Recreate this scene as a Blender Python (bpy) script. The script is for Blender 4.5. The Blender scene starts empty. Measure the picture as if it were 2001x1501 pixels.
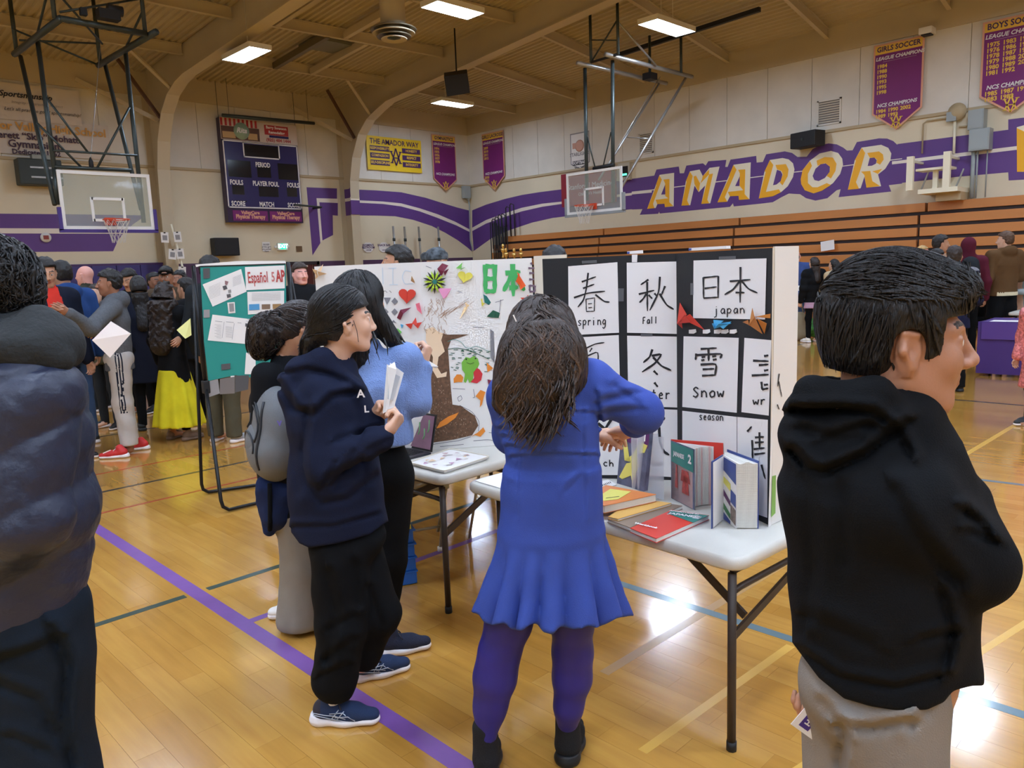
import bpy, bmesh, math, random
import numpy as np
from mathutils import Vector, Matrix
random.seed(7); np.random.seed(7)
sc = bpy.context.scene
# ---------------------------------------------------------------- camera, world, light, exposure
HC = 1.75; FP = 1506.0
YAW, PIT, ROL = math.radians(44.49), math.radians(8.57), math.radians(-2.225)
cf = np.array([math.sin(YAW)*math.cos(PIT), math.cos(YAW)*math.cos(PIT), -math.sin(PIT)])
_rt = np.array([math.cos(YAW), -math.sin(YAW), 0.0]); _up = np.cross(_rt, cf)
cR = math.cos(ROL)*_rt + math.sin(ROL)*_up; cU = -math.sin(ROL)*_rt + math.cos(ROL)*_up
C0 = np.array([0, 0, HC])
cam = bpy.data.cameras.new('camera'); camo = bpy.data.objects.new('camera', cam); sc.collection.objects.link(camo)
M = Matrix.Identity(4)
for i in range(3):
    M[i][0] = cR[i]; M[i][1] = cU[i]; M[i][2] = -cf[i]; M[i][3] = C0[i]
camo.matrix_world = M
cam.sensor_fit = 'HORIZONTAL'; cam.sensor_width = 36.0; cam.lens = 36.0*FP/2001.0; cam.clip_start = 0.05; cam.clip_end = 200
sc.camera = camo
sc.view_settings.view_transform = 'Standard'; sc.view_settings.look = 'None'; sc.view_settings.gamma = 1.0
sc.view_settings.use_curve_mapping = False
sc.view_settings.exposure = 0.0
LIGHT_E = 75.0            # emission of the ceiling fixtures' diffusers
w = bpy.data.worlds.new('world'); sc.world = w; w.use_nodes = True
w.node_tree.nodes['Background'].inputs[0].default_value = (1,1,1,1); w.node_tree.nodes['Background'].inputs[1].default_value = 0.15
try:
    sc.cycles.max_bounces = 7; sc.cycles.diffuse_bounces = 4; sc.cycles.glossy_bounces = 3; sc.cycles.transparent_max_bounces = 6
    sc.cycles.sample_clamp_indirect = 6.0; sc.cycles.use_denoising = True
    sc.cycles.caustics_reflective = False; sc.cycles.caustics_refractive = False
except Exception: pass
# room constants (metres; camera stands above the origin, +Y runs to the end wall, +X to the bleacher wall)
YE = 22.2; XR = 19.96; XL = -12.0; YB = -17.0

def at(x, y, X=None, Y=None, Z=None, d=None):
    """point of the photograph (2001x1501) on a known plane of the place -> metres"""
    r = cf + cR*(x-1000.5)/FP - cU*(y-750.5)/FP
    if X is not None: t = X/r[0]
    elif Y is not None: t = Y/r[1]
    elif Z is not None: t = (Z-HC)/r[2]
    else: t = d
    return C0 + r*t
def V(*a): return np.array(a, float)
def nrm(v): v = np.asarray(v, float); return v/(np.linalg.norm(v)+1e-12)

# ---------------------------------------------------------------- object helpers
col = sc.collection
def tag(o, label=None, cat=None, group=None, kind=None):
    if label: o['label'] = label
    if cat: o['category'] = cat
    if group: o['group'] = group
    if kind: o['kind'] = kind
    return o
def thing(name, label, cat, loc=(0,0,0), rz=0.0, group=None):
    o = bpy.data.objects.new(name, None); o.empty_display_size = 0.1
    o.location = loc; o.rotation_euler = (0, 0, rz); col.objects.link(o)
    return tag(o, label, cat, group)
def LINK(name, me, parent=None, world=True):
    o = bpy.data.objects.new(name, me); col.objects.link(o)
    if parent is not None:
        o.parent = parent
        if world: o.matrix_parent_inverse = wm(parent).inverted()
    return o
def wm(o):
    m = o.matrix_basis.copy()
    if o.parent is not None: m = wm(o.parent) @ o.matrix_parent_inverse @ m
    return m
def copy_tree(o, parent=None):
    c = o.copy(); col.objects.link(c)
    if parent is not None: c.parent = parent
    for ch in list(o.children): copy_tree(ch, c)
    return c
class MB:
    """collects shapes, builds ONE mesh object"""
    def __init__(s): s.v = []; s.f = []; s.m = []; s.cur = 0; s.sm = []
    def mat(s, i): s.cur = i; return s
    def add(s, vs, fs, smooth=False):
        b = len(s.v); s.v.extend([tuple(float(c) for c in p) for p in vs])
        for f in fs: s.f.append([b+i for i in f]); s.m.append(s.cur); s.sm.append(smooth)
        return s
    def box(s, c, sz, ax=None, bev=0.0):
        c = V(*c); ax = np.eye(3) if ax is None else np.array(ax, float); h = V(*sz)/2
        if bev <= 0:
            P = [c+ax[0]*h[0]*i+ax[1]*h[1]*j+ax[2]*h[2]*k for i in (-1,1) for j in (-1,1) for k in (-1,1)]
            return s.add(P, [(0,1,3,2),(4,6,7,5),(0,4,5,1),(2,3,7,6),(0,2,6,4),(1,5,7,3)])
        bm = bmesh.new(); bmesh.ops.create_cube(bm, size=1.0)
        for v_ in bm.verts: v_.co = Vector((v_.co.x*sz[0], v_.co.y*sz[1], v_.co.z*sz[2]))
        bmesh.ops.bevel(bm, geom=bm.edges[:], offset=bev, segments=2, profile=.6, affect='EDGES')
        bm.verts.index_update()
        s.add([c+ax[0]*v_.co.x+ax[1]*v_.co.y+ax[2]*v_.co.z for v_ in bm.verts], [[v_.index for v_ in f.verts] for f in bm.faces]); bm.free()
        return s
    def bx(s, x0, x1, y0, y1, z0, z1, bev=0.0):
        return s.box(((x0+x1)/2, (y0+y1)/2, (z0+z1)/2), (abs(x1-x0), abs(y1-y0), abs(z1-z0)), None, bev)
    def tube(s, pts, r, n=8, caps=True, closed=False, smooth=True):
        pts = [V(*p) for p in pts]; m = len(pts); R = r if hasattr(r, '__len__') else [r]*m
        rings = []; prev = None
        for i, p in enumerate(pts):
            a = pts[(i-1) % m] if (closed or i > 0) else p; b = pts[(i+1) % m] if (closed or i < m-1) else p
            t = nrm(b-a)
            if prev is None:
                u = np.cross(t, [0,0,1]);
                if np.linalg.norm(u) < 1e-3: u = np.cross(t, [1,0,0])
                u = nrm(u)
            else: u = nrm(prev - t*np.dot(prev, t))
            prev = u; v2 = np.cross(t, u)
            rings.append([p+R[i]*(u*math.cos(2*math.pi*k/n)+v2*math.sin(2*math.pi*k/n)) for k in range(n)])
        vs = [q for rg in rings for q in rg]; fs = []
        for i in range(m if closed else m-1):
            j = (i+1) % m
            for k in range(n): fs.append((i*n+k, i*n+(k+1) % n, j*n+(k+1) % n, j*n+k))
        if caps and not closed: fs.append(tuple(range(n))[::-1]); fs.append(tuple((m-1)*n+k for k in range(n)))
        return s.add(vs, fs, smooth)
    def bar(s, a, b, w, h=None, up=(0,0,1)):
        a = V(*a); b = V(*b); h = w if h is None else h; t = nrm(b-a); u = np.cross(up, t)
        if np.linalg.norm(u) < 1e-3: u = np.cross((1,0,0), t)
        u = nrm(u); v2 = np.cross(t, u)
        return s.box((a+b)/2, (np.linalg.norm(b-a), w, h), [t, u, v2])
    def poly(s, pts, n, th):
        """flat polygon (points in the plane) given thickness th along -n"""
        pts = [V(*p) for p in pts]; n = V(*n); k = len(pts)
        vs = pts + [p-n*th for p in pts]
        nn = sum((np.cross(pts[i]-pts[0], pts[i+1]-pts[0]) for i in range(1, k-1)), np.zeros(3))
        idx = list(range(k)); back = [i+k for i in idx][::-1]
        if np.dot(nn, n) < 0: idx = idx[::-1]; back = back[::-1]
        fs = [tuple(idx), tuple(back)] + [(i, (i+1) % k, (i+1) % k+k, i+k) for i in range(k)]
        return s.add(vs, fs)
    def lathe(s, prof, c=(0,0,0), n=24, ax=None, smooth=True):
        c = V(*c); ax = np.eye(3) if ax is None else np.array(ax, float); vs = []; m = len(prof)
        for r, z in prof:
            for k in range(n):
                a = 2*math.pi*k/n; vs.append(c+ax[0]*r*math.cos(a)+ax[1]*r*math.sin(a)+ax[2]*z)
        fs = [(i*n+k, i*n+(k+1) % n, (i+1)*n+(k+1) % n, (i+1)*n+k) for i in range(m-1) for k in range(n)]
        fs.append(tuple(range(n))[::-1]); fs.append(tuple((m-1)*n+k for k in range(n)))
        return s.add(vs, fs, smooth)
    def mesh(s, name, mats):
        me = bpy.data.meshes.new(name); me.from_pydata(s.v, [], s.f)
        for m in (mats if isinstance(mats, (list, tuple)) else [mats]): me.materials.append(m)
        me.polygons.foreach_set('material_index', s.m); me.polygons.foreach_set('use_smooth', s.sm)
        me.update(); return me
    def build(s, name, mats, parent=None): return LINK(name, s.mesh(name, mats), parent)

# ---------------------------------------------------------------- materials
def lin(c): c = c/255.0; return c/12.92 if c <= 0.04045 else ((c+0.055)/1.055)**2.4
def rgb(r, g, b): return (lin(r), lin(g), lin(b), 1.0)
MATS = {}
def mat(name, c, rough=0.6, metal=0.0, bump=0.0, bscale=60.0, var=0.0, vscale=6.0, sheen=0.0, coat=0.0, spec=0.5, emit=0.0, alpha=1.0, stretch=None):
    if name in MATS: return MATS[name]
    m = bpy.data.materials.new(name); m.use_nodes = True; nt = m.node_tree; b = nt.nodes['Principled BSDF']
    L = rgb(*c); b.inputs['Base Color'].default_value = L; b.inputs['Roughness'].default_value = rough; b.inputs['Metallic'].default_value = metal
    b.inputs['Specular IOR Level'].default_value = spec
    if sheen: b.inputs['Sheen Weight'].default_value = sheen; b.inputs['Sheen Roughness'].default_value = 0.5
    if coat: b.inputs['Coat Weight'].default_value = coat; b.inputs['Coat Roughness'].default_value = 0.1
    if emit: b.inputs['Emission Color'].default_value = L; b.inputs['Emission Strength'].default_value = emit
    if alpha < 1: b.inputs['Alpha'].default_value = alpha
    tc = mp = None
    if var or bump:
        tc = nt.nodes.new('ShaderNodeTexCoord'); mp = nt.nodes.new('ShaderNodeMapping'); nt.links.new(tc.outputs['Object'], mp.inputs[0])
        if stretch: mp.inputs['Scale'].default_value = stretch
    if var:
        n = nt.nodes.new('ShaderNodeTexNoise'); n.inputs['Scale'].default_value = vscale; n.inputs['Detail'].default_value = 5
        nt.links.new(mp.outputs[0], n.inputs['Vector'])
        cr = nt.nodes.new('ShaderNodeValToRGB'); cr.color_ramp.elements[0].position = 0.3; cr.color_ramp.elements[1].position = 0.7
        cr.color_ramp.elements[0].color = tuple(max(0, x*(1-var)) for x in L[:3])+(1,); cr.color_ramp.elements[1].color = tuple(min(1, x*(1+var)) for x in L[:3])+(1,)
        nt.links.new(n.outputs['Fac'], cr.inputs[0]); nt.links.new(cr.outputs[0], b.inputs['Base Color'])
    if bump:
        n2 = nt.nodes.new('ShaderNodeTexNoise'); n2.inputs['Scale'].default_value = bscale; n2.inputs['Detail'].default_value = 4
        nt.links.new(mp.outputs[0], n2.inputs['Vector'])
        bp = nt.nodes.new('ShaderNodeBump'); bp.inputs['Strength'].default_value = bump; bp.inputs['Distance'].default_value = 0.01
        nt.links.new(n2.outputs['Fac'], bp.inputs['Height']); nt.links.new(bp.outputs[0], b.inputs['Normal'])
    MATS[name] = m; return m

# ---------------------------------------------------------------- lettering
def text_geo(body, size=1.0, bold=0.0, shear=0.0, width=1.0, spacing=1.0, res=2, align='CENTER'):
    cu = bpy.data.curves.new('t', 'FONT'); cu.body = body; cu.size = size; cu.resolution_u = res
    cu.align_x = align; cu.align_y = 'CENTER'; cu.shear = shear; cu.offset = bold; cu.space_character = spacing; cu.extrude = 0.0
    o = bpy.data.objects.new('t', cu); col.objects.link(o)
    me = bpy.data.meshes.new_from_object(o)
    n = len(me.vertices); co = np.zeros(n*3); me.vertices.foreach_get('co', co); co = co.reshape(-1, 3)
    fs = [tuple(p.vertices) for p in me.polygons]
    bpy.data.objects.remove(o); bpy.data.meshes.remove(me); bpy.data.curves.remove(cu)
    co[:, 0] *= width
    return co, fs
def letter(mb, body, o, u, v, size, **k):
    """flat lettering centred on o in the plane (u right, v up)"""
    co, fs = text_geo(body, size, **k); u = V(*u); v = V(*v); o = V(*o)
    return mb.add([o+u*c[0]+v*c[1] for c in co], fs)
# ---------------------------------------------------------------- setting
M_CREAM = mat('painted wall cream', (226,213,184), 0.55, bump=0.15, bscale=90, var=0.05, vscale=0.7)
M_PANEL = mat('upper wall panel white', (224,218,206), 0.7, bump=0.25, bscale=14, var=0.07, vscale=1.1)
M_PURPLE = mat('painted purple', (98,62,134), 0.5, bump=0.1, bscale=90, var=0.06, vscale=1.3)
M_PURPLE_D = mat('wainscot dull purple', (84,56,88), 0.6, bump=0.1, bscale=90, var=0.08, vscale=1.0)
M_STRIPE = mat('painted stripe cream', (240,228,214), 0.5)
M_GOLD = mat('painted gold', (250,182,30), 0.5)
M_IVORY = mat('painted ivory', (246,236,208), 0.5)
M_CEIL = mat('roof deck beige', (190,176,148), 0.6, var=0.07, vscale=0.5)
M_BEAM = mat('painted steel beige', (200,186,158), 0.5, var=0.05, vscale=0.8)
M_BROWN = mat('brown primer steel', (96,66,52), 0.6)
M_LEDGE = mat('ledge shade beige', (188,168,132), 0.6)
DE = 7.28
def dslope(X):
    if X >= XR: return 0.0
    if X >= 14.3: return 0.085*(XR-X)/(XR-14.3)
    if X >= 8.3: return 0.06+0.025*(X-8.3)/6.0
    return 0.06
YRIDGE = 1.5
def deck(X, Y):
    return DE + dslope(X)*(YE-max(Y, 2*YRIDGE-Y))
# floor: slab + individually laid maple strips + court lines
def floor_material():
    m = bpy.data.materials.new('varnished maple'); m.use_nodes = True; nt = m.node_tree; b = nt.nodes['Principled BSDF']
    tc = nt.nodes.new('ShaderNodeNewGeometry'); sp = nt.nodes.new('ShaderNodeSeparateXYZ'); cb = nt.nodes.new('ShaderNodeCombineXYZ')
    nt.links.new(tc.outputs['Position'], sp.inputs[0]); nt.links.new(sp.outputs[1], cb.inputs[0]); nt.links.new(sp.outputs[0], cb.inputs[1])
    br = nt.nodes.new('ShaderNodeTexBrick'); nt.links.new(cb.outputs[0], br.inputs['Vector'])
    br.inputs['Scale'].default_value = 1.0; br.inputs['Brick Width'].default_value = 0.72; br.inputs['Row Height'].default_value = 0.057*2
    br.inputs['Mortar Size'].default_value = 0.0006; br.offset = 0.37; br.offset_frequency = 2
    br.inputs['Color1'].default_value = rgb(192,138,58); br.inputs['Color2'].default_value = rgb(206,154,74); br.inputs['Mortar'].default_value = rgb(172,122,60)
    n = nt.nodes.new('ShaderNodeTexNoise'); mp = nt.nodes.new('ShaderNodeMapping'); mp.inputs['Scale'].default_value = (14, 1.1, 1)
    nt.links.new(tc.outputs['Position'], mp.inputs[0]); nt.links.new(mp.outputs[0], n.inputs['Vector']); n.inputs['Scale'].default_value = 1.6; n.inputs['Detail'].default_value = 6
    mx = nt.nodes.new('ShaderNodeMix'); mx.data_type = 'RGBA'; mx.blend_type = 'OVERLAY'; mx.inputs[0].default_value = 0.3
    nt.links.new(br.outputs['Color'], mx.inputs[6]); nt.links.new(n.outputs['Fac'], mx.inputs[7])
    n3 = nt.nodes.new('ShaderNodeTexNoise'); n3.inputs['Scale'].default_value = 0.8; n3.inputs['Detail'].default_value = 3; nt.links.new(tc.outputs['Position'], n3.inputs['Vector'])
    cr = nt.nodes.new('ShaderNodeValToRGB'); cr.color_ramp.elements[0].color = (0.84,0.82,0.78,1); cr.color_ramp.elements[1].color = (1.0,1.0,1.0,1); cr.color_ramp.elements[0].position = .35; cr.color_ramp.elements[1].position = .6
    nt.links.new(n3.outputs['Fac'], cr.inputs[0])
    mm = nt.nodes.new('ShaderNodeMix'); mm.data_type = 'RGBA'; mm.blend_type = 'MULTIPLY'; mm.inputs[0].default_value = 1.0
    nt.links.new(mx.outputs[2], mm.inputs[6]); nt.links.new(cr.outputs[0], mm.inputs[7]); nt.links.new(mm.outputs[2], b.inputs['Base Color'])
    b.inputs['Roughness'].default_value = 0.2; b.inputs['Specular IOR Level'].default_value = 0.5
    b.inputs['Coat Weight'].default_value = 0.8; b.inputs['Coat Roughness'].default_value = 0.10
    n2 = nt.nodes.new('ShaderNodeTexNoise'); n2.inputs['Scale'].default_value = 3.0; n2.inputs['Detail'].default_value = 3; nt.links.new(tc.outputs['Position'], n2.inputs['Vector'])
    bp = nt.nodes.new('ShaderNodeBump'); bp.inputs['Strength'].default_value = 0.03; bp.inputs['Distance'].default_value = 0.02
    nt.links.new(n2.outputs['Fac'], bp.inputs['Height']); nt.links.new(bp.outputs[0], b.inputs['Normal']); nt.links.new(bp.outputs[0], b.inputs['Coat Normal'])
    return m
M_FLOOR = floor_material()
fl = MB().bx(XL, XR+0.2, YB, YE+0.2, -0.2, -0.012).build('floor', M_FLOOR); tag(fl, kind='structure')
RW, BWD, OFF = 0.114, 0.72, 0.37
def strips(x0, x1, y0, y1, skip=()):
    out = []
    i0 = int(math.floor(x0/RW)); i1 = int(math.ceil(x1/RW))
    for i in range(i0, i1):
        sh = OFF*BWD if i % 2 == 0 else 0.0
        j0 = int(math.floor((y0-sh)/BWD)); j1 = int(math.ceil((y1-sh)/BWD))
        for j in range(j0, j1): out.append((i, j, i*RW, j*BWD+sh))
    return out
allst = strips(0.1, 4.6, -0.4, 7.6)
def pixsize(x, y):
    v = V(x+RW/2, y+BWD/2, 0)-C0; z = v@cf
    if z < 0.4: return -1, 0
    return z, 1000.5+FP*(v@cR)/z
cand = []
for (i, j, x, y) in allst:
    z, px = pixsize(x, y)
    v = V(x+RW/2, y+BWD/2, 0)-C0; py = 750.5-FP*(v@cU)/max(z, .01)
    if z > 0 and -40 < px < 2040 and py < 1560: cand.append((z, i, j, x, y))
cand.sort()
near = cand[:300]; nset = {(c[1], c[2]) for c in near}
g = 0.0003
def strip_mesh(name='floor_strip'):
    return MB().bx(g, RW-g, g, BWD-g, -0.012, 0.0).mesh(name, M_FLOOR)
sm_ = strip_mesh()
for (z, i, j, x, y) in near:
    o = bpy.data.objects.new('floor_strip', sm_); col.objects.link(o); o.parent = fl; o.location = (x, y, 0)
# remaining strips joined: half in the middle distance, whole courses beyond
rest = MB()
cover = {}
for i in range(int(XL/RW)-1, int((XR+.2)/RW)+1):
    ys = sorted(c[4] for c in near if c[1] == i)
    x = i*RW
    segs = [(YB, YE+.2)] if not ys else [(YB, ys[0]), (ys[-1]+BWD, YE+.2)]
    for yy in range(len(ys)-1):
        if ys[yy+1]-ys[yy] > BWD*1.01: segs.append((ys[yy]+BWD, ys[yy+1]))
    for a, b_ in segs:
        if b_-a < 0.01: continue
        if x > -0.5 and x < 5 and a < 5.5:
            sh = OFF*BWD if i % 2 == 0 else 0.0
            y = a; e = min(b_, 5.8+sh)
            if a == YB: rest.bx(x+g, x+RW-g, a, min(b_, -0.7), -0.012, 0); y = min(b_, -0.7)
            while y < e-1e-6:
                jn = (math.floor((y-sh)/BWD+1e-6)+1)*BWD+sh; y2 = min(jn, e)
                rest.bx(x+g, x+RW-g, y+g, y2-g, -0.012, 0); y = y2
            if b_ > e: rest.bx(x+g, x+RW-g, e+g, b_, -0.012, 0)
        else: rest.bx(x+g, x+RW-g, a, b_, -0.012, 0)
tag(rest.build('floor_strips_beyond', M_FLOOR, fl), kind='stuff')
ML_P = mat('line paint purple', (128,86,158), 0.3, coat=0.4, var=0.08, vscale=8); ML_G = mat('line paint green', (52,72,62), 0.3, coat=0.4); ML_T = mat('line paint teal', (92,116,124), 0.3, coat=0.4)
ML_R = mat('line paint red', (176,74,44), 0.3, coat=0.4); ML_K = mat('line paint black', (62,56,48), 0.3, coat=0.4); ML_Y = mat('line paint ochre', (214,166,70), 0.3, coat=.4)
def cline(a, b, w_, m, z=0.0008):
    a = V(*a, 0); b = V(*b, 0); MB().bar(a+[0,0,z/2], b+[0,0,z/2], w_, z).build('court_line', m, fl)
cline((1.6,-2), (1.6,13.0), 0.082, ML_P); cline((1.6,3.66), (14,3.66), 0.05, ML_P, .0006)
cline((-4,4.245), (1.54,4.245), 0.05, ML_G); cline((1.665,4.245), (6,4.245), 0.05, ML_G)
cline((3.235,-5), (3.235,3.2), 0.055, ML_T, .0007)
cline((-3,6.35), (9,6.35), 0.035, ML_R); cline((-3,7.0), (12,7.0), 0.045, ML_K); cline((-3,7.7), (9,7.7), 0.03, ML_R)
cline((-3,9.6), (14,9.6), 0.05, ML_K)
cline((1.95,1.15), (4.2,0.75), 0.035, ML_Y, .0006)
p1 = at(1545,664,Z=0); cline((p1[0],-8), (p1[0],14), 0.12, ML_K)
p1 = at(1500,677,Z=0); cline((p1[0]-5,at(1560,675,Z=0)[1]-.3), (p1[0]+5,at(1560,675,Z=0)[1]+.3), 0.05, ML_K, .0006)
a = at(1770,740,Z=0); b = at(2001,800,Z=0); a=at(1768,773,Z=0); b=at(2001,800,Z=0); cline((a[0],a[1]+3), (a[0],-8), 0.06, ML_K)
a = at(1884,890,Z=0); b = at(2001,820,Z=0); cline(a[:2], b[:2], 0.045, ML_Y, .0007)
a = at(1902,936,Z=0); b = at(2001,948,Z=0); cline(a[:2]-(b-a)[:2]*3, b[:2]+(b-a)[:2]*3, 0.05, ML_T)
a = at(1180,1316,Z=0); b = at(1560,1085,Z=0); cline(a[:2], b[:2], 0.05, mat('line paint faint grey', (178,136,80), 0.3, coat=.4), .0005)
a = at(1380,1380,Z=0); b = at(1545,1262,Z=0); cline(a[:2]-(b-a)[:2]*.6, b[:2], 0.04, ML_Y, .0005)
# walls
def wpanels(parent, axis, fixed, a0, a1, z0, z1, wdt, m, th=0.03):
    n = int(round((a1-a0)/wdt)); s_ = (a1-a0)/n
    for k in range(n):
        a, b_ = a0+k*s_+0.006, a0+(k+1)*s_-0.006
        mb = MB()
        if axis == 'x': mb.bx(a, b_, fixed-th, fixed, z0, z1)
        else: mb.bx(fixed-th, fixed, a, b_, z0, z1)
        mb.build('wall_panel', m, parent)
wend = MB().bx(XL-.2, XR+.2, YE, YE+.2, 0, 9.4).build('wall_end', M_CREAM); tag(wend, kind='structure')
wright = MB().bx(XR, XR+.2, YB-.2, YE, 0, 9.4).build('wall_right', M_CREAM); tag(wright, kind='structure')
tag(MB().bx(XL-.2, XL, YB-.2, YE, 0, 9.4).build('wall_left', M_CREAM), kind='structure')
tag(MB().bx(XL, XR, YB-.2, YB, 0, 9.4).build('wall_back', M_CREAM), kind='structure')
LZ = 4.88; PT = 6.68
for xa, xb in ((-11.9, 2.3), (2.6, 8.28), (8.6, 14.28), (14.6, XR)): wpanels(wend, 'x', YE, xa, xb, LZ, PT, 1.22, M_PANEL)
wpanels(wright, 'y', XR, -6.5, YE-.03, LZ, PT, 1.22, M_PANEL)
MB().bx(-11.9, XR-.05, YE-.05, YE, LZ-.07, LZ).build('ledge', M_LEDGE, wend)
MB().bx(XR-.05, XR, YB, YE, LZ-.07, LZ).build('ledge', M_LEDGE, wright)
MB().bx(-11.9, XR-.09, YE-.09, YE, PT, DE+.05).build('fascia', M_BEAM, wend)
MB().bx(XR-.09, XR, YB, YE-.0, PT, DE+.05).build('fascia', M_BEAM, wright)
MB().bx(8.6, 10.95+1.1, YE-.012, YE, 0, 2.22).build('wainscot', M_PURPLE_D, wend)
MB().bx(12.05+1.3, XR, YE-.012, YE, 0, 2.2).build('wainscot', M_PURPLE_D, wend)
# ceiling: corrugated deck
def build_deck():
    vs = []; fs = []; per = 0.17; ys = [YB, -8, YRIDGE, 6, 11, 16, YE+.1]
    prof = [(0.0, 0.0), (0.06, 0.0), (0.08, 0.045), (0.15, 0.045)]
    xs = []; x = XL-.1
    while x < XR+.15:
        for dx, dz in prof: xs.append((x+dx, dz))
        x += per
    for (x, dz) in xs:
        for y in ys: vs.append((x, y, deck(x, y)+dz))
    m = len(ys)
    for i in range(len(xs)-1):
        for j in range(m-1): fs.append((i*m+j, i*m+j+1, (i+1)*m+j+1, (i+1)*m+j))
    mb = MB(); mb.add(vs, fs); return mb
ceil = build_deck().build('ceiling', M_CEIL); tag(ceil, kind='structure')
FR = [14.44, 8.44, 2.44, -3.56, -9.56]
bays = [(14.5, XR), (8.5, 14.38), (2.5, 8.38), (-3.5, 2.38)]
PY = [19.55-2.73*k for k in range(13)]
for (xa, xb) in bays:
    for y in PY:
        za, zb = deck(xa, y), deck(xb, y)
        mb = MB()
        for dz, ww, hh in ((-.012, .09, .02), (-.13, .012, .23), (-.245, .1, .02)):
            a = V(xa, y, za+dz); b = V(xb, y, zb+dz); mb.bar(a, b, ww, hh)
        mb.build('purlin', M_BEAM, ceil)
def frame_inner(X):
    pts = [(21.62, 0.0), (21.62, 3.6), (21.56, 4.7), (21.35, 5.4), (20.94, 6.05), (20.45, 6.42), (19.9, 6.62), (19.4, deck(X,19.4)-.74)]
    for y in (16, 12, 8, 4, YRIDGE, -4, -10, -14): pts.append((y, deck(X, y)-.74))
    return pts
for X in FR:
    fr = bpy.data.objects.new('roof_frame', None); col.objects.link(fr); tag(fr, kind='structure')
    pts = frame_inner(X); web = MB(); vs = []; fs = []
    for (y, z) in pts:
        oy = YE if z < 6.0 else y
        if z < 6.0: o_ = (X, YE, z)
        else: o_ = (X, y, deck(X, y)+.04)
        vs.append((X-.006, y, z)); vs.append((X-.006, o_[1], o_[2])); vs.append((X+.006, y, z)); vs.append((X+.006, o_[1], o_[2]))
    for i in range(len(pts)-1):
        a = 4*i; b_ = 4*(i+1)
        fs += [(a, b_, b_+1, a+1), (a+2, a+3, b_+3, b_+2)]
    # corner between wall and roof
    k = [i for i, p in enumerate(pts) if p[1] >= 6.0][0]
    vs += [(X-.006, YE, deck(X, YE)+.04), (X+.006, YE, deck(X, YE)+.04)]; c_ = len(vs)-2; a = 4*(k-1); b_ = 4*k
    fs += [(a+1, b_+1, c_), (a+3, c_+1, b_+3)]
    web.add(vs, fs).build('web', M_BEAM, fr)
    fg = MB(); vs = []; fs = []
    for i, (y, z) in enumerate(pts):
        q0 = pts[max(0, i-1)]; q1 = pts[min(len(pts)-1, i+1)]; t = nrm((q1[0]-q0[0], q1[1]-q0[1])); n = (t[1], -t[0])   # outward from room
        n = (n[0], n[1]) if (n[0] > 0 or n[1] > 0) else (-n[0], -n[1])
        for sx in (-.165, .165):
            vs.append((X+sx, y, z)); vs.append((X+sx, y+n[0]*.025, z+n[1]*.025))
    for i in range(len(pts)-1):
        a = 4*i; b_ = a+4
        fs += [(a, a+2, b_+2, b_), (a+1, b_+1, b_+3, a+3), (a, b_, b_+1, a+1), (a+2, a+3, b_+3, b_+2)]
    fg.add(vs, fs).build('flange', M_BEAM, fr)
    MB().bx(X-.165, X+.165, YE-.03, YE-.001, 0, 7.2).build('back_flange', M_BEAM, fr)
    if X > 5:
        MB().bar((X-1.35, 19.55, deck(X-1.35, 19.55)-.26), (X-.03, 20.35, 6.5), .09, .05).build('knee_brace', M_BEAM, fr)
        MB().bar((X-1.75, YE-.1, PT+.2), (X-.03, 21.5, 5.95), .1, .1).build('knee_brace', M_BEAM, fr)
        MB().bar((X-1.0, 21.2, deck(X-1, 21.2)-.05), (X-.03, 21.35, 6.0), .07, .07).build('knee_brace', M_BROWN, fr)
# painted stripes on the end wall (traced on the wall plane) and on the frame
def wp(parent, name, pts, m, plane, off=0.004, sc_=(1, 0, 0)):
    s_, ox, oy = sc_
    mb = MB(); P = []
    for (x, y) in pts:
        px, py = ox+x/s_, oy+y/s_
        P.append(at(px, py, **plane))
    n = V(0, -1, 0) if 'Y' in plane else V(-1, 0, 0)
    return mb.poly([p+n*off for p in P], n, off*.8).build(name, m, parent)
pe = dict(Y=YE); pr = dict(X=XR)
L = [(250,878),(400,885),(600,900),(800,945),(960,995),(1060,1025),(1159,1050)]; Lb = [(250,965),(450,975),(600,990),(750,1030),(900,1080),(1040,1140),(1159,1203)]
wp(wend, 'painted_stripe', L+Lb[::-1], M_PURPLE, pe, .004, (4.17,640,160))
L2 = [(250,985),(450,995),(600,1015),(750,1055),(900,1110),(1050,1170),(1160,1225)]; L3 = [(255,1088),(400,1090),(550,1095),(700,1125),(850,1175),(960,1230),(1060,1290),(1140,1350),(1176,1382)]
wp(wend, 'painted_stripe', L2+L3[::-1], M_PURPLE, pe, .004, (4.17,640,160))
wp(wend, 'painted_stripe', [(x,y) for x,y in Lb]+[(x,y) for x,y in L2[::-1]], M_STRIPE, pe, .003, (4.17,640,160))
# left of the second frame: two nested corners
K = (3.0, 400, 0)
wp(wend, 'painted_stripe', [(597,1098),(775,1105),(775,1165),(655,1162),(678,1425),(632,1497)], M_PURPLE, pe, .004, K)
wp(wend, 'painted_stripe', [(672,1186),(780,1190),(780,1265),(750,1262),(752,1378),(690,1410)], M_PURPLE, pe, .004, K)
wp(wend, 'painted_stripe', [(655,1162),(780,1165),(780,1190),(672,1186),(690,1410),(678,1425)], M_STRIPE, pe, .003, K)
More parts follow.
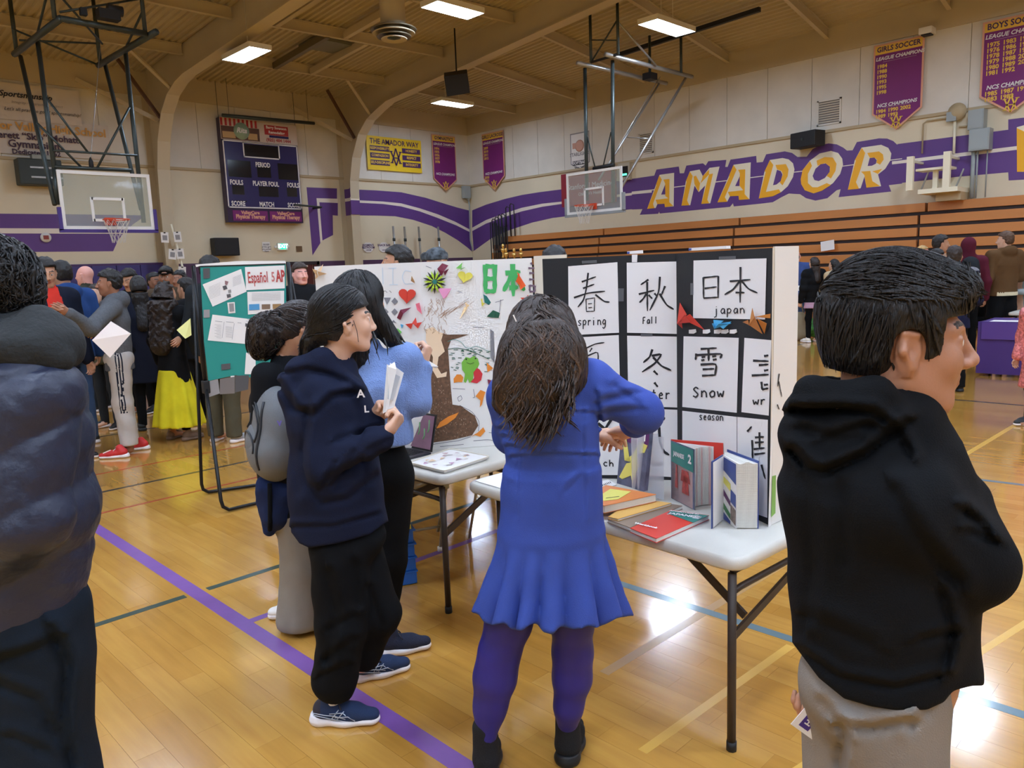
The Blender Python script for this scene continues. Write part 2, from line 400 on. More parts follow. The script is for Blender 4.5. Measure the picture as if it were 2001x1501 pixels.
# over the frame's flange and web
for z0, z1, m_ in ((4.2, 4.49, M_PURPLE), (4.10, 4.2, M_STRIPE), (3.65, 4.10, M_PURPLE)):
    MB().bx(14.44-.17, 14.44+.17, 21.59, 21.62, z0, z1).build('painted_stripe', m_, wend)
    MB().bx(14.44-.009, 14.44-.006, 21.62, YE-.03, z0, z1).build('painted_stripe', m_, wend)
wp(wend, 'painted_stripe', [(-60,417),(0,417.5),(150,419),(285,421),(262,437),(250,447),(0,446),(-60,446)], M_PURPLE, pe, .004)
wp(wend, 'painted_stripe', [(-60,446),(250,447),(240,456),(-60,456)], M_STRIPE, pe, .003)
wp(wend, 'painted_stripe', [(-60,456),(240,457),(230,471),(221,491),(0,493),(-60,494)], M_PURPLE, pe, .004)
# right wall stripes
K = (5.0025, 880, 370)
U1 = [(215,205),(350,150),(530,95),(700,55),(870,28),(1090,0),(1680,-88),(2001,-135)]; U2 = [(215,375),(350,300),(500,245),(700,180),(900,140),(1110,118),(1680,45),(2001,8)]
U3 = [(215,408),(350,335),(500,280),(700,215),(900,170),(1110,140),(1680,70),(2001,32)]; U4 = [(229,603),(400,480),(560,405),(800,325),(1000,280),(1150,262),(1400,232),(1870,185),(2001,170)]
wp(wright, 'painted_stripe', U1+U2[::-1], M_PURPLE, pr, .004, K); wp(wright, 'painted_stripe', U2+U3[::-1], M_STRIPE, pr, .003, K); wp(wright, 'painted_stripe', U3+U4[::-1], M_PURPLE, pr, .004, K)
K = (3.848, 1240, 260)
O1 = [(-20,352),(0,347),(148,322),(165,275),(333,252),(340,303),(372,302),(390,245),(515,228),(535,245),(555,212),(690,202),(682,255),(700,255),(722,200),(915,172),(918,222),(965,218),(990,160),(1130,138),(1185,150),(1225,180),(1295,178),(1340,120),(1400,90),(1460,78),(1520,85),(1570,110),(1597,132),(1640,130),(1672,68),(1840,40),(1900,42),(1945,60),(1975,88),(2012,84)]
O2 = [(2012,380),(1912,392),(1930,440),(1535,482),(1550,422),(1520,430),(1450,490),(1360,508),(1290,490),(1245,460),(1160,455),(1100,485),(1040,520),(960,530),(747,552),(740,528),(718,555),(190,605),(185,590),(178,607),(40,615),(60,572),(-20,575)]
wp(wright, 'painted_outline', O1+O2, M_PURPLE, pr, .0045, K)
wp(wright, 'painted_stripe', [(-20,441),(130,425),(2012,190),(2012,196),(130,432),(130,448),(-20,462)], M_STRIPE, pr, .006, K)
K = (6.253, 1740, 180)
wp(wright, 'painted_stripe', [(85,635),(970,520),(1215,490),(1440,460),(1440,335),(1632,312),(1900,280),(1900,615),(1545,660),(1005,725),(665,765),(85,840)], M_PURPLE, pr, .004, K)
wp(wright, 'painted_stripe', [(85,878),(230,860),(1005,770),(1545,705),(1900,660),(1900,1050),(1632,1070),(1445,1080),(1440,980),(820,1035),(225,1100),(85,1115)], M_PURPLE, pr, .004, K)
wp(wright, 'painted_stripe', [(20,846),(85,840),(665,765),(1005,725),(1545,660),(1545,705),(1005,770),(230,860),(20,884)], M_STRIPE, pr, .0055, K)
def wletter(k_, sil, golds, counters=()):
    wp(wright, 'painted_letter', sil, M_IVORY, pr, .009, k_)
    for g_ in golds: wp(wright, 'letter_facet', g_, M_GOLD, pr, .012, k_)
    for c_ in counters: wp(wright, 'letter_counter', c_, M_PURPLE, pr, .015, k_)
K = (11.77, 1250, 300)
wletter(K, [(175,1275),(380,715),(465,490),(795,445),(785,1215),(585,1235),(575,1155),(410,1165),(370,1255)],
 [[(175,1275),(345,1258),(310,1160),(515,600),(455,505),(380,715),(395,725)],[(550,600),(690,585),(685,1120),(775,1205),(585,1235),(575,1155),(410,1165),(370,1065),(660,1030),(595,980),(590,690)]], [[(590,720),(595,940),(500,945)]])
wletter(K, [(965,1200),(1065,640),(1160,410),(1380,370),(1455,520),(1610,330),(1840,300),(1625,1145),(1420,1160),(1510,735),(1360,890),(1265,740),(1165,1190)],
 [[(965,1200),(1145,1190),(1095,1080),(1225,520),(1160,420),(1065,640),(1085,640)],[(1245,530),(1300,510),(1395,690),(1360,890),(1265,700)],[(1455,520),(1600,370),(1600,480),(1400,690),(1440,590)],[(1420,1160),(1600,1145),(1560,1060),(1690,460),(1600,480)]])
K = (11.77, 1390, 280)
wletter(K, [(145,1360),(405,760),(515,495),(910,440),(880,1285),(640,1305),(630,1210),(430,1220),(370,1340)],
 [[(145,1360),(370,1345),(315,1240),(585,610),(515,500),(405,760),(425,765)],[(620,610),(785,600),(770,1170),(875,1285),(640,1305),(630,1210),(430,1220),(385,1120),(740,1080),(655,980),(660,690)]], [[(660,760),(650,985),(555,985)]])
wletter(K, [(1095,1270),(1225,655),(1350,385),(1640,340),(1780,370),(1880,460),(1915,600),(1880,780),(1760,990),(1600,1130),(1420,1220)],
 [[(1095,1270),(1420,1220),(1600,1130),(1560,1060),(1260,1120),(1430,500),(1350,390),(1225,655),(1255,655)],[(1480,500),(1720,480),(1780,600),(1760,760),(1640,970),(1580,900),(1650,720),(1620,640),(1515,600)]], [[(1515,610),(1600,640),(1640,720),(1600,870),(1500,950),(1425,965)]])
K = (10.005, 1550, 270)
wletter(K, [(150,800),(190,620),(330,440),(520,300),(740,250),(880,290),(960,400),(975,520),(920,700),(780,880),(560,1030),(400,1080),(230,1020),(160,900)],
 [[(150,800),(190,620),(330,450),(370,540),(290,700),(290,880),(380,960),(480,960),(660,880),(740,915),(560,1030),(400,1080),(230,1020),(160,900)],[(460,440),(620,370),(780,380),(850,500),(830,640),(740,790),(660,740),(720,640),(725,580),(620,490),(480,540)]], [[(385,740),(440,600),(540,510),(640,495),(720,560),(715,660),(620,780),(500,840),(420,820)]])
wletter(K, [(1070,1010),(1205,435),(1340,185),(1720,130),(1860,190),(1920,300),(1900,440),(1800,600),(1660,710),(1720,940),(1435,970),(1395,750),(1320,980)],
 [[(1070,1010),(1290,990),(1230,860),(1310,640),(1410,290),(1345,190),(1205,435),(1230,430)],[(1450,290),(1680,260),(1760,320),(1770,420),(1700,520),(1630,480),(1640,420),(1590,380),(1500,385)],[(1330,655),(1510,640),(1550,840),(1700,935),(1435,970),(1395,720)],[(1550,650),(1740,600),(1660,700)]], [[(1500,390),(1590,380),(1635,430),(1620,500),(1540,540),(1460,545)]])
K = (6.253, 1740, 180)
wletter(K, [(1545,430),(1632,405),(1900,370),(1900,940),(1632,975),(1548,975)], [[(1545,440),(1632,480),(1700,520),(1700,970),(1548,975)]])
# door in the end wall
dr = bpy.data.objects.new('door_1', None); col.objects.link(dr); tag(dr, kind='structure')
M_DOOR = mat('door dark maroon', (88,38,36), 0.4)
MB().bx(12.25, 13.05, YE-.035, YE-.005, 0.01, 2.1).build('door_leaf', M_DOOR, dr); MB().bx(13.08, 13.2, YE-.04, YE-.005, 0.01, 2.1).build('door_leaf', M_DOOR, dr)
f_ = MB(); f_.bx(12.15, 12.25, YE-.06, YE, 0, 2.2); f_.bx(13.2, 13.3, YE-.06, YE, 0, 2.2); f_.bx(12.15, 13.3, YE-.06, YE, 2.1, 2.2); f_.build('door_frame', mat('dark steel', (46,34,40), .5), dr)
MB().bx(12.6, 12.85, YE-.09, YE-.06, 2.03, 2.08).build('door_closer', mat('cream tag', (220,214,200), .5), dr)
# ---------------------------------------------------------------- ceiling lights
M_DIFF = mat('lit diffuser', (208,228,255), 0.5, emit=LIGHT_E)
M_HOUS = mat('light housing white', (236,232,220), 0.4)
def hibay(x, y, z, lx, ly, label, group=None):
    t = thing('ceiling_light', label, 'ceiling light', (x, y, z), 0, group)
    h = MB(); h.bx(x-lx/2, x+lx/2, y-ly/2, y+ly/2, z+.02, z+.1)
    h.bx(x-lx/2-.015, x-lx/2, y-ly/2-.015, y+ly/2+.015, z-.01, z+.1); h.bx(x+lx/2, x+lx/2+.015, y-ly/2-.015, y+ly/2+.015, z-.01, z+.1)
    h.bx(x-lx/2, x+lx/2, y-ly/2-.015, y-ly/2, z-.01, z+.1); h.bx(x-lx/2, x+lx/2, y+ly/2, y+ly/2+.015, z-.01, z+.1); h.build('housing', M_HOUS, t)
    MB().bx(x-lx/2, x+lx/2, y-ly/2, y+ly/2, z-.005, z+.015).build('diffuser', M_DIFF, t)
    top = deck(x, y)
    for s_ in (-.4, .4):
        a = (x+s_*lx*.8, y+s_*ly*.8, z+.1) ; MB().tube([a, (a[0], a[1], top)], .006, 5).build('hanger', M_HOUS, t)
    return t
hibay(8.44+.15, 16.7, 6.62, .5, 1.3, 'bright rectangular ceiling light below the roof frame left of the scoreboard')
hibay(10.75, 12.2, 6.85, 1.2, .5, 'bright rectangular ceiling light beside the round ceiling diffuser')
hibay(15.24, 10.2, 6.85, 1.45, .5, 'bright rectangular ceiling light above the bleacher side basketball hoop')
hibay(16.45, 18.9, 6.85, 1.3, .5, 'bright rectangular ceiling light near the far corner, below the hanging loudspeaker')
for x in (-8.5, -2.5, 3.2, 9.2, 15.4):
    for y in (-12, -6, 0.0, 6.0):
        if x == 15.4 and y == 6.0: y = 3.7
        hibay(x, y, 6.9, 1.3, .5, 'extra rectangular ceiling light beyond the view, added to brighten the near floor', 'ceiling lights over the near half of the court')
for x in (-5.5, 0.2, 6.2):  # extra unseen fixtures, added between the grid rows to brighten the near floor
    for y in (-3.0, 3.0): hibay(x, y, 6.9, 1.3, .5, 'extra rectangular ceiling light beyond the view, added to brighten the near floor', 'ceiling lights over the near half of the court')
for x in (-8.5, -2.5):
    for y in (12.0, 18.0): hibay(x, y, 6.9, 1.3, .5, 'extra rectangular ceiling light beyond the view, added to brighten the near floor', 'ceiling lights over the near half of the court')
hibay(3.4, 12.0, 6.9, 1.3, .5, 'extra rectangular ceiling light beyond the view, added to brighten the near floor', 'ceiling lights over the near half of the court')
# ---------------------------------------------------------------- gym fixtures
M_STEEL_D = mat('dark grey steel pipe', (66,74,72), 0.4, metal=0.5); M_CHROME = mat('bright steel pipe', (176,176,172), 0.3, metal=0.7)
M_BLACK = mat('matte black', (24,24,26), 0.6); M_RED = mat('rim orange red', (214,74,40), 0.4); M_WHITE = mat('clean white', (240,238,234), 0.5)
M_NET = mat('net cord white', (222,216,208), 0.8); M_NAVY = mat('scoreboard navy', (42,38,96), 0.25, coat=.3); M_DKP = mat('digit panel black', (24,26,34), 0.15, coat=.5)
M_PAD = mat('purple rubber padding', (70,48,130), 0.5); M_MAG = mat('banner magenta purple', (124,34,112), 0.55, var=.05, vscale=2); M_YEL = mat('banner gold', (240,196,70), 0.55)
M_PINK = mat('banner edge pink', (230,170,140), 0.6); M_PAPER = mat('white paper', (238,234,230), 0.7); M_INK = mat('black ink', (28,26,28), 0.6); M_GREYP = mat('printed grey', (150,146,146), 0.7)
M_GREYB = mat('electrical box grey', (160,168,168), 0.45); M_BYEL = mat('bright yellow vinyl', (246,208,40), 0.5); M_DPUR = mat('deep purple ink', (72,40,96), 0.5); M_LET = mat('letter white', (236,232,232), 0.5)
def glassy(name, c, a, rough=0.05):
    m = mat(name, c, rough, alpha=a); return m
M_GLASS = glassy('backboard glass', (190,200,190), 0.28)
EX, EY, EZ = V(1,0,0), V(0,1,0), V(0,0,1)
def backboard(t, c, u, n, w_, h, pad):
    """c centre of the glass front, u along, n toward the court"""
    u = V(*u); n = V(*n); c = V(*c); ax = [u, n, EZ]
    MB().box(c-n*.01, (w_-.04, .012, h-.04), ax).build('glass_panel', M_GLASS, t)
    f = MB()
    for s_ in (-1, 1):
        f.box(c+u*s_*(w_/2-.03), (.06, .03, h), ax); f.box(c+EZ*s_*(h/2-.03), (w_-.12, .03, .06), ax)
    f.build('border', M_WHITE, t)
    f = MB(); q = c-EZ*(h/2-.375)
    for s_ in (-1, 1):
        f.box(q+u*s_*(.28)+n*.002, (.05, .012, .45), ax); f.box(q+EZ*s_*.2+n*.002, (.56, .012, .05), ax)
    f.build('shooter_square', M_WHITE, t)
    f = MB()
    for s_ in (-1, 1):
        f.box(c+u*s_*(w_/2+.03)-EZ*(h/2-.19), (.06, .07, .42), ax)
    f.box(c-EZ*(h/2+.03), (w_+.12, .07, .06), ax); f.build('edge_padding', pad, t)
    r = .2286; rc = c-EZ*(h/2-.16)+n*(.15+r); rc = rc
    ring = [rc+u*r*math.cos(a)+n*r*math.sin(a) for a in np.linspace(0, 2*math.pi, 29)[:-1]]
    rm = MB().tube(ring, .011, 6, closed=True); rm.box(c+n*.03-EZ*(h/2-.15), (.2, .03, .14), ax); rm.bar(c+n*.03-EZ*(h/2-.16), rc-n*r, .12, .03); rm.build('rim', M_RED, t)
    net = MB(); K = 12
    def np_(k, lv):
        z = (0, -.12, -.24, -.34, -.43)[lv]; rr = (r, .19, .15, .125, .115)[lv]; a = 2*math.pi*(k+(.5 if lv % 2 else 0))/K
        return rc+u*rr*math.cos(a)+n*rr*math.sin(a)+EZ*z
    for lv in range(4):
        for k in range(K):
            o_ = 0 if lv % 2 == 0 else 1
            net.tube([np_(k, lv), np_(k, lv+1)], .004, 3, caps=False); net.tube([np_(k, lv), np_(k-1 if lv % 2 == 0 else k+1, lv+1)], .004, 3, caps=False)
    tag(net.build('net', M_NET, t), kind='stuff'); return rc
def pipe(t, pts, r, m, name='strut'): return MB().tube(pts, r, 8).build(name, m, t)
# hoop at the end wall
bl = at(113,333,Y=16.15); br_ = at(288,343,Y=16.15); bb = at(210,447,Y=16.15)
cx = (bl[0]+br_[0])/2; top = (bl[2]+br_[2])/2; hh = top-bb[2]
t = thing('basketball_hoop', 'ceiling hung glass basketball backboard with purple padding in front of the end wall', 'basketball hoop', (cx, 16.4, 6.9))
backboard(t, (cx, 16.15, top-hh/2), (1,0,0), (0,-1,0), br_[0]-bl[0]+.06, hh+.03, M_PAD)
Q = lambda x, y: at(x, y, Z=6.25)
B = lambda x, y, Y=16.3: at(x, y, Y=Y)
zt = deck(5, 17)
for a, b_ in (((40,110),(107,400)), ((74,82),(106,330)), ((205,125),(276,410)), ((245,100),(281,435))): pipe(t, [Q(*a), B(*b_)], .042, M_STEEL_D, 'mast')
pipe(t, [B(106,330), B(113,400)], .042, M_STEEL_D, 'mast')
pipe(t, [Q(28,106), Q(118,36)], .06, M_STEEL_D, 'rail'); pipe(t, [Q(192,128), Q(305,62)], .06, M_STEEL_D, 'rail'); pipe(t, [Q(118,36), Q(286,66)], .055, M_STEEL_D, 'rail')
for a in ((107,36),(284,66),(33,105),(196,125)):
    p = Q(*a); pipe(t, [p, (p[0], p[1], deck(p[0], p[1])-.02)], .04, M_STEEL_D, 'drop_post')
for a, b_ in (((30,104),(190,126)),((118,40),(200,86))): pipe(t, [Q(*a)+EZ*.45, Q(*b_)], .02, M_STEEL_D)
pipe(t, [Q(118,36)+EZ*.1, Q(278,66)+EZ*.6], .02, M_STEEL_D); pipe(t, [Q(284,66)+EZ*.4, Q(245,95)], .022, M_STEEL_D); pipe(t, [Q(107,36)+EZ*.6, Q(72,70)], .022, M_STEEL_D); pipe(t, [Q(40,100)+EZ*.2, Q(192,120)+EZ*.35], .02, M_STEEL_D)
for a, b_ in (((104,294),(268,304)), ((106,326),(256,333)), ((90,190),(172,298)), ((72,240),(160,328)), ((253,210),(190,328))): pipe(t, [B(*a), B(*b_)], .022 if a != (106,326) else .035, M_STEEL_D, 'cross_brace')
w_ = MB(); p = Q(213,44); w_.box(p+EZ*.12, (.35,.2,.16)); w_.lathe([(0.09,-.12),(.09,.12)], p+V(.12,0,.22), 12, [EY, EZ, EX]); w_.box(p+V(-.4,0,.1), (.1,.1,.12)); w_.build('winch', M_BLACK, t)
MB().tube([Q(196,90), B(178,300), B(177,322)], .006, 5).build('hoist_cable', M_CHROME, t); MB().lathe([(.01,-.12),(.045,-.05),(.04,.05),(.01,.12)], B(178,320), 10).build('cable_weight', M_BLACK, t)
# hoop at the bleacher side
tl = at(1108,341,X=14.88); tr = at(1214,326,X=14.88); bb = at(1214,409,X=14.88); cy = (tl[1]+tr[1])/2; top = (tl[2]+tr[2])/2; hh = top-bb[2]
t = thing('basketball_hoop', 'ceiling hung glass basketball backboard with bare steel masts near the bleachers', 'basketball hoop', (15.2, cy, 6.9))
backboard(t, (14.88, cy, top-hh/2), (0,-1,0), (-1,0,0), abs(tl[1]-tr[1])+.04, hh+.03, mat('grey steel edge', (150,156,160), .4))
B = lambda x, y, X=15.06: at(x, y, X=X)
zr = B(1143,130)[2]; Q = lambda x, y, z=zr: at(x, y, Z=z)
pipe(t, [B(1143,133), B(1147,392)], .045, M_STEEL_D, 'mast'); pipe(t, [B(1197,118), B(1198,395)], .045, M_STEEL_D, 'mast')
pipe(t, [Q(1128,123), Q(1302,163)], .055, M_CHROME, 'rail'); pipe(t, [Q(1183,106), Q(1352,150)], .055, M_CHROME, 'rail')
q1, q2 = Q(1290,160), Q(1340,152); s1, s2 = B(1170,352,15.3), B(1215,365,15.3)
pipe(t, [q1, s1], .026, M_CHROME, 'fold_strut'); pipe(t, [q2, s2], .034, M_CHROME, 'fold_strut'); pipe(t, [q1*.42+s1*.58, q2*.42+s2*.58], .014, M_CHROME, 'cross_brace'); pipe(t, [Q(1290,150), B(1200,300,15.5)], .01, M_CHROME, 'hoist_cable')
for a in ((1155,122),(1208,106),(1331,143),(1270,150)):
    p = Q(*a); pipe(t, [p, (p[0], p[1], deck(p[0], p[1])-.24)], .035, M_STEEL_D, 'drop_post')
for xq in ((1180,106), (1320,146)):
    p = Q(*xq); x_ = p[0]; MB().bar((x_, p[1]+2.0, deck(x_, p[1]+2)-.28), (x_, p[1]-2.3, deck(x_, p[1]-2.3)-.28), .1, .1).build('rail', M_BLACK, t)
p1, p2 = Q(1155,122), Q(1208,106); pipe(t, [p1, p2+EZ*.75], .02, M_STEEL_D, 'cross_brace'); pipe(t, [p1+EZ*.5, p2+EZ*.3], .015, M_STEEL_D, 'cross_brace'); pipe(t, [p2+EZ*.7, Q(1282,128)], .024, M_CHROME, 'cross_brace'); pipe(t, [p1, p2], .03, M_BLACK, 'cross_brace')
pipe(t, [B(1145,258), B(1163,328)], .016, M_STEEL_D, 'cross_brace'); pipe(t, [B(1194,258), B(1178,328)], .016, M_STEEL_D, 'cross_brace'); pipe(t, [B(1160,330), B(1200,322)], .05, M_BLACK, 'cross_brace')
MB().box(Q(1270,150), (.3,.25,.16)).build('winch', M_BLACK, t)
# scoreboard
Ys = YE-.28
a = at(428,228,Y=Ys); b = at(577,245,Y=Ys); c = at(446,434,Y=Ys); x0, x1, z1, z0 = a[0], b[0]+.02, (a[2]+b[2])/2, c[2]
t = thing('scoreboard', 'large navy scoreboard with two advertising panels hung on the end wall', 'scoreboard', ((x0+x1)/2, Ys, z0))
W = x1-x0; Hs = z1-z0; MB().bx(x0, x1, Ys, Ys+.22, z0, z1).build('cabinet', mat('cabinet purple dark', (52,34,66), .4), t)
fz = lambda u: z1-u*Hs; fx = lambda u: x0+u*W; YF = Ys-.012
mb = MB(); mb.bx(fx(.0), fx(1), YF, Ys, fz(.205), fz(.0)); mb.build('advert_panel', mat('advert cream', (206,190,178), .35), t)
M_ADR = mat('advert red', (176,46,46), .4); M_ADB = mat('advert brown', (92,62,48), .4); M_ADT = mat('advert tan', (196,160,110), .4)
mb = MB()
for k in range(9): mb.bx(fx(.005+k*.054), fx(.005+k*.054+.027), YF-.004, YF, fz(.075), fz(.004))
mb.build('awning_stripe', M_ADR, t)
MB().bx(fx(.005), fx(.49), YF-.003, YF, fz(.2), fz(.078)).build('advert_photo', M_ADB, t)
for u, w__ in ((.02,.16), (.34,.12)): MB().bx(fx(u), fx(u+w__), YF-.006, YF-.003, fz(.19), fz(.13)).build('advert_photo', M_ADT, t)
mb = MB(); mb.lathe([(.24,0),(.24,.004)], (fx(.26), YF-.006, fz(.115)), 20, [EX, EZ, -EY]); mb.build('round_logo', mat('logo green white', (150,176,150), .4), t)
letter(MB(), 'Rita', (fx(.26), YF-.012, fz(.11)), EX, EZ, .2, shear=.3, bold=.006).build('lettering', M_LET, t)
MB().bx(fx(.56), fx(.88), YF-.004, YF, fz(.125), fz(.03)).build('label', M_ADR, t)
letter(MB(), 'Barry Swenson', (fx(.72), YF-.008, fz(.052)), EX, EZ, .11, bold=.004).build('lettering', M_LET, t); letter(MB(), 'Remodeling', (fx(.72), YF-.008, fz(.098)), EX, EZ, .11, bold=.004).build('lettering', M_LET, t)
MB().bx(fx(.62), fx(.88), YF-.005, YF, fz(.15), fz(.127)).build('label', M_NAVY, t); letter(MB(), '(925) 484 1444', (fx(.74), YF-.008, fz(.175)), EX, EZ, .13, bold=.003).build('lettering', M_ADR, t)
MB().bx(fx(.02), fx(.99), YF, Ys, fz(.855), fz(.215)).build('face', M_NAVY, t)
mb = MB(); wd = .035
for (ua, va, ub, vb) in ((.01,.21,.99,.86), (.26,.215,.74,.365)):
    mb.bx(fx(ua), fx(ub), YF-.006, YF, fz(va)-wd, fz(va)); mb.bx(fx(ua), fx(ub), YF-.006, YF, fz(vb), fz(vb)+wd); mb.bx(fx(ua), fx(ua)+wd, YF-.006, YF, fz(vb), fz(va)); mb.bx(fx(ub)-wd, fx(ub), YF-.006, YF, fz(vb), fz(va))
mb.build('border', M_LET, t)
for (ua, ub, va, vb) in ((.275,.725,.235,.35), (.05,.34,.40,.56), (.42,.60,.44,.55), (.70,.97,.40,.56), (.08,.23,.64,.73), (.42,.68,.64,.74), (.8,.94,.64,.73), (.1,.25,.79,.80)):
    MB().bx(fx(ua), fx(ub), YF-.005, YF, fz(vb), fz(va)).build('digit_window', M_DKP, t)
for s_, u, v_, z_ in (('PERIOD',.5,.43,.2), ('FOULS',.14,.615,.2), ('PLAYER FOUL',.52,.615,.2), ('FOULS',.89,.615,.2), ('SCORE',.14,.82,.2), ('MATCH',.51,.82,.2), ('SCORE',.88,.82,.2)):
    letter(MB(), s_, (fx(u), YF-.009, fz(v_)), EX, EZ, z_*.95, bold=.006, width=.72).build('lettering', M_LET, t)
for ua, ub in ((.06,.51), (.54,.98)):
    MB().bx(fx(ua), fx(ub), YF, Ys, fz(.985), fz(.885)).build('sponsor_panel', M_MAG, t)
    letter(MB(), 'Physical Therapy', ((fx(ua)+fx(ub))/2, YF-.004, fz(.945)), EX, EZ, .16, bold=.008, width=.85).build('lettering', M_PINK, t)
    letter(MB(), 'ValleyCare', ((fx(ua)+fx(ub))/2, YF-.004, fz(.905)), EX, EZ, .13, bold=.006).build('lettering', M_PINK, t)
MB().tube([(x0, Ys+.05, z1), (x0, Ys+.05, deck(x0, Ys)-.02)], .008, 5).build('hanger', M_STEEL_D, t); MB().tube([(x1, Ys+.05, z1), (x1, Ys+.05, deck(x1, Ys)-.02)], .008, 5).build('hanger', M_STEEL_D, t)
a = at(434,225,Y=21.6); b = at(614,241,Y=21.6)
t = thing('curtain_pipe', 'long dark pipe hung above the scoreboard', 'pipe', tuple(a)); MB().tube([a, b], .05, 8).build('tube', M_STEEL_D, t)
for p in (a*.93+b*.07, a*.07+b*.93): MB().tube([p, (p[0], p[1], deck(p[0], p[1]))], .006, 5).build('hanger', M_STEEL_D, t)
a = at(575,400,Y=21.7); b = at(628,405,Y=21.7); t = thing('wall_bracket', 'dark horizontal arm reaching out right of the scoreboard foot', 'bracket', tuple(b)); MB().tube([a, b, (b[0], YE, b[2])], .03, 8).build('arm', M_STEEL_D, t)
# pennant banners
def emblem(mb, c, u, v, s_):
    c = V(*c)
    def seg(a, b, w_): mb.bar(c+u*a[0]*s_+v*a[1]*s_, c+u*b[0]*s_+v*b[1]*s_, w_*s_, .004, up=np.cross(u, v))
    for sg in (-1, 1):
        seg((0, 1), (sg*.62, -.72), .17); seg((sg*.7, .62), (0, -1), .17); seg((sg*.48, .62), (sg*.92, .62), .1); seg((sg*.42, -.72), (sg*.86, -.72), .1)
    seg((-.32, -.12), (.32, -.12), .12); return mb
def pennant(label, TL, TR, BL, TIP, plane, title, y1, y2, n, group='pennant banners on the gym walls', big=1.0):
    a, b, c, d = [at(*p, **plane) for p in (TL, TR, BL, TIP)]
    n = V(*n); u = nrm((b-a)*V(1,1,0)); W = np.dot(b-a, u); z1 = (a[2]+b[2])/2; zb = c[2]; zt = d[2]; a = V(a[0], a[1], z1); v = EZ
    t = thing('banner', label, 'banner', tuple(a+u*W/2-v*.01), 0, group)
    def q(x, z): return a+u*x*W+v*(z-z1)
    MB().poly([q(0,z1), q(1,z1), q(1,zb), q(.5,zt), q(0,zb)], n, .012).build('edging', M_PINK, t)
    e = .035; MB().poly([p_+n*.004 for p_ in (q(e,z1-e*W), q(1-e,z1-e*W), q(1-e,zb+.02), q(.5,zt+.045), q(e,zb+.02))], n, .001).build('cloth', M_MAG, t)
    o_ = n*.006; h1 = (z1-zt)*.115
    t2 = [q(e,z1-e*W)+o_, q(1-e,z1-e*W)+o_, q(1-e,z1-h1)+o_, q(e,z1-h1)+o_]; MB().poly(t2, n, .004).build('heading', M_YEL, t)
    letter(MB(), title, q(.5,z1-h1*.55)+n*.009, u, v, .135*W/.95, bold=.004*W, width=.92).build('lettering', M_DPUR, t)
    mb = letter(MB(), 'LEAGUE CHAMPIONS', q(.53,z1-h1*1.45)+n*.009, u, v, .095*W/.95, bold=.0035, shear=.2); mb.bar(q(.2,z1-h1*1.78)+n*.009, q(.86,z1-h1*1.78)+n*.009, .012, .002); mb.build('lettering', M_LET, t)
    zc = z1-(z1-zt)*.70; mb = MB()
    letter(mb, 'NCS CHAMPIONS', q(.5,zc)+n*.009, u, v, .095*W/.95, bold=.0035, shear=.2); mb.bar(q(.24,zc-.05)+n*.009, q(.76,zc-.05)+n*.009, .012, .002); mb.build('lettering', M_LET, t)
    zz = z1-h1*2.2
    for k, row in enumerate(y1):
        for j, s_ in enumerate(row): letter(MB(), s_, q(.18+.25*j, zz-k*.115*(z1-zt)/1.95)+n*.009, u, v, .1*W/.95, bold=.004).build('lettering', M_YEL, t)
    for k, row in enumerate(y2):
        for j, s_ in enumerate(row): letter(MB(), s_, q(.18+.25*j, zc-.13-k*.115)+n*.009, u, v, .1*W/.95, bold=.004).build('lettering', M_YEL, t)
    emblem(MB(), q(.5,(zb*.45+zt*.55))+n*.009, u, v, .14*W).build('emblem', M_YEL, t)
    return t
NR = (-1,0,0); NE = (0,-1,0)
pennant('magenta girls soccer championship banner under the ceiling above the bleachers', (1708,88), (1807,70), (1705,225), (1752,253), dict(X=XR-.105), 'GIRLS SOCCER', [['1984'],['1988'],['1990'],['1993'],['1995'],['1998']], [['1984','1990','2002'],['1989','1993']], NR)
aa = at(1921,43,X=XR-.12); W_ = 1.12
pennant('magenta boys soccer championship banner cut off at the right, beside the girls soccer one', (1921,43), (2052,17), (1918,190), (1972,221), dict(X=XR-.105), 'BOYS SOCCER', [['1975','1983','1993'],['1976','1986','1996'],['1978','1987','1997'],['1979','1988','2000'],['1980','1989','2004'],['1981','1992']], [['1985','1987','1999'],['1983','1988']], NR)
pennant('magenta girls lacrosse championship banner on the bleacher wall right of the room corner', (941,262), (983,255), (943,350), (963,372), dict(X=XR-.105), 'GIRLS LACROSSE', [['2009'],['2010'],['2011'],['2012']], [['2010'],['2011']], NR)
pennant('magenta gymnastics championship banner on the end wall left of the room corner', (843,262), (889,267), (848,349), (870,373), dict(Y=YE-.1), 'GYMNASTICS', [['1974'],['1975'],['1976'],['1977'],['1978']], [], NE)
# yellow banner
a = at(715,262,Y=YE-.1); b = at(822,277,Y=YE-.1); c = at(722,331,Y=YE-.1); x0, x1, z1, z0 = a[0], b[0], (a[2]+b[2])/2, c[2]; Y_ = YE-.1
t = thing('banner', 'yellow vinyl banner headed The Amador Way with six purple word boxes', 'banner', ((x0+x1)/2, Y_, z1)); W = x1-x0; Hs = z1-z0
mb = MB(); vs = []; fs = []; n_ = 8
for i in range(n_+1):
    for j in range(5): vs.append((x0+W*i/n_, Y_+.012*math.sin(i*1.7+j), z0+Hs*j/4))
for i in range(n_):
    for j in range(4): fs.append((i*5+j, i*5+5+j, i*5+6+j, i*5+j+1))
mb.add(vs, fs).build('vinyl_sheet', M_BYEL, t)
Yf = Y_-.016; letter(MB(), 'THE AMADOR WAY', (x0+W*.5, Yf, z1-Hs*.16), EX, EZ, .24, width=.95, bold=.003).build('lettering', M_DPUR, t)
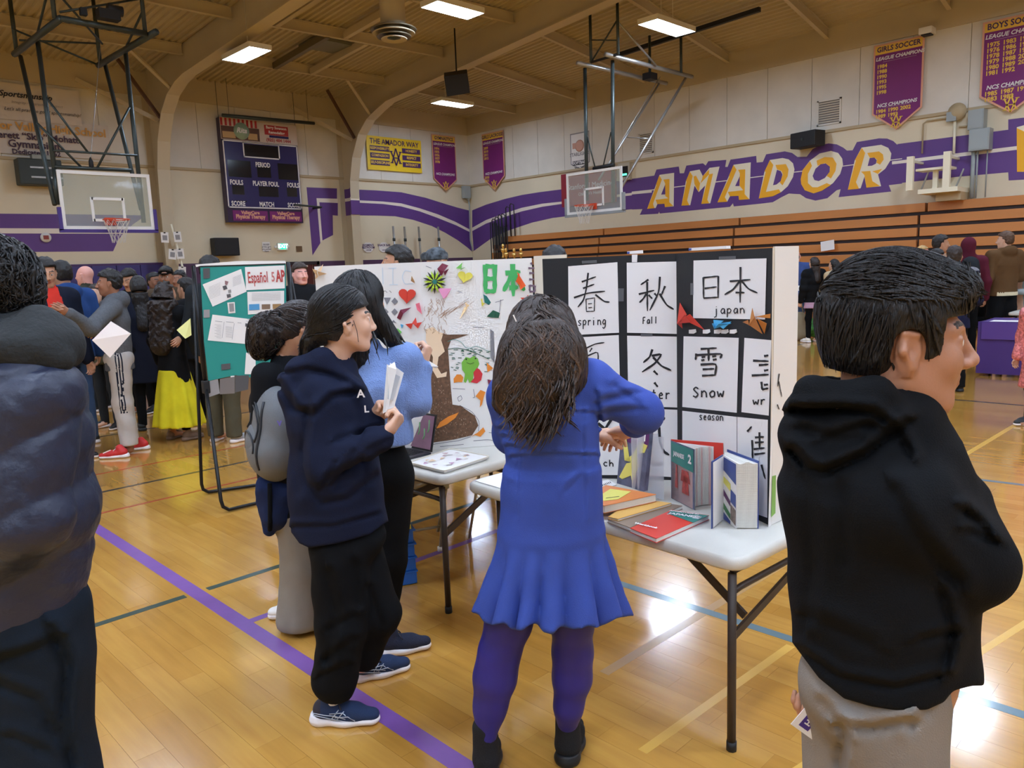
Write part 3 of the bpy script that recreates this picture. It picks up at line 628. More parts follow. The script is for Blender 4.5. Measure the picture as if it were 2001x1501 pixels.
for (u, v_, s_) in ((.22,.36,'RESPONSIBILITY'), (.22,.57,'COMPASSION'), (.22,.78,'SELF-DISCIPLINE'), (.8,.36,'HONESTY'), (.8,.57,'RESPECT'), (.8,.78,'INTEGRITY')):
    MB().box((x0+W*u, Yf, z1-Hs*v_), (W*.34, .008, Hs*.145)).build('word_box', M_DPUR, t); letter(MB(), s_, (x0+W*u, Yf-.006, z1-Hs*v_), EX, EZ, .115, bold=.004, width=.95).build('lettering', M_YEL, t)
emblem(MB(), (x0+W*.51, Yf-.002, z1-Hs*.57), EX, EZ, .28).build('emblem', M_DPUR, t)
for u in (.06, .94): MB().lathe([(.02,0),(.02,.1)], (x0+W*u, Y_, z1-.03), 6, [EX, EZ, EY]).build('grommet', M_CHROME, t)
# white name banners, far left
Y_ = YE-.12; a = at(-60,155,Y=Y_); b = at(153,178,Y=Y_); c = at(155,246,Y=Y_)
def sheet(t, x0, x1, z0, z1, Y_, m, amp=.02, name='cloth'):
    vs = []; fs = []; nx, nz = 24, 6
    for i in range(nx+1):
        for j in range(nz+1): vs.append((x0+(x1-x0)*i/nx, Y_+amp*math.sin(i*1.3+j*.8)*math.sin(j*1.1+.4), z0+(z1-z0)*j/nz))
    for i in range(nx):
        for j in range(nz): fs.append((i*(nz+1)+j, (i+1)*(nz+1)+j, (i+1)*(nz+1)+j+1, i*(nz+1)+j+1))
    mb = MB(); mb.add(vs, fs, True); return mb.build(name, m, t)
t = thing('banner', 'white sportsmanship cloth banner, upper of the two at the far left', 'banner', ((a[0]+b[0])/2, Y_, b[2]))
M_CLOTHW = mat('banner cloth white', (216,206,196), .7)
sheet(t, a[0], b[0], c[2], b[2], Y_, M_CLOTHW); XL_ = lambda x, y: at(x, y, Y=Y_-.03)
letter(MB(), 'Sportsmanship', XL_(50,187), EX, EZ, .19, shear=.3, bold=.004).build('lettering', M_INK, t)
letter(MB(), 'Integrity · Character · Respect', XL_(73,204), EX, EZ, .09, shear=.3).build('lettering', M_GREYP, t); letter(MB(), "Let's all practice good sportsmanship!", XL_(85,219), EX, EZ, .11, shear=.3).build('lettering', M_INK, t)
Y2 = YE-.08; a = at(-60,229,Y=Y2); b = at(211,246,Y=Y2); c = at(215,313,Y=Y2)
t = thing('banner', 'white school gymnasium name banner with gold heading, lower of the two at the far left', 'banner', ((a[0]+b[0])/2, Y2, b[2]+.1))
sheet(t, a[0], b[0], c[2], b[2], Y2, M_CLOTHW, .015); XL_ = lambda x, y: at(x, y, Y=Y2-.03)
letter(MB(), 'Amador Valley High School', XL_(207,262), EX, EZ, .27, bold=.008, align='RIGHT').build('lettering', mat('gold print', (212,160,80), .6), t)
M_PLP = mat('dark plum print', (70,44,66), .6); letter(MB(), 'Everett “Skip” Mohatt', XL_(154,275), EX, EZ, .22, bold=.006, align='RIGHT').build('lettering', M_PLP, t); letter(MB(), 'Gymnasium', XL_(70,284), EX, EZ, .25, bold=.006).build('lettering', M_PLP, t); letter(MB(), 'Dedicated 1962', XL_(72,299), EX, EZ, .165, bold=.005).build('lettering', M_PLP, t)
# softball pennant
a = at(1113,263,X=XR-.06); b = at(1150,254,X=XR-.06); c = at(1113,326,X=XR-.06); d = at(1133,335,X=XR-.06)
t = thing('banner', 'small white softball pennant behind the bleacher side hoop', 'banner', tuple(a)); N = V(*NR)
q = lambda u, z: V(XR-.04, a[1]+(b[1]-a[1])*u, z)
zt, zb, zz = (a[2]+b[2])/2, c[2]+.06, c[2]-.14
MB().poly([q(0,zt), q(1,zt), q(1,zb), q(.5,zz), q(0,zb)], N, .01).build('edging', M_GREYP, t); MB().poly([q(.05,zt-.04)+N*.004, q(.95,zt-.04)+N*.004, q(.95,zb+.02)+N*.004, q(.5,zz+.05)+N*.004, q(.05,zb+.02)+N*.004], N, .003).build('cloth', M_PAPER, t)
mb = MB(); mb.lathe([(.19,0),(.15,.005)], q(.5,zt-.42)+N*.006, 14, [EY, EZ, N]); mb.box(q(.25,zt-.4)+N*.006, (.004,.2,.18)); mb.build('mascot_patch', mat('pink tan print', (210,160,140), .6), t)
u_ = V(0,-1,0)
mb = letter(MB(), 'STARLIGHTS', q(.5,zt-.68)+N*.008, u_, EZ, .15, bold=.006); mb.build('lettering', M_GREYP, t); MB().box(q(.5,zt-.95)+N*.005, (.004,.62,.14)).build('label', M_INK, t)
letter(MB(), 'SOFTBALL', q(.5,zt-.95)+N*.009, u_, EZ, .13, bold=.004).build('lettering', M_LET, t); letter(MB(), '2016 2018', q(.5,zt-1.12)+N*.008, u_, EZ, .11, bold=.004).build('lettering', M_INK, t)
# red sponsor board behind the side hoop
a = at(1098,343,X=XR-.15); c = at(1165,392,X=XR-.15)
t = thing('sponsor_board', 'dark red sponsor board on the wall behind the side hoop', 'sign', (XR-.1, (a[1]+c[1])/2, c[2]))
MB().bx(XR-.2, XR-.005, a[1], at(1200,392,X=XR-.15)[1], c[2]-.1, a[2]+.02).build('board', mat('sponsor dark red', (148,36,52), .4), t)
mb = letter(MB(), 'Stanford | Medicine', (XR-.205, c[1]+.2, c[2]+.5), u_, EZ, .24); letter(mb, 'Children’s Health', (XR-.205, c[1]+.2, c[2]+.25), u_, EZ, .14); mb.build('lettering', M_LET, t)
a = at(1214,326,X=XR-.1); c = at(1228,350,X=XR-.1); t = thing('shot_clock', 'small wall display with a green lit readout right of the side hoop', 'display', (XR-.06, a[1], c[2]))
MB().bx(XR-.12, XR-.004, a[1]+.12, c[1]-.06, c[2]-.02, a[2]+.1).build('case', mat('case beige', (190,180,160), .5), t); MB().bx(XR-.126, XR-.12, a[1]+.02, c[1], c[2]+.08, a[2]).build('screen', M_DKP, t); MB().bx(XR-.13, XR-.126, a[1]-.02, c[1]+.04, c[2]+.12, c[2]+.18).build('readout', mat('lit green digits', (80,230,160), .4, emit=3), t)
# vents
def vent(x0, y0, x1, y1, label):
    a = at(x0, y0, X=XR-.05); c = at(x1, y1, X=XR-.05); t = thing('wall_vent', label, 'vent', (XR-.04, (a[1]+c[1])/2, c[2]), 0, 'louvred wall vents')
    ya, yb, z0, z1 = a[1], c[1], c[2], a[2]
    f = MB(); f.bx(XR-.06, XR-.031, ya-.04, ya, z0, z1); f.bx(XR-.06, XR-.031, yb, yb+.04, z0, z1); f.bx(XR-.06, XR-.031, yb, ya, z1-.04, z1); f.bx(XR-.06, XR-.031, yb, ya, z0, z0+.04); f.build('rim', M_PANEL, t)
    MB().bx(XR-.034, XR-.0305, yb, ya, z0, z1).build('backing', mat('vent grey', (120,112,104), .7), t)
    k = 9
    for i in range(k): z = z0+.05+(z1-z0-.1)*(i+.5)/k; MB().bar((XR-.05, ya-.04, z), (XR-.05, yb+.04, z), .03, .012, up=(1,0,1)).build('louvre', M_PANEL, t)
vent(1597,198,1643,240,'grey louvred wall vent left of the girls soccer banner'); vent(1248,262,1277,298,'grey louvred wall vent behind the side hoop struts')
# loudspeakers
def speaker(c, ax, sz, label, parts=True):
    t = thing('loudspeaker', label, 'loudspeaker', tuple(c)); ax = [V(*a_) for a_ in ax]; c = V(*c)
    MB().box(c, sz, ax, bev=.02).build('cabinet', M_BLACK, t); MB().box(c-ax[1]*(sz[1]/2+.005), (sz[0]*.9, .012, sz[2]*.88), ax).build('grille', mat('speaker grille', (40,40,42), .8, bump=.5, bscale=300), t)
    MB().bar(c+ax[1]*sz[1]*.4, c+ax[1]*(sz[1]*.5+.02), .06, .06).build('bracket', M_STEEL_D, t); return t
a = at(415,465,Y=YE-.25); b = at(463,466,Y=YE-.25); c = at(440,500,Y=YE-.25); speaker(((a[0]+b[0])/2, YE-.22, (a[2]+c[2])/2), [EX, EY, EZ], (b[0]-a[0], .3, a[2]-c[2]), 'black loudspeaker low on the end wall under the scoreboard')
a = at(1578,273,X=XR-.3); u = nrm((-.25,-1,0)); v = nrm((0,0,1)); n = np.cross(u, v); speaker(a, [u, nrm(-n) if n[0] > 0 else nrm(n), v], (.75,.4,.38), 'black loudspeaker on the bleacher wall above the letter O')
p = at(893,162,Z=6.5); u = nrm((.75,-.66,.12)); n = nrm(np.cross(EZ, u)+V(0,0,.5)); v = np.cross(u, n); t = speaker(p, [u, n, v], (.6,.42,.5), 'black loudspeaker hung from the second roof frame')
MB().tube([p, (p[0], p[1], deck(p[0], p[1]))], .02, 6).build('hanger', M_BLACK, t)
a = at(78,337,Y=YE-.3); t = thing('wall_heater', 'dark box with two light bars on the wall behind the left hoop', 'wall unit', tuple(a)); MB().box(a+EY*.08, (.95,.4,.62), None, .03).build('case', mat('dark green grey', (52,60,56), .5), t)
for dz in (.1, -.13): MB().box(a+V(.12,-.13,dz), (.7,.02,.04)).build('light_bar', M_CHROME, t)
MB().box(a+V(.1,.0,.36), (.5,.2,.1)).build('top_box', mat('grey metal', (140,140,130), .4, metal=.4), t)
# ceiling diffuser, duct, hatch
p = at(769,58,Z=6.7); t = thing('ceiling_diffuser', 'round ringed air diffuser on a short duct beside the ceiling light', 'air diffuser', tuple(p)); zc = deck(p[0], p[1])
MB().lathe([(.26,-.02),(.26,zc-6.7)], p, 24).build('duct', M_BEAM, t)
M_DRING = mat('diffuser rings', (120,110,90), .4, metal=.3)
for k, (r_, z_) in enumerate(((.48,.0), (.44,-.07), (.36,-.13), (.27,-.18))): MB().lathe([(r_-.06,z_+.03),(r_,z_),(r_-.01,z_-.02),(r_-.08,z_+.015)], p, 28).build('ring', M_DRING if k % 2 == 0 else M_BEAM, t)
MB().lathe([(.02,-.2),(.16,-.16),(.16,-.1)], p, 16).build('core', M_STEEL_D, t)
MB().box((p[0]-.1, p[1]+.1, zc-.05), (1.3,1.3,.25)).build('plenum_box', M_BEAM, t)
p = at(640,122,Z=7.1); t = thing('roof_hatch', 'framed roof hatch opening between two ceiling purlins', 'hatch', tuple(p))
for s_ in (-.55, .55): MB().bar((p[0]+s_, 19.5, deck(p[0]+s_, 19.5)-.2), (p[0]+s_, 16.85, deck(p[0]+s_, 16.85)-.2), .12, .16).build('frame_rail', M_BEAM if s_ > 0 else M_DRING, t)
MB().bx(p[0]-.5, p[0]+.5, p[1]-.4, p[1]+.5, deck(*p[:2])-.1, deck(*p[:2])-.02).build('cover', mat('hatch grey', (120,120,112), .5), t)
for xx in (9.4, 11.2): MB().bar((xx, 16.7, deck(xx, 16.7)-.2), (xx, 14.1, deck(xx, 14.1)-.2), .12, .16).build('frame_rail', M_BEAM, t)
# small wall things
def plate(name, label, cat, x0, y0, x1, y1, m, plane='Y', th=.02, group=None):
    if plane == 'Y': a = at(x0, y0, Y=YE-th); c = at(x1, y1, Y=YE-th); t = MB().bx(a[0], c[0], YE-th, YE-.002, c[2], a[2]).build(name, m)
    else: a = at(x0, y0, X=XR-th); c = at(x1, y1, X=XR-th); t = MB().bx(XR-th, XR-.002, a[1], c[1], c[2], a[2]).build(name, m)
    return tag(t, label, cat, group)
a = at(543,475,Y=YE-.1); c = at(563,490,Y=YE-.1); t = thing('exit_sign', 'small green lit exit sign on the end wall', 'exit sign', ((a[0]+c[0])/2, YE-.06, c[2]))
MB().bx(a[0], c[0], YE-.1, YE-.002, c[2]+.02, a[2]).build('case', M_WHITE, t); MB().bx(a[0]+.06, c[0]-.06, YE-.104, YE-.1, c[2]+.05, a[2]-.02).build('face', mat('lit exit green', (30,240,140), .4, emit=2.2), t); letter(MB(), 'EXIT', ((a[0]+c[0])/2, YE-.107, (a[2]+c[2])/2+.02), EX, EZ, .16, bold=.006).build('lettering', mat('exit letter pale', (190,255,220), .4, emit=3), t)
MB().lathe([(.05,0),(.05,.06)], (a[0]-.04, YE-.06, (a[2]+c[2])/2), 10, [EX, EZ, EY]).build('lamp_head', M_WHITE, t); MB().lathe([(.05,0),(.05,.06)], (c[0]+.04, YE-.06, (a[2]+c[2])/2), 10, [EX, EZ, EY]).build('lamp_head', M_WHITE, t)
def notice(name, label, x0, y0, x1, y1, lines, rz=0.0, oct_=False, arrow=False, sz=.1):
    a = at(x0, y0, Y=YE-.02); c = at(x1, y1, Y=YE-.02); m = (a+c)/2; t = thing(name, label, 'sign', tuple(m)); W, H_ = c[0]-a[0], a[2]-c[2]
    if oct_:
        k = .28; pts = [(-.5,-.5+k),(-.5+k,-.5),(.5-k,-.5),(.5,-.5+k),(.5,.5-k),(.5-k,.5),(-.5+k,.5),(-.5,.5-k)]
    else: pts = [(-.5,-.5),(.5,-.5),(.5,.5),(-.5,.5)]
    MB().poly([m+EX*p[0]*W+EZ*p[1]*H_ for p in pts], V(0,-1,0), .01).build('sheet', M_PAPER, t)
    mb = MB()
    for i, s_ in enumerate(lines): letter(mb, s_, m+V(0,-.004,H_*(.22-.24*i)), EX, EZ, sz, bold=.003)
    if arrow: mb.box(m+V(0,-.004,-H_*.27), (W*.4,.003,.02)); mb.poly([m+V(W*.3,-.003,-H_*.27), m+V(W*.18,-.003,-H_*.2), m+V(W*.18,-.003,-H_*.34)], V(0,-1,0), .002)
    mb.build('lettering', M_DPUR if oct_ else M_GREYP, t)
notice('wall_notice', 'white sheet of printed rules left of the exit sign', 512,473,529,491, ['RULES','of the gym','are posted','here'], sz=.07)
notice('direction_sign', 'white octagonal arrow sign for the restrooms, left of two', 709,474,730,493, ['WOMEN’S','RESTROOM'], oct_=True, arrow=True)
notice('direction_sign', 'white octagonal arrow sign beside the grey poles, right of two', 740,474,761,493, ['SNACK BAR'], oct_=True, arrow=True)
plate('wall_plate', 'small brown wall plate right of the exit sign', 'plate', 579,481,591,492, mat('plate brown', (110,84,56), .5))
a = at(90,464,Y=YE-.06); t = thing('wall_plaque', 'round white plaque with a red centre on the purple stripe', 'plaque', tuple(a)); MB().lathe([(.12,0),(.12,.05)], a, 20, [EX, EZ, EY]).build('disc', M_PAPER, t); MB().box(a-EY*.006, (.12,.012,.1)).build('red_shape', mat('plaque red', (150,60,50), .5), t)
# leaning pole with sheets
a = at(334,438,Y=21.3); b = at(360,560,Y=21.3); b[2] = 0; b[0] = a[0]+.55; t = thing('leaning_pole', 'thin white pole leaning by the frame column with printed sheets taped on', 'pole', tuple(b)); MB().tube([a, b], .03, 8).build('shaft', M_IVORY, t)
for (x, y, r_) in ((322,464,-.03),(347,463,.04),(337,497,-.14),(352,496,.05),(356,531,-.1)):
    p = at(x, y, Y=21.2); u = V(math.cos(r_), 0, math.sin(r_)); v = V(-math.sin(r_), 0, math.cos(r_)); MB().box(p, (.2,.004,.27), [u, EY, v]).build('sheet', M_PAPER, t)
    MB().box(p-EY*.004-v*.01, (.12,.003,.13), [u, EY, v]).build('printed_block', M_GREYP, t); MB().box(p-EY*.006+v*.12, (.05,.012,.03), [u, EY, v]).build('clip', M_INK, t)
# volleyball poles
for i, (x, y0, dk) in enumerate(((768,442,0),(790,443,1),(818,443,1),(856,443,0))):
    a = at(x, y0, Y=YE-.35); t = thing('volleyball_pole', ('slim grey steel pole against the end wall behind the posters, ' + ('leftmost','second from left','third from left','rightmost')[i] + ' of four'), 'pole', (a[0]+.06, YE-.35, 0), 0, 'steel poles stored against the end wall')
    MB().tube([(a[0]+.06, YE-.35, 0.0), a], .035, 10).build('tube', M_CHROME if not dk else mat('dull steel pole', (140,132,120), .4, metal=.4), t)
    MB().lathe([(.05,0),(.05,.1)], (a[0]+.01, YE-.35, a[2]-.5), 10).build('collar', M_STEEL_D, t)
# corner conduit box
a = at(906,363,Y=YE-.18); c = at(924,388,Y=YE-.18); t = thing('junction_box', 'grey junction box with a conduit down the room corner', 'electrical box', (c[0]-.1, YE-.15, c[2]))
MB().bx(a[0], a[0]+.32, YE-.2, YE-.05, c[2], a[2]).build('box', M_GREYB, t)
pp = [at(915,388,Y=YE-.12), at(917,400,Y=YE-.12), at(919,470,Y=YE-.12), at(923,486,Y=YE-.12), at(932,491,Y=YE-.12)]; pp[3:] = [p for p in pp[3:]]; pp = [V(min(p[0], XR-.08), p[1], p[2]) for p in pp]
MB().tube(pp, .022, 8).build('conduit', M_GREYB, t); MB().lathe([(.03,0),(.08,.12)], pp[0]-EZ*.1, 8).build('fitting', M_GREYB, t)
# right wall services: platform, boxes, conduits, bell
def RW_(x, y, o=0.0): return at(x, y, X=XR-o)
t = thing('wall_platform', 'cream steel camera platform high on the bleacher wall', 'platform', tuple(RW_(1830,380,.3)))
a = RW_(1792,372,.9); b = RW_(1870,362,.9); z = (a[2]+b[2])/2
MB().bx(XR-.85, XR-.001, b[1], a[1], z-.1, z).build('deck', M_IVORY, t)
for x, ya, yb in ((1780,306,365),(1852,296,362)):
    p = RW_(x, ya, .8); MB().bx(XR-.85, XR-.75, p[1]-.07, p[1]+.07, z, p[2]).build('post', M_IVORY, t); MB().bar((XR-.8,p[1],p[2]-.1),(XR-.01,p[1],p[2]-.1), .05,.05).build('arm', M_IVORY, t)
p = RW_(1830,345,.4); MB().bx(XR-.5,XR-.42, p[1]-.05,p[1]+.05, z, z+.42).build('table_leg', M_IVORY, t); MB().bx(XR-.7,XR-.2, p[1]-.35,p[1]+.35, z+.42, z+.47).build('table_top', M_IVORY, t)
for x in (1800, 1868): p = RW_(x, 350, .4); MB().bar((XR-.4,p[1],z),(XR-.4,p[1]-.15,z+.4), .03,.03).build('rail', M_CHROME, t)
MB().bx(XR-.6, XR-.001, b[1], a[1]-.3, 2.86, z-.1).build('back_panel', M_LEDGE, t)
for x0, y0, x1, y1, lab in ((1892,216,1921,250,'upper grey electrical box right of the platform'), (1894,254,1932,291,'lower and larger grey electrical box right of the platform')):
    a = RW_(x0, y0, .3); c = RW_(x1, y1, .3); t = thing('electrical_box', lab, 'electrical box', tuple((a+c)/2)); MB().bx(XR-.3, XR-.002, c[1], a[1], c[2], a[2]).build('case', M_GREYB, t); MB().bx(XR-.312, XR-.3, c[1]+.02, a[1]-.02, c[2]+.02, a[2]-.02).build('cover', M_GREYB, t)
t = thing('conduit_run', 'three thin grey conduits below the lower electrical box', 'conduit', tuple(RW_(1905,380,.1)))
for x, r_ in ((1903,.045),(1911,.02),(1930,.014)):
    a = RW_(x, 291, .12); b = RW_(x-3, 385, .12); b[1] = a[1]; b[2] = 2.90; MB().tube([a, b], r_, 8).build('conduit', M_GREYB, t)
t = thing('alarm_bell', 'round beige wall bell on a bracket above the camera platform', 'bell', tuple(RW_(1869,222,.1))); MB().lathe([(.02,-.06),(.19,-.02),(.19,.0),(.05,.05)], RW_(1870,218,.12), 20, [EY, EZ, -EX]).build('gong', M_LEDGE, t)
MB().box(RW_(1860,228,.1), (.1,.2,.2)).build('box', M_GREYB, t); MB().tube([RW_(1866,235,.06), RW_(1864,300,.06)], .03, 8).build('conduit', M_IVORY, t); MB().tube([RW_(1856,230,.05), RW_(1812,236,.05), RW_(1804,242,.05), RW_(1802,300,.05)], .018, 6).build('conduit', M_LEDGE, t); MB().tube([RW_(1874,248,.05), RW_(1892,246,.05)], .02, 6).build('conduit', M_LEDGE, t)
a = RW_(1812,61,.25); t = thing('wall_camera', 'small white device under the ceiling beside the girls soccer banner', 'camera', tuple(a)); MB().box(a, (.3,.28,.14), None, .015).build('housing', M_WHITE, t); MB().box(a+V(-.0,.0,-.08), (.2,.2,.03)).build('lens_plate', M_BLACK, t); MB().bar(a, RW_(1818,60,0), .05,.05).build('bracket', M_GREYB, t)
# wall pads left
a = at(-40,512,Y=YE-.1); b = at(313,516,Y=YE-.1); t = thing('wall_pads', 'blue purple padded wall mats behind the crowd at the left', 'wall mat', ((a[0]+b[0])/2, YE-.06, .1)); zt = at(200,517,Y=YE-.1)[2]
M_MAT = mat('wall mat vinyl', (62,54,118), .45, var=.08, vscale=.8); k = int(round((b[0]-a[0])/.61))
for i in range(k): MB().bx(a[0]+.61*i+.006, a[0]+.61*(i+1)-.006, YE-.07, YE-.005, .1, zt-.03, .012).build('pad', M_MAT, t)
MB().bx(a[0], a[0]+.61*k, YE-.075, YE-.002, zt-.03, zt+.02).build('top_strip', M_DPUR, t)
# bleachers
t = thing('bleachers', 'closed wooden bleachers along the wall under the AMADOR lettering', 'bleachers', (XR-.7, 8, 0))
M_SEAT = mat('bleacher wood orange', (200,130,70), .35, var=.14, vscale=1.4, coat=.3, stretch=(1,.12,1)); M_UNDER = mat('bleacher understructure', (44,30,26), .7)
NROW = 10; J = [20.35-4.735*k for k in range(8)]
for r_ in range(NROW):
    zt = 2.87-.279*r_; xf = XR-.28-.075*r_; off = -.0 if r_ == 0 else .12; jy = [J[0]+(.0 if r_ == 0 else .3+.02*r_)]+[j+.15*min(r_, 1)-.02*r_ for j in J[1:]]
    for k in range(len(jy)-1):
        MB().bx(xf, xf+.24, jy[k+1]+.03, jy[k]-.03, zt-.20, zt, .006).build('seat_board', M_SEAT, t)
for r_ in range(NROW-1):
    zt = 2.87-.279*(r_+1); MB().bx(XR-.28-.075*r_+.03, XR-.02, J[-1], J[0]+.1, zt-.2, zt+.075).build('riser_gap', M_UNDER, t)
for (x, y0, y1) in ((998,398,462),(990,404,462),(981,418,478),(975,420,480),(969,424,484),(963,428,486)):
    a = at(x, y0, X=XR-.35); b = at(x+3, y1, X=XR-.35); MB().tube([b+V(0,.05,0), a+V(0,.05,-.05), a, a+V(0,-.14,-.05), b+V(0,-.14,0)], .02, 6).build('handrail', M_BLACK, t)
for x in range(6):
    a = at(958+x*5, 435+x*2, X=XR-.45); MB().tube([V(a[0], a[1], 1.6), a, a+V(0,-.2,0), V(a[0], a[1]-.2, 1.6)], .018, 6).build('handrail', M_BLACK, t)
# ---------------------------------------------------------------- tables and displays
M_TBL = mat('grey white blow moulded plastic', (206,202,192), .42, bump=.12, bscale=420); M_TLEG = mat('dark brown table steel', (62,52,46), .45, metal=.3)
M_FOAM = mat('poster foam board white', (232,228,222), .7); M_FEDGE = mat('board edge cream', (224,214,196), .7); M_BLKB = mat('black poster board', (30,30,32), .75, bump=.1, bscale=200); M_TAPE = mat('tape grey', (92,94,98), .3)
def atp(x, y, p0, n):
    r = cf + cR*(x-1000.5)/FP - cU*(y-750.5)/FP; t = np.dot(n, V(*p0)-C0)/np.dot(n, r); return C0+r*t
def rounded(pts, r, k=5):
    out = []; m = len(pts)
    for i in range(m):
        p = V(*pts[i]); a = nrm(V(*pts[i-1])-p); b = nrm(V(*pts[(i+1) % m])-p)
        for j in range(k+1):
            s_ = j/k; out.append((1-s_)**2*(p+a*r)+2*s_*(1-s_)*p+s_**2*(p+b*r))
    return out
def folding_table(label, o, u, Lx, Ly, name='folding_table', legs=((.12,.05),(.12,-.05))):
    """o = corner, u = direction of the first side (Lx), second side 90 deg to its left"""
    o = V(*o, 0); u = nrm(V(*u, 0)); v = V(-u[1], u[0], 0); t = thing(name, label, 'table', tuple(o+u*Lx/2+v*Ly/2))
    c4 = [o, o+u*Lx, o+u*Lx+v*Ly, o+v*Ly]; R0 = rounded(c4, .07); vs = []; fs = []; m = len(R0); cen = o+u*Lx/2+v*Ly/2
    prof = [(0.012, .738), (0.0, .728), (0.0, .70), (.01, .692), (.05, .692)]
    ring = []
    for ins, z in [(.05, .74), (.012+.004, .7395)]+prof:
        for p in R0: ring.append(p+nrm(cen-p)*ins+EZ*z)
    k = len(prof)+2
    for i in range(k-1):
        for j in range(m): fs.append((i*m+j, (i+1)*m+j, (i+1)*m+(j+1) % m, i*m+(j+1) % m))
    fs.append(tuple(range(m))); fs.append(tuple(((k-1)*m+j) for j in range(m))[::-1])
    MB().add(ring, fs, True).build('tabletop', M_TBL, t)
    return t, o, u, v
def uleg(t, a, b, h=.70, splay=(0,0,0)):
    a = V(*a); b = V(*b)
    for p in (a, b):
        MB().tube([p, p+EZ*(h-.03)], .016, 8).build('leg', M_TLEG, t); MB().lathe([(.019,0),(.019,.035)], p, 8).build('foot_cap', M_BLACK, t)
    MB().tube([a+EZ*(h-.02), b+EZ*(h-.02)], .014, 6).build('leg_crossbar', M_TLEG, t); MB().tube([a+EZ*.60, a*.9+b*.1+EZ*.605, b*.9+a*.1+EZ*.605, b+EZ*.6], .012, 6).build('leg_crossbar', M_TLEG, t)
t1, o, u, v = folding_table('grey white folding table with textbooks, nearest the camera in front of the black kanji board', (2.27,1.25), (.998,-.055), .76, 1.5)
uleg(t1, (2.315,1.30,0), (2.90,1.27,0)); MB().bar((2.315,1.30,.43), (2.90,1.27,.60), .012, .03).build('brace', M_TLEG, t1)
uleg(t1, (2.44,2.60,0), (3.0,2.56,0)); MB().bar((2.5,2.6,.43), (2.6,1.9,.68), .012, .03).build('brace', M_TLEG, t1)
MB().bar((2.5,1.35,.43), (2.55,1.75,.68), .012, .03).build('brace', M_TLEG, t1)
t2, o, u, v = folding_table('grey white folding table under the Japanese drawings poster', (2.325,2.89), (1,.01), 1.83, .76)
uleg(t2, (2.375,2.95,0), (2.375,3.58,0)); MB().bar((2.375,2.95,.42), (2.9,3.0,.62), .012, .035).build('brace', M_TLEG, t2); MB().bar((2.375,3.58,.42), (2.9,3.2,.64), .012, .035).build('brace', M_TLEG, t2); MB().bar((2.9,2.98,.63), (2.9,3.5,.63), .012, .03).build('brace', M_TLEG, t2)
uleg(t2, (4.05,2.97,0), (4.05,3.58,0))
t3, o, u, v = folding_table('grey white folding table behind the drawings poster, holding the laptop', (2.30,3.68), (1,.01), 1.83, .76)
uleg(t3, (2.36,3.74,0), (2.36,4.37,0)); uleg(t3, (4.02,3.76,0), (4.02,4.37,0))
# --- black kanji board
ZT = .742
F0 = V(2.66,1.34,ZT); F1 = V(2.975,1.955,ZT); F2 = V(2.655,2.47,ZT); HT = 1.785
kb = thing('poster_board', 'black folded poster board with white brush kanji sheets, standing on the nearest table', 'poster board', tuple((F0+F1)/2))
def panel(t, a, b, zt, m, me, n, th=.006):
    a = V(*a); b = V(*b); n = V(*n)
    P = [a, b, V(b[0],b[1],zt), V(a[0],a[1],zt)]
    MB().poly(P, n, .0015).build('face_sheet', m, t); MB().poly([p-n*.0016 for p in P], n, th).build('foam_panel', me, t)
def inward(a, b):
    n = np.cross(V(*b)-V(*a), EZ); n[2] = 0; n = nrm(n)
    return n if np.dot(n, C0*V(1,1,0)-V(*a)*V(1,1,0)) > 0 else -n
nR = inward(F0, F1); nL = inward(F1, F2)
panel(kb, F0, F1, HT, M_BLKB, M_FEDGE, nR); panel(kb, F1, F2, HT, M_BLKB, M_FEDGE, nL)
Wg = V(2.84,1.335,ZT); nW = inward(F0, Wg)
panel(kb, F0-nR*.012, Wg-nR*.012, HT+.005, M_FOAM, M_FEDGE, nW)
MB().poly([atp(x, y, F0, nW)+nW*.004 for x, y in ((1510,690),(1532,692),(1527,1008),(1500,1030))], nW, .002).build('side_sheet', M_PAPER, kb)
class Pl:
    def __init__(s, t, p0, n, sc_=1, ox=0, oy=0): s.t = t; s.p0 = V(*p0); s.n = V(*n); s.s = sc_; s.ox = ox; s.oy = oy; s.k = 0
    def P(s, x, y, off=0): return atp(s.ox+x/s.s, s.oy+y/s.s, s.p0, s.n)+s.n*off
    def poly(s, name, pts, m, off=.003, th=.0008): return MB().poly([s.P(x, y, off) for x, y in pts], s.n, th).build(name, m, s.t)
    def stroke(s, mb, pts, w_, off=.005, taper=True):
        """brush stroke: ribbon with rounded swelling, width in px of the crop"""
        Q = [V(*p) for p in pts]; D = []
        for i in range(len(Q)-1):
            n_ = 4
            for j in range(n_): D.append(Q[i]*(1-j/n_)+Q[i+1]*j/n_)
        D.append(Q[-1]); D = [D[0]]+[(D[i-1]+2*D[i]+D[i+1])/4 for i in range(1, len(D)-1)]+[D[-1]]
        m = len(D); L_ = []; R_ = []
        for i, p in enumerate(D):
            t_ = nrm(D[min(i+1, m-1)]-D[max(i-1, 0)]); nn = V(-t_[1], t_[0]); f = i/(m-1)
            ww = w_/2*(1.0 if not taper else (.75+.35*abs(math.cos(f*math.pi)))*(1 if f < .85 else .45+ .55*(1-f)/.15))
            L_.append(p+nn*ww); R_.append(p-nn*ww)
        vs = [s.P(q[0], q[1], off) for q in L_]+[s.P(q[0], q[1], off) for q in R_]
        mb.add(vs, [(i, i+1, m+i+1, m+i) for i in range(m-1)])
    def kanji(s, strokes, w_=14, m=None, name='brush_kanji', off=.005):
        mb = MB()
        for st in strokes: s.k += 1; s.stroke(mb, st, w_, off+.00003*(s.k % 20))
        return mb.build(name, m or M_INK, s.t)
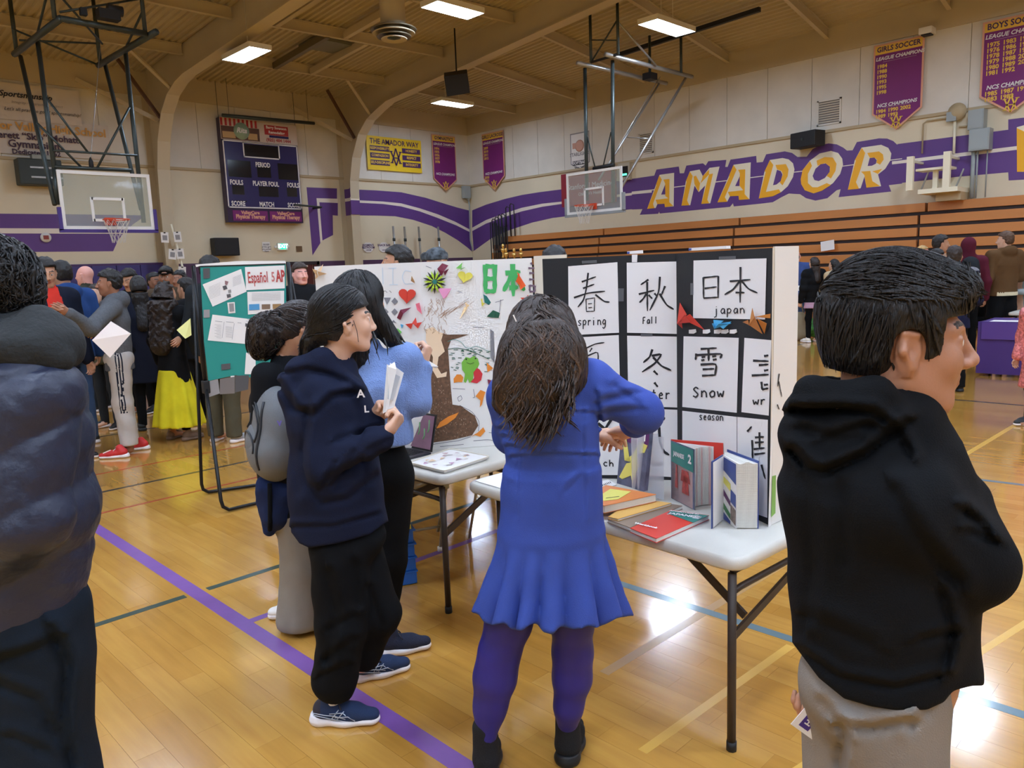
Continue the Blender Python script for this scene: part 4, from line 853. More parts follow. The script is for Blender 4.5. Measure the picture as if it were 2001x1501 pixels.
GL = {'s':[[(.8,.85),(.45,1),(.15,.8),(.4,.5),(.75,.3),(.5,0),(.1,.12)]],'p':[[(.15,1),(.12,-.65)],[(.15,.8),(.5,1),(.85,.7),(.6,.15),(.15,.2)]],'r':[[(.2,1),(.2,0)],[(.2,.6),(.5,.95),(.8,.85)]],'i':[[(.3,.95),(.3,0)],[(.3,1.4),(.33,1.3)]],
'n':[[(.15,1),(.15,0)],[(.15,.65),(.5,1),(.8,.7),(.85,0)]],'g':[[(.8,.9),(.4,1),(.12,.5),(.4,.1),(.8,.4),(.82,1),(.78,-.3),(.4,-.65),(.1,-.4)]],'F':[[(.15,1.5),(.12,0)],[(.12,1.5),(.8,1.5)],[(.12,.8),(.6,.8)]],'a':[[(.8,.9),(.4,1),(.12,.5),(.35,.03),(.75,.35),(.8,1),(.85,0)]],
'l':[[(.3,1.6),(.28,0)]],'w':[[(.05,.95),(.25,0),(.5,.7),(.75,0),(.95,1)]],'t':[[(.4,1.4),(.4,.15),(.6,0)],[(.1,.95),(.75,.95)]],'e':[[(.15,.5),(.8,.6),(.5,1),(.15,.6),(.3,.05),(.8,.12)]],'S':[[(.85,1.25),(.5,1.5),(.15,1.2),(.5,.8),(.85,.4),(.5,0),(.1,.2)]],'o':[[(.5,1),(.12,.6),(.3,0),(.8,.2),(.85,.8),(.5,1)]],
'c':[[(.8,.85),(.4,1),(.1,.5),(.4,0),(.85,.15)]],'h':[[(.15,1.6),(.15,0)],[(.15,.6),(.5,1),(.8,.7),(.82,0)]],'j':[[(.5,1),(.5,-.4),(.1,-.6)],[(.5,1.4),(.53,1.3)]],'m':[[(.1,1),(.1,0)],[(.1,.7),(.3,1),(.5,.7),(.5,0)],[(.5,.7),(.7,1),(.9,.7),(.9,0)]],'v':[[(.05,1),(.4,0),(.85,1)]],'u':[[(.1,1),(.2,.1),(.6,.05),(.8,.4),(.8,1),(.85,0)]]}
def word(pl, s_, x0, y0, x1, y1, h, w_=6, m=None, name='handwriting'):
    """baseline from (x0,y0) to (x1,y1) in crop px, x-height h"""
    mb = MB(); k = len(s_); d = V(x1-x0, y1-y0)/k; rn = random.Random(len(s_)*7+int(x0))
    for i, c in enumerate(s_):
        for st in GL.get(c, []):
            pts = [(x0+d[0]*i+q[0]*d[0]*.85, y0+d[1]*i+d[1]*q[0]-q[1]*h+rn.uniform(-1,1)) for q in st]; pl.stroke(mb, pts, w_, .005+.00004*i, taper=False)
    return mb.build(name, m or M_INK, pl.t)
KL = Pl(kb, F1, nL, 3.95, 1080, 480); KR = Pl(kb, F1, nR, 3.95, 1080, 480)
for pts in ([(120,160),(500,128),(512,672),(125,692)], [(130,712),(510,690),(525,1260),(140,1280)], [(572,132),(989,122),(987,682),(575,672)], [(575,695),(984,703),(982,1250),(585,1235)], [(150,1300),(525,1275),(528,1770),(155,1770)], [(590,1252),(984,1268),(984,1790),(600,1765)]): KL.poly('kanji_sheet', pts, M_PAPER)
for pts in ([(1092,115),(1655,98),(1643,570),(1088,560)], [(1015,700),(1440,712),(1425,1290),(1005,1245)], [(1485,712),(1692,730),(1672,1312),(1462,1285)], [(1005,1275),(1425,1322),(1425,2010),(1005,1830)], [(1430,1322),(1665,1345),(1660,2100),(1430,2020)]): KR.poly('kanji_sheet', pts, M_PAPER)
KL.kanji([[(225,280),(335,240)],[(235,330),(322,298)],[(165,402),(275,365),(405,352)],[(275,210),(262,330),(240,420),(195,475)],[(330,378),(400,432),(440,436)]], 13)
KL.kanji([[(258,410),(262,512)],[(262,508),(322,506)],[(322,506),(325,400)],[(256,414),(325,402)],[(275,450),(305,446)],[(277,480),(305,476)]], 8)
KL.kanji([[(740,262),(680,302)],[(665,375),(785,345)],[(730,280),(732,505)],[(725,370),(700,410),(670,440)],[(740,380),(770,410)],[(785,368),(806,390)],[(868,312),(840,380)],[(828,240),(820,360),(750,500)],[(825,370),(880,460),(935,492)]], 15)
KL.kanji([[(230,805),(330,757),(400,748)],[(305,790),(285,820)],[(248,850),(258,965)],[(262,850),(272,985)],[(270,850),(355,815),(345,972)],[(290,885),(335,875)],[(290,915),(335,905)],[(295,950),(335,940)],[(315,990),(375,972)]], 11)
KL.kanji([[(770,800),(750,860),(700,902)],[(765,850),(845,835),(790,910),(690,975)],[(775,860),(840,930),(915,962)],[(780,965),(812,997)],[(785,1055),(812,1090)]], 17)
KR.kanji([[(1170,245),(1172,405)],[(1170,248),(1288,235)],[(1286,235),(1284,400)],[(1180,330),(1275,318)],[(1172,405),(1290,398)]], 13)
KR.kanji([[(1375,275),(1535,262)],[(1458,165),(1455,440)],[(1455,270),(1400,340),(1335,378)],[(1465,270),(1520,335),(1590,365)],[(1420,362),(1490,362)]], 14)
KR.kanji([[(1150,797),(1275,790)],[(1116,832),(1110,882)],[(1120,845),(1318,832),(1300,870)],[(1210,795),(1212,890)],[(1158,862),(1186,858)],[(1155,886),(1180,880)],[(1240,857),(1270,850)],[(1245,882),(1275,875)],[(1150,918),(1275,910),(1260,1002)],[(1165,955),(1255,950)],[(1160,1004),(1265,998)]], 16)
KR.kanji([[(1640,852),(1674,846)],[(1555,887),(1676,892)],[(1600,922),(1674,916)],[(1640,965),(1674,958)],[(1545,1002),(1676,994)],[(1620,1050),(1625,1112)],[(1625,1110),(1674,1100)],[(1640,1075),(1672,1070)]], 17)
KL.kanji([[(460,1330),(350,1500)],[(350,1370),(500,1490)],[(420,1260),(470,1300)]], 22)
KL.kanji([[(805,1340),(855,1345),(862,1322)],[(822,1400),(828,1520),(860,1590),(900,1615)]], 20)
KR.kanji([[(1510,1435),(1545,1395)],[(1548,1500),(1552,1650)],[(1570,1480),(1640,1475)],[(1605,1440),(1605,1570)],[(1570,1520),(1640,1515)],[(1560,1570),(1645,1560)],[(1565,1610),(1650,1600)],[(1510,1700),(1530,1750)],[(1620,1690),(1650,1800)]], 15)
word(KL, 'spring', 195, 618, 420, 612, 42, 8); word(KL, 'Fall', 695, 605, 820, 600, 34, 8); word(KL, 'winter', 605, 1175, 920, 1185, 50, 10); word(KR, 'japan', 1250, 530, 1500, 522, 42, 8); word(KR, 'Snow', 1085, 1170, 1340, 1172, 52, 11); word(KR, 'wr', 1552, 1230, 1665, 1225, 42, 10); word(KR, 'season', 1138, 1345, 1330, 1352, 38, 7); word(KL, 'can', 760, 1695, 850, 1700, 30, 8); word(KL, 'ch', 390, 1700, 480, 1705, 32, 9)
for q in ([(225,118),(340,112),(342,135),(228,140)],[(612,70),(655,68),(652,128),(612,128)],[(1070,290),(1092,290),(1092,380),(1070,380)],[(505,330),(550,330),(548,430),(508,430)],[(680,680),(770,680),(770,700),(680,700)],[(1290,85),(1420,80),(1420,105),(1290,108)]):
    (KL if q[0][0] < 985 else KR).poly('tape_piece', q, M_TAPE if q[0][0] != 612 else M_PAPER, .0045)
for x in (1060,1168,1255,1310,1375): KR.poly('foam_chip', [(x,650),(x+50,645),(x+55,668),(x+35,680),(x,678)], M_PAPER, .006, .003)
for q in ([(575,45),(695,35),(697,60),(575,66)],[(1058,18),(1345,2),(1346,24),(1060,40)]):
    pl = KL if q[0][0] < 900 else KR; pl.poly('top_clip', q, M_PAPER, .004, .02); pl.poly('clip_mark', [(q[0][0],q[0][1]+4),(q[0][0]+20,q[0][1]+3),(q[0][0]+18,q[0][1]+18),(q[0][0],q[0][1]+20)], mat('tape blue', (52,72,150), .4), .006, .002)
WG = Pl(kb, F0, nW, 1, 0, 0); WG.kanji([[(1519,730),(1516,755)],[(1518,745),(1524,775)],[(1515,790),(1519,800)]], 2, off=.008); word(WG, 'so', 1517, 920, 1519, 950, 3, 2)
WG.poly('green_label', [(1506,930),(1513,928),(1512,1002),(1504,1010)], mat('leaf green print', (130,176,88), .6), .007)
# origami (folded paper, each a small solid of facets)
def origami(name, label, pl, tri, m, group='folded paper cranes taped to the black board', cat='origami', m2=None):
    cen = pl.P(*np.mean([p[:2] for t_ in tri for p in t_], axis=0), .02); t = thing(name, label, cat, tuple(cen), 0, group)
    for k, t_ in enumerate(tri):
        a = [pl.P(p[0], p[1], .006+p[2]) for p in t_]; MB().poly(a, nrm(np.cross(a[1]-a[0], a[2]-a[0])) if np.dot(np.cross(a[1]-a[0], a[2]-a[0]), pl.n) > 0 else -nrm(np.cross(a[1]-a[0], a[2]-a[0])), .0012).build('paper_fold', m if k % 2 == 0 else (m2 or m), t)
    return t
M_ORR = mat('origami red', (214,62,44), .6); M_ORR2 = mat('origami red darker', (196,48,36), .6); M_ORB = mat('origami blue', (70,168,214), .6); M_ORO = mat('origami orange brown', (196,124,52), .6); M_ORY = mat('origami yellow', (226,214,86), .6); M_ORK = mat('origami pink', (240,130,150), .6); M_ORM = mat('origami maroon', (120,34,60), .6); M_ORG = mat('origami green', (120,196,90), .6); M_ORT = mat('origami teal', (30,110,100), .6)
origami('origami_crane', 'red folded paper crane taped to the black board', KR, [[(990,440,.0),(1075,530,.02),(1000,600,.02)],[(1000,600,.02),(1075,530,.03),(1120,590,.03)],[(1050,560,.03),(1115,525,.03),(1195,648,.01)],[(1000,600,.02),(1050,570,.03),(1010,640,.0)]], M_ORR, m2=M_ORR2)
origami('origami_crane', 'light blue folded paper crane taped to the black board', KR, [[(1250,572,.0),(1380,575,.03),(1290,640,.02)],[(1290,640,.02),(1340,600,.03),(1405,600,.01)],[(1255,600,.01),(1300,595,.03),(1290,640,.02)],[(1300,600,.02),(1405,585,.01),(1360,640,.02)]], M_ORB)
origami('origami_crane', 'orange brown folded paper crane at the right edge of the black board', KR, [[(1475,590,.0),(1570,570,.03),(1560,610,.02)],[(1568,480,.01),(1640,550,.04),(1560,615,.02)],[(1560,610,.02),(1640,545,.04),(1645,680,.01)],[(1640,545,.04),(1692,525,.0),(1690,560,.0)],[(1640,560,.03),(1680,600,.01),(1645,680,.0)]], M_ORO)
# --- drawings poster
G0 = V(2.33,3.94,ZT); G1 = V(2.665,3.395,ZT); G2 = V(3.16,3.02,ZT); HP = 1.80
jp = thing('poster_board', 'white folded poster of Japanese drawings and paper folding on the second table', 'poster board', tuple(G1))
n0 = inward(G0, G1); n1 = inward(G1, G2); panel(jp, G0, G1, HP, M_FOAM, M_FEDGE, n0); panel(jp, G1, G2, HP, M_FOAM, M_FEDGE, n1)
G3 = V(3.2,2.80,ZT); n2 = inward(G2, G3); panel(jp, G2+V(.012,-.003,0), G3, HP+.01, M_FEDGE, M_FEDGE, n2)
J = Pl(jp, G1, n1, 3.66, 600, 490); J0 = Pl(jp, G1, n0, 3.66, 600, 490)
cM = lambda n_, c_: mat(n_, c_, .7)
C_BR = mat('marker brown', (104,74,52), .75, var=.35, vscale=70); C_GR = cM('marker green', (70,176,96)); C_DG = cM('marker dark green', (30,86,62)); C_TL = cM('marker teal', (60,140,130)); C_FR = cM('marker frog green', (118,178,62)); C_RD = cM('marker red', (206,48,56)); C_OR = cM('marker orange', (226,134,44)); C_TN = cM('pencil tan', (236,206,170)); C_VI = cM('marker plum', (110,88,104)); C_GY = cM('pencil grey', (130,128,132)); C_LB = cM('pencil light blue', (200,214,224))
# trunk and root mound
J.poly('drawn_trunk', [(868,620),(930,580),(1000,600),(1160,598),(1030,640),(1008,700),(1020,870),(1030,1000),(1040,1100),(1100,1110),(1200,1180),(1225,1250),(1180,1320),(1050,1350),(900,1372),(885,1250),(875,1000),(870,880),(850,760)], C_BR, .002, .0005)
J.poly('drawn_figure', [(850,560),(900,545),(940,580),(975,590),(960,640),(985,720),(940,760),(930,830),(960,880),(1000,865),(995,900),(930,910),(895,850),(900,760),(870,700),(850,640)], C_TN, .003, .0005)
rn = random.Random(3); mb = MB()
for k in range(60):
    x = rn.uniform(835, 1000); y = rn.uniform(335, 570); J.stroke(mb, [(x,y),(x+rn.uniform(-14,14),y+16),(x+rn.uniform(-20,20),y+34)], 2.5, .0035+.00002*k, False)
for k in range(16):
    x = rn.uniform(1000, 1200); y = 340+ (1200-x)*.5+rn.uniform(-25,25); J.stroke(mb, [(x,y),(x-30,y+20),(x-70,y+50)], 2.0, .0048, False)
tag(mb.build('crayon_hatching', cM('crayon brown', (168,128,96)), jp), kind='stuff')
mb = MB()
for k in range(120):
    x = rn.uniform(880, 1190); y = rn.uniform(920, 1340)
    if x > 1035 and y < 1130+ (x-1035)*.4: continue
    if x > 1150 and y > 1300: continue
    J.stroke(mb, [(x,y),(x+rn.uniform(-6,6),y+9)], 2.6, .0046, False)
tag(mb.build('crayon_speckle', cM('crayon pale', (176,150,126)), jp), kind='stuff')
# sunburst
def petals(pl, cx, cy, R_, m1, m2, n_=20):
    t = thing('paper_flower', 'spiky green and black paper flower at the top left of the drawings poster', 'paper flower', tuple(pl.P(cx, cy, .01)))
    for k in range(n_):
        a = 2*math.pi*k/n_; d = V(math.cos(a), math.sin(a)); q = V(-d[1], d[0]); R2 = R_*(1 if k % 2 else .93)
        P_ = [pl.P(*(V(cx,cy)+d*12), .014), pl.P(*(V(cx,cy)+d*R2*.55+q*9), .018), pl.P(*(V(cx,cy)+d*R2), .01), pl.P(*(V(cx,cy)+d*R2*.55-q*9), .018)]
        MB().poly([p+pl.n*.0006*(k % 5) for p in P_], pl.n, .001).build('petal', m1 if k % 2 == 0 else m2, t)
    MB().poly([pl.P(cx+17*math.cos(a), cy+17*math.sin(a), .026) for a in np.linspace(0, 6.28, 13)[:-1]], pl.n, .004).build('centre', M_ORT, t)
petals(J, 912, 222, 88, cM('paper lime', (190,220,60)), M_INK)
def heart(pl, cx, cy, w_, h, m, label, rot=0.0):
    pts = []
    for a in np.linspace(0, 2*math.pi, 25)[:-1]:
        x = 16*math.sin(a)**3/16; y = -(13*math.cos(a)-5*math.cos(2*a)-2*math.cos(3*a)-math.cos(4*a))/16
        pts.append((cx+(x*math.cos(rot)-y*math.sin(rot))*w_/2, cy+(x*math.sin(rot)+y*math.cos(rot))*h/2))
    t = thing('paper_heart', label, 'paper heart', tuple(pl.P(cx, cy, .01))); ol = pl.t; pl.t = t
    pl.poly('heart_shape', pts, m, .012, .005); pl.poly('fold_crease', [(cx-1.5,cy-h*.25),(cx+1.5,cy-h*.25),(cx+1,cy+h*.5)], M_ORR2 if m is M_ORR else m, .0135, .002); pl.t = ol
heart(J, 1128, 185, 108, 92, M_ORY, 'yellow folded paper heart on the drawings poster', .2); heart(J0, 720, 318, 122, 118, M_ORR, 'large red folded paper heart on the left wing of the drawings poster', .05)
J.poly('drawn_frog', [(1105,800),(1135,760),(1165,768),(1195,752),(1220,770),(1232,810),(1215,850),(1190,880),(1185,935),(1160,945),(1150,915),(1135,945),(1120,935),(1130,880),(1108,850)], C_FR, .003)
J.poly('drawn_heart', [(1190,870),(1215,838),(1235,850),(1255,880),(1245,925),(1215,948),(1170,940),(1195,910)], C_RD, .0036)
J.poly('drawn_turtle', [(1048,915),(1070,885),(1100,885),(1118,905),(1110,940),(1080,938),(1050,945)], C_OR, .003)
mb = MB()
for p in ((1138,775),(1205,770)): mb.poly([J.P(p[0]+6*math.cos(a), p[1]+6*math.sin(a), .0042) for a in np.linspace(0,6.28,9)[:-1]], n1, .0005)
J.stroke(mb, [(1140,800),(1165,810),(1195,800)], 3, .0042, False); mb.build('frog_features', M_INK, jp)
mb = MB()
for k in range(46):
    x = rn.uniform(1012, 1330); y = rn.uniform(705, 880)
    if 1095 < x < 1265: y = rn.uniform(700, 750)
    J.stroke(mb, [(x,y),(x+rn.uniform(14,26),y+rn.uniform(-2,6))], 5, .0028+.00002*k, False)
J.stroke(mb, [(1005,705),(1080,695),(1180,720),(1300,775)], 5, .0028, False); mb.build('drawn_grass_marks', C_DG, jp)
mb = MB(); J.stroke(mb, [(1005,650),(1050,632),(1100,650),(1130,690),(1160,700),(1210,680),(1300,720)], 3, .0026, False); mb.build('drawn_hill_line', C_TL, jp)
J.kanji([[(1275,100),(1275,298)],[(1275,112),(1350,112)],[(1342,100),(1342,298)],[(1280,200),(1345,200)],[(1275,290),(1350,290)]], 34, C_GR, 'kanji_letter', .0035)
J.kanji([[(1418,160),(1525,150)],[(1470,95),(1475,325)],[(1468,160),(1440,220),(1405,290)],[(1480,165),(1510,220),(1555,285)],[(1445,265),(1510,262)]], 34, C_GR, 'kanji_letter', .0035)
J.kanji([[(1600,85),(1608,100)],[(1582,125),(1626,125)],[(1588,160),(1624,160)],[(1588,205),(1624,205)],[(1592,245),(1592,290)],[(1592,250),(1628,250)],[(1628,250),(1628,292)],[(1590,292),(1632,292)],[(1645,90),(1648,160)],[(1640,150),(1664,150)],[(1645,240),(1648,300)]], 15, C_VI, 'kanji_letter', .0035)
J.poly('drawn_feather', [(925,1270),(950,1225),(1010,1185),(1085,1155),(1060,1195),(1000,1240),(945,1265)], C_OR, .006, .001)
for q, m_ in (([(1205,1040),(1240,995),(1275,1010),(1260,1060),(1250,1100),(1235,1120),(1240,1070)], C_OR), ([(1170,1330),(1220,1300),(1260,1262),(1275,1290),(1240,1330),(1200,1318)], C_OR), ([(1318,1212),(1350,1210),(1355,1250),(1325,1258)], C_OR), ([(1310,560),(1335,580),(1338,800),(1312,760)], C_GY), ([(1285,470),(1330,425),(1380,445),(1370,480),(1320,478)], C_DG), ([(1290,920),(1330,930),(1335,965),(1300,975)], M_ORM), ([(1285,800),(1330,840),(1290,870)], C_OR), ([(1260,310),(1285,325),(1315,370),(1300,388),(1270,370)], M_ORT)): J.poly('drawn_patch', q, m_, .0035)
mb = MB()
for q in ([(900,1385),(980,1372),(1080,1360),(1170,1330)],[(1090,1105),(1180,1150),(1232,1220),(1225,1290)],[(950,1400),(1050,1392),(1120,1384)],[(1190,1360),(1290,1350),(1370,1362)],[(1300,1300),(1380,1310)],[(1040,985),(1130,990)],[(1190,990),(1200,1050),(1185,1050)],[(1100,1035),(1075,1050),(1085,1080),(1110,1060),(1100,1035)],[(1385,350),(1375,440)],[(1345,370),(1405,350)],[(1185,545),(1265,550)],[(850,110),(890,125)],[(1075,290),(1110,300)]): J.stroke(mb, q, 3, .003, False)
mb.build('pen_lines', cM('pen blue black', (64,60,84)), jp)
J.poly('taped_notice', [(1338,640),(1425,645),(1425,920),(1350,905)], M_PAPER, .008, .0008); mb = MB(); letter(mb, 'Sign', J.P(1400,700,.0095), nrm(G2-G1), EZ, .035, bold=.002); mb.build('lettering', M_GREYP, jp)
# loose folded papers on it
def om(pl, label, tri, m, m2=None): return origami('origami_shape', label, pl, tri, m, 'small folded papers on the drawings poster', 'origami', m2)
om(J, 'maroon folded paper rose above the paper flower', [[(930,130,.01),(965,90,.02),(975,150,.03)],[(965,90,.02),(1010,105,.01),(975,150,.03)],[(975,150,.03),(1012,130,.02),(985,180,.01)],[(930,130,.01),(975,150,.03),(960,180,.01)]], M_ORM)
om(J, 'bright green folded paper leaf at the top of the poster', [[(1065,125,.0),(1108,85,.02),(1100,130,.02)],[(1100,130,.02),(1130,118,.01),(1095,140,.0)]], M_ORG)
om(J, 'pink folded paper triangle under the paper flower', [[(935,268,.01),(1030,270,.02),(975,345,.01)],[(975,345,.01),(1030,270,.02),(1000,330,.0)]], cM('paper pink', (240,160,200)))
om(J, 'orange folded paper shape over the green kanji', [[(1500,150,.01),(1560,250,.02),(1520,280,.02)],[(1490,220,.01),(1510,160,.03),(1535,270,.02)]], cM('paper orange', (238,96,36)))
om(J, 'small red folded paper bow by the woman with brown hair', [[(1525,335,.0),(1560,335,.02),(1545,360,.01)],[(1560,340,.02),(1605,330,.0),(1580,355,.01)],[(1560,340,.02),(1575,315,.01),(1600,345,.01)]], M_ORR)
om(J, 'pale peach folded paper strip in the middle of the poster', [[(1130,370,.01),(1160,390,.02),(1135,410,.01)],[(1125,400,.0),(1145,408,.02),(1090,490,.0)]], cM('paper peach', (246,212,160)))
om(J, 'small yellow folded paper above the yellow heart', [[(1240,350,.0),(1250,340,.01),(1260,400,.01)],[(1245,370,.0),(1270,375,.01),(1250,400,.0)]], M_ORY)
om(J0, 'tan folded paper star at the top left corner of the left wing', [[(40,130,.0),(95,140,.03),(75,170,.02)],[(95,140,.03),(120,95,.0),(115,150,.02)],[(95,145,.03),(145,165,.0),(100,180,.02)],[(80,150,.02),(95,185,.02),(60,205,.0)]], cM('paper kraft', (206,164,116)), cM('paper kraft light', (224,188,148)))
om(J0, 'maroon patterned folded paper fan on the left wing', [[(645,480,.0),(680,420,.02),(700,450,.02)],[(680,420,.02),(748,405,.0),(700,450,.02)],[(645,480,.0),(700,450,.02),(670,495,.0)]], M_ORM)
om(J0, 'red and white folded paper crane on the left wing', [[(705,525,.0),(770,515,.02),(750,560,.01)],[(760,520,.02),(785,475,.01),(800,530,.02)],[(770,520,.02),(825,510,.0),(800,555,.01)]], M_ORR)
om(J0, 'pink folded paper petal at the right edge of the left wing', [[(780,380,.0),(815,370,.02),(828,450,.01)],[(780,380,.0),(800,420,.02),(826,455,.0)]], M_ORK)
om(J0, 'small kraft folded paper near the faint outline letters', [[(745,215,.0),(760,180,.02),(778,225,.01)],[(745,215,.0),(760,205,.02),(775,235,.0)]], cM('paper kraft', (206,164,116)))
mb = MB()
for q in ([(585,125),(640,125)],[(615,125),(615,240)],[(590,243),(650,243)],[(745,150),(700,140),(680,190),(700,240),(760,235)],[(540,120),(545,240)]): J0.stroke(mb, q, 5, .003, False)
mb.build('outline_letters', C_LB, jp)
for q in ([(550,335),(600,335),(572,385)],[(628,335),(650,362),(628,388),(604,362)],[(628,412),(650,438),(628,462),(604,438)],[(560,410),(585,438),(560,465)],[(598,520),(620,495),(642,520),(620,512)]): J0.poly('printed_diagram', q, C_GY, .003)
for q, m_ in (([(625,580),(650,555),(678,580),(660,610),(635,605)], M_ORG), ([(720,680),(735,665),(745,690),(728,700)], M_ORY), ([(670,525),(690,530),(680,555)], M_ORB), ([(730,780),(770,775),(775,820),(740,830)], cM('paper lime', (190,220,60)))): J0.poly('paper_scrap', q, m_, .006, .004)
mb = MB(); J0.stroke(mb, [(540,300),(560,285),(575,300)], 3, .003, False); J0.stroke(mb, [(590,285),(605,300)], 3, .003, False); mb.build('pen_lines', M_INK, jp)
# --- books
M_PG = mat('page block', (226,224,216), .8, bump=.3, bscale=8, stretch=(1,1,40)); M_TEALC = mat('cover teal', (52,128,118), .35); M_REDC = mat('cover red', (214,66,54), .35); M_PURC = mat('cover purple', (96,44,96), .35); M_BLUC = mat('cover blue', (54,74,140), .35); M_SLATE = mat('cover slate photo', (92,96,118), .35, var=.4, vscale=20); M_ORC = mat('cover orange', (222,132,70), .35); M_CRY = mat('printed pale yellow', (226,216,110), .5)
Kb = lambda x, y: (1180+x/4.689, 790+y/4.689)
def Z1(x, y, z): return at(*Kb(x, y), Z=z)
def flat_book(label, top4, z0, z1, mc, mp=M_PG, name='textbook', group='textbooks on the nearest table', px=True):
    P_ = [Z1(x, y, z1) for x, y in top4] if px else [V(p[0], p[1], z1) for p in top4]; t = thing(name, label, 'book', (P_[0][0], P_[0][1], z0), 0, group)
    MB().poly([p-EZ*.002+nrm(sum(P_)/4-p)*.003 for p in P_], EZ, z1-z0-.004).build('page_block', mp, t); MB().poly(P_, EZ, .002).build('cover', mc, t); MB().poly([p-EZ*(z1-z0-.002) for p in P_], EZ, .002).build('back_cover', mc, t)
    return t, P_
def q4(P_, u, v, z=0): return P_[0]*(1-u)*(1-v)+P_[1]*u*(1-v)+P_[2]*u*v+P_[3]*(1-u)*v+EZ*z
t, P_ = flat_book('red and teal paperback textbook lying flat at the table front edge', [(240,1135),(620,968),(965,1018),(480,1230)], .742, .760, M_REDC)
MB().poly([q4(P_,.93,0,.001),q4(P_,1,.0,.001),q4(P_,1,1,.001) ,q4(P_,.93,1,.001)], EZ, .0006)
MB().poly([Z1(585,1000,.7615),Z1(618,972,.7615),Z1(960,1020,.7615),Z1(820,1085,.7615)], EZ, .0008).build('cover_band', M_TEALC, t)
du = nrm(Z1(960,1020,.76)-Z1(618,972,.76)); dv = nrm(np.cross(EZ, du)); letter(MB(), 'ADVENTURES IN', Z1(735,992,.763), du, dv, .016, bold=.0006).build('lettering', M_LET, t); letter(MB(), 'JAPANESE', Z1(742,1018,.763), du, dv, .030, bold=.001).build('lettering', M_LET, t); letter(MB(), '2', Z1(850,1035,.763), du, dv, .045, bold=.003).build('lettering', M_LET, t)
letter(MB(), 'Workbook', Z1(385,1110,.763), nrm(Z1(450,1130,.76)-Z1(320,1100,.76)), nrm(np.cross(EZ, nrm(Z1(450,1130,.76)-Z1(320,1100,.76)))), .022, bold=.001).build('lettering', M_LET, t)
t, P_ = flat_book('thin grey brown paperback lying under the yellow one', [(30,1050),(430,880),(720,930),(240,1130)], .742, .757, mat('cover brown grey', (140,120,104), .4))
t, P_ = flat_book('yellow paperback lying between the orange topped book and the grey brown one', [(40,1030),(300,860),(620,905),(130,1050)], .758, .768, mat('cover amber', (226,176,92), .4))
t, P_ = flat_book('thick orange covered textbook with yellow crane print lying at the end of the stack', [(-210,860),(20,740),(480,825),(5,930)], .770, .802, M_ORC)
MB().poly([Z1(-60,850,.8035),Z1(60,775,.8035),Z1(250,800,.8035),Z1(130,870,.8035),Z1(0,885,.8035)], EZ, .0008).build('cover_print', M_CRY, t); MB().bar(Z1(20,860,.8045), Z1(140,845,.8045), .004, .0006).build('cover_line', M_INK, t)
def up_poly(t, name, pts, d, m, th=.002, z=None):
    """upright leaf: base edge two floor points a,b (x,y) and heights"""
    a, b, z0, z1, off = pts; a = V(*a, 0); b = V(*b, 0); n = inward(a, b); MB().poly([a+EZ*z0+n*off, b+EZ*z0+n*off, b+EZ*z1+n*off, a+EZ*z1+n*off], n, th).build(name, m, t); return n
# upright textbook 2, opened like a fan
A_ = Z1(617,860,.742); B_ = Z1(830,970,.742); Dk = Z1(1090,912,.742)
t = thing('textbook', 'upright open textbook with a teal and photo cover marked 2', 'book', tuple(A_), 0, 'textbooks on the nearest table')
hB = .255; n = up_poly(t, 'front_cover', (A_[:2], B_[:2], .742, .742+hB, 0), 0, M_SLATE); a3, b3 = V(A_[0],A_[1],0), V(B_[0],B_[1],0)
f_ = lambda u, z, o=.0015: a3*(1-u)+b3*u+EZ*(.742+z)+n*o
MB().poly([f_(.03,.165),f_(.97,.155),f_(.97,.25),f_(.03,.25)], n, .0008).build('title_block', M_TEALC, t); ub = nrm(b3-a3)
letter(MB(), 'JAPANESE', f_(.38,.205,.004), ub, EZ, .026, bold=.001, width=.75).build('lettering', M_LET, t); letter(MB(), '2', f_(.84,.205,.004), ub, EZ, .05, bold=.002).build('lettering', M_LET, t)
for u_, z_, w__, h_ in ((.45,.10,.4,.05),(.5,.05,.3,.08),(.2,.06,.12,.1)): MB().poly([f_(u_,z_,.003),f_(u_+w__,z_,.003),f_(u_+w__*.8,z_+h_,.003),f_(u_+.05,z_+h_,.003)], n, .0006).build('cover_photo_patch', mat('photo red print', (170,66,60), .4, var=.4, vscale=60), t)
nb = up_poly(t, 'back_cover', (A_[:2], Dk[:2], .742, .742+hB+.004, -.002), 0, M_REDC)
for k in range(14):
    s_ = k/13; e = (B_*(1-s_)+Z1(1040,930,.742)*s_); L_ = .93-.1*math.sin(s_*3); e = A_+(e-A_)*L_; up_poly(t, 'page_leaf', (A_[:2]+(e-A_)[:2]*.03, e[:2], .744, .742+hB-.006, 0), 0, M_PG if k % 4 else mat('page pinkish', (226,190,184), .7), .0025)
# second upright open book
S_ = Z1(1090,1058,.742); A2 = Z1(990,1142,.742); Bn = Z1(1215,1140,.742); En = Z1(1400,1140,.742)
t = thing('textbook', 'upright open hardback with blue patterned endpapers beside the kanji board edge', 'book', tuple(S_), 0, 'textbooks on the nearest table'); hC = .262
up_poly(t, 'left_cover', (S_[:2], A2[:2], .742, .742+hC, 0), 0, M_BLUC, .003); n = up_poly(t, 'left_leaf', (S_[:2], (S_*.06+A2*.94)[:2], .744, .742+hC-.005, .0025), 0, M_PAPER, .001)
Sb = Z1(1090,1040,.742); n = up_poly(t, 'endpaper', (Sb[:2], Bn[:2], .742, .742+hC-.006, .001), 0, M_PAPER, .003); a3, b3 = V(Sb[0],Sb[1],0), V(Bn[0],Bn[1],0); f_ = lambda u, z, o=.003: a3*(1-u)+b3*u+EZ*(.742+z)+n*o
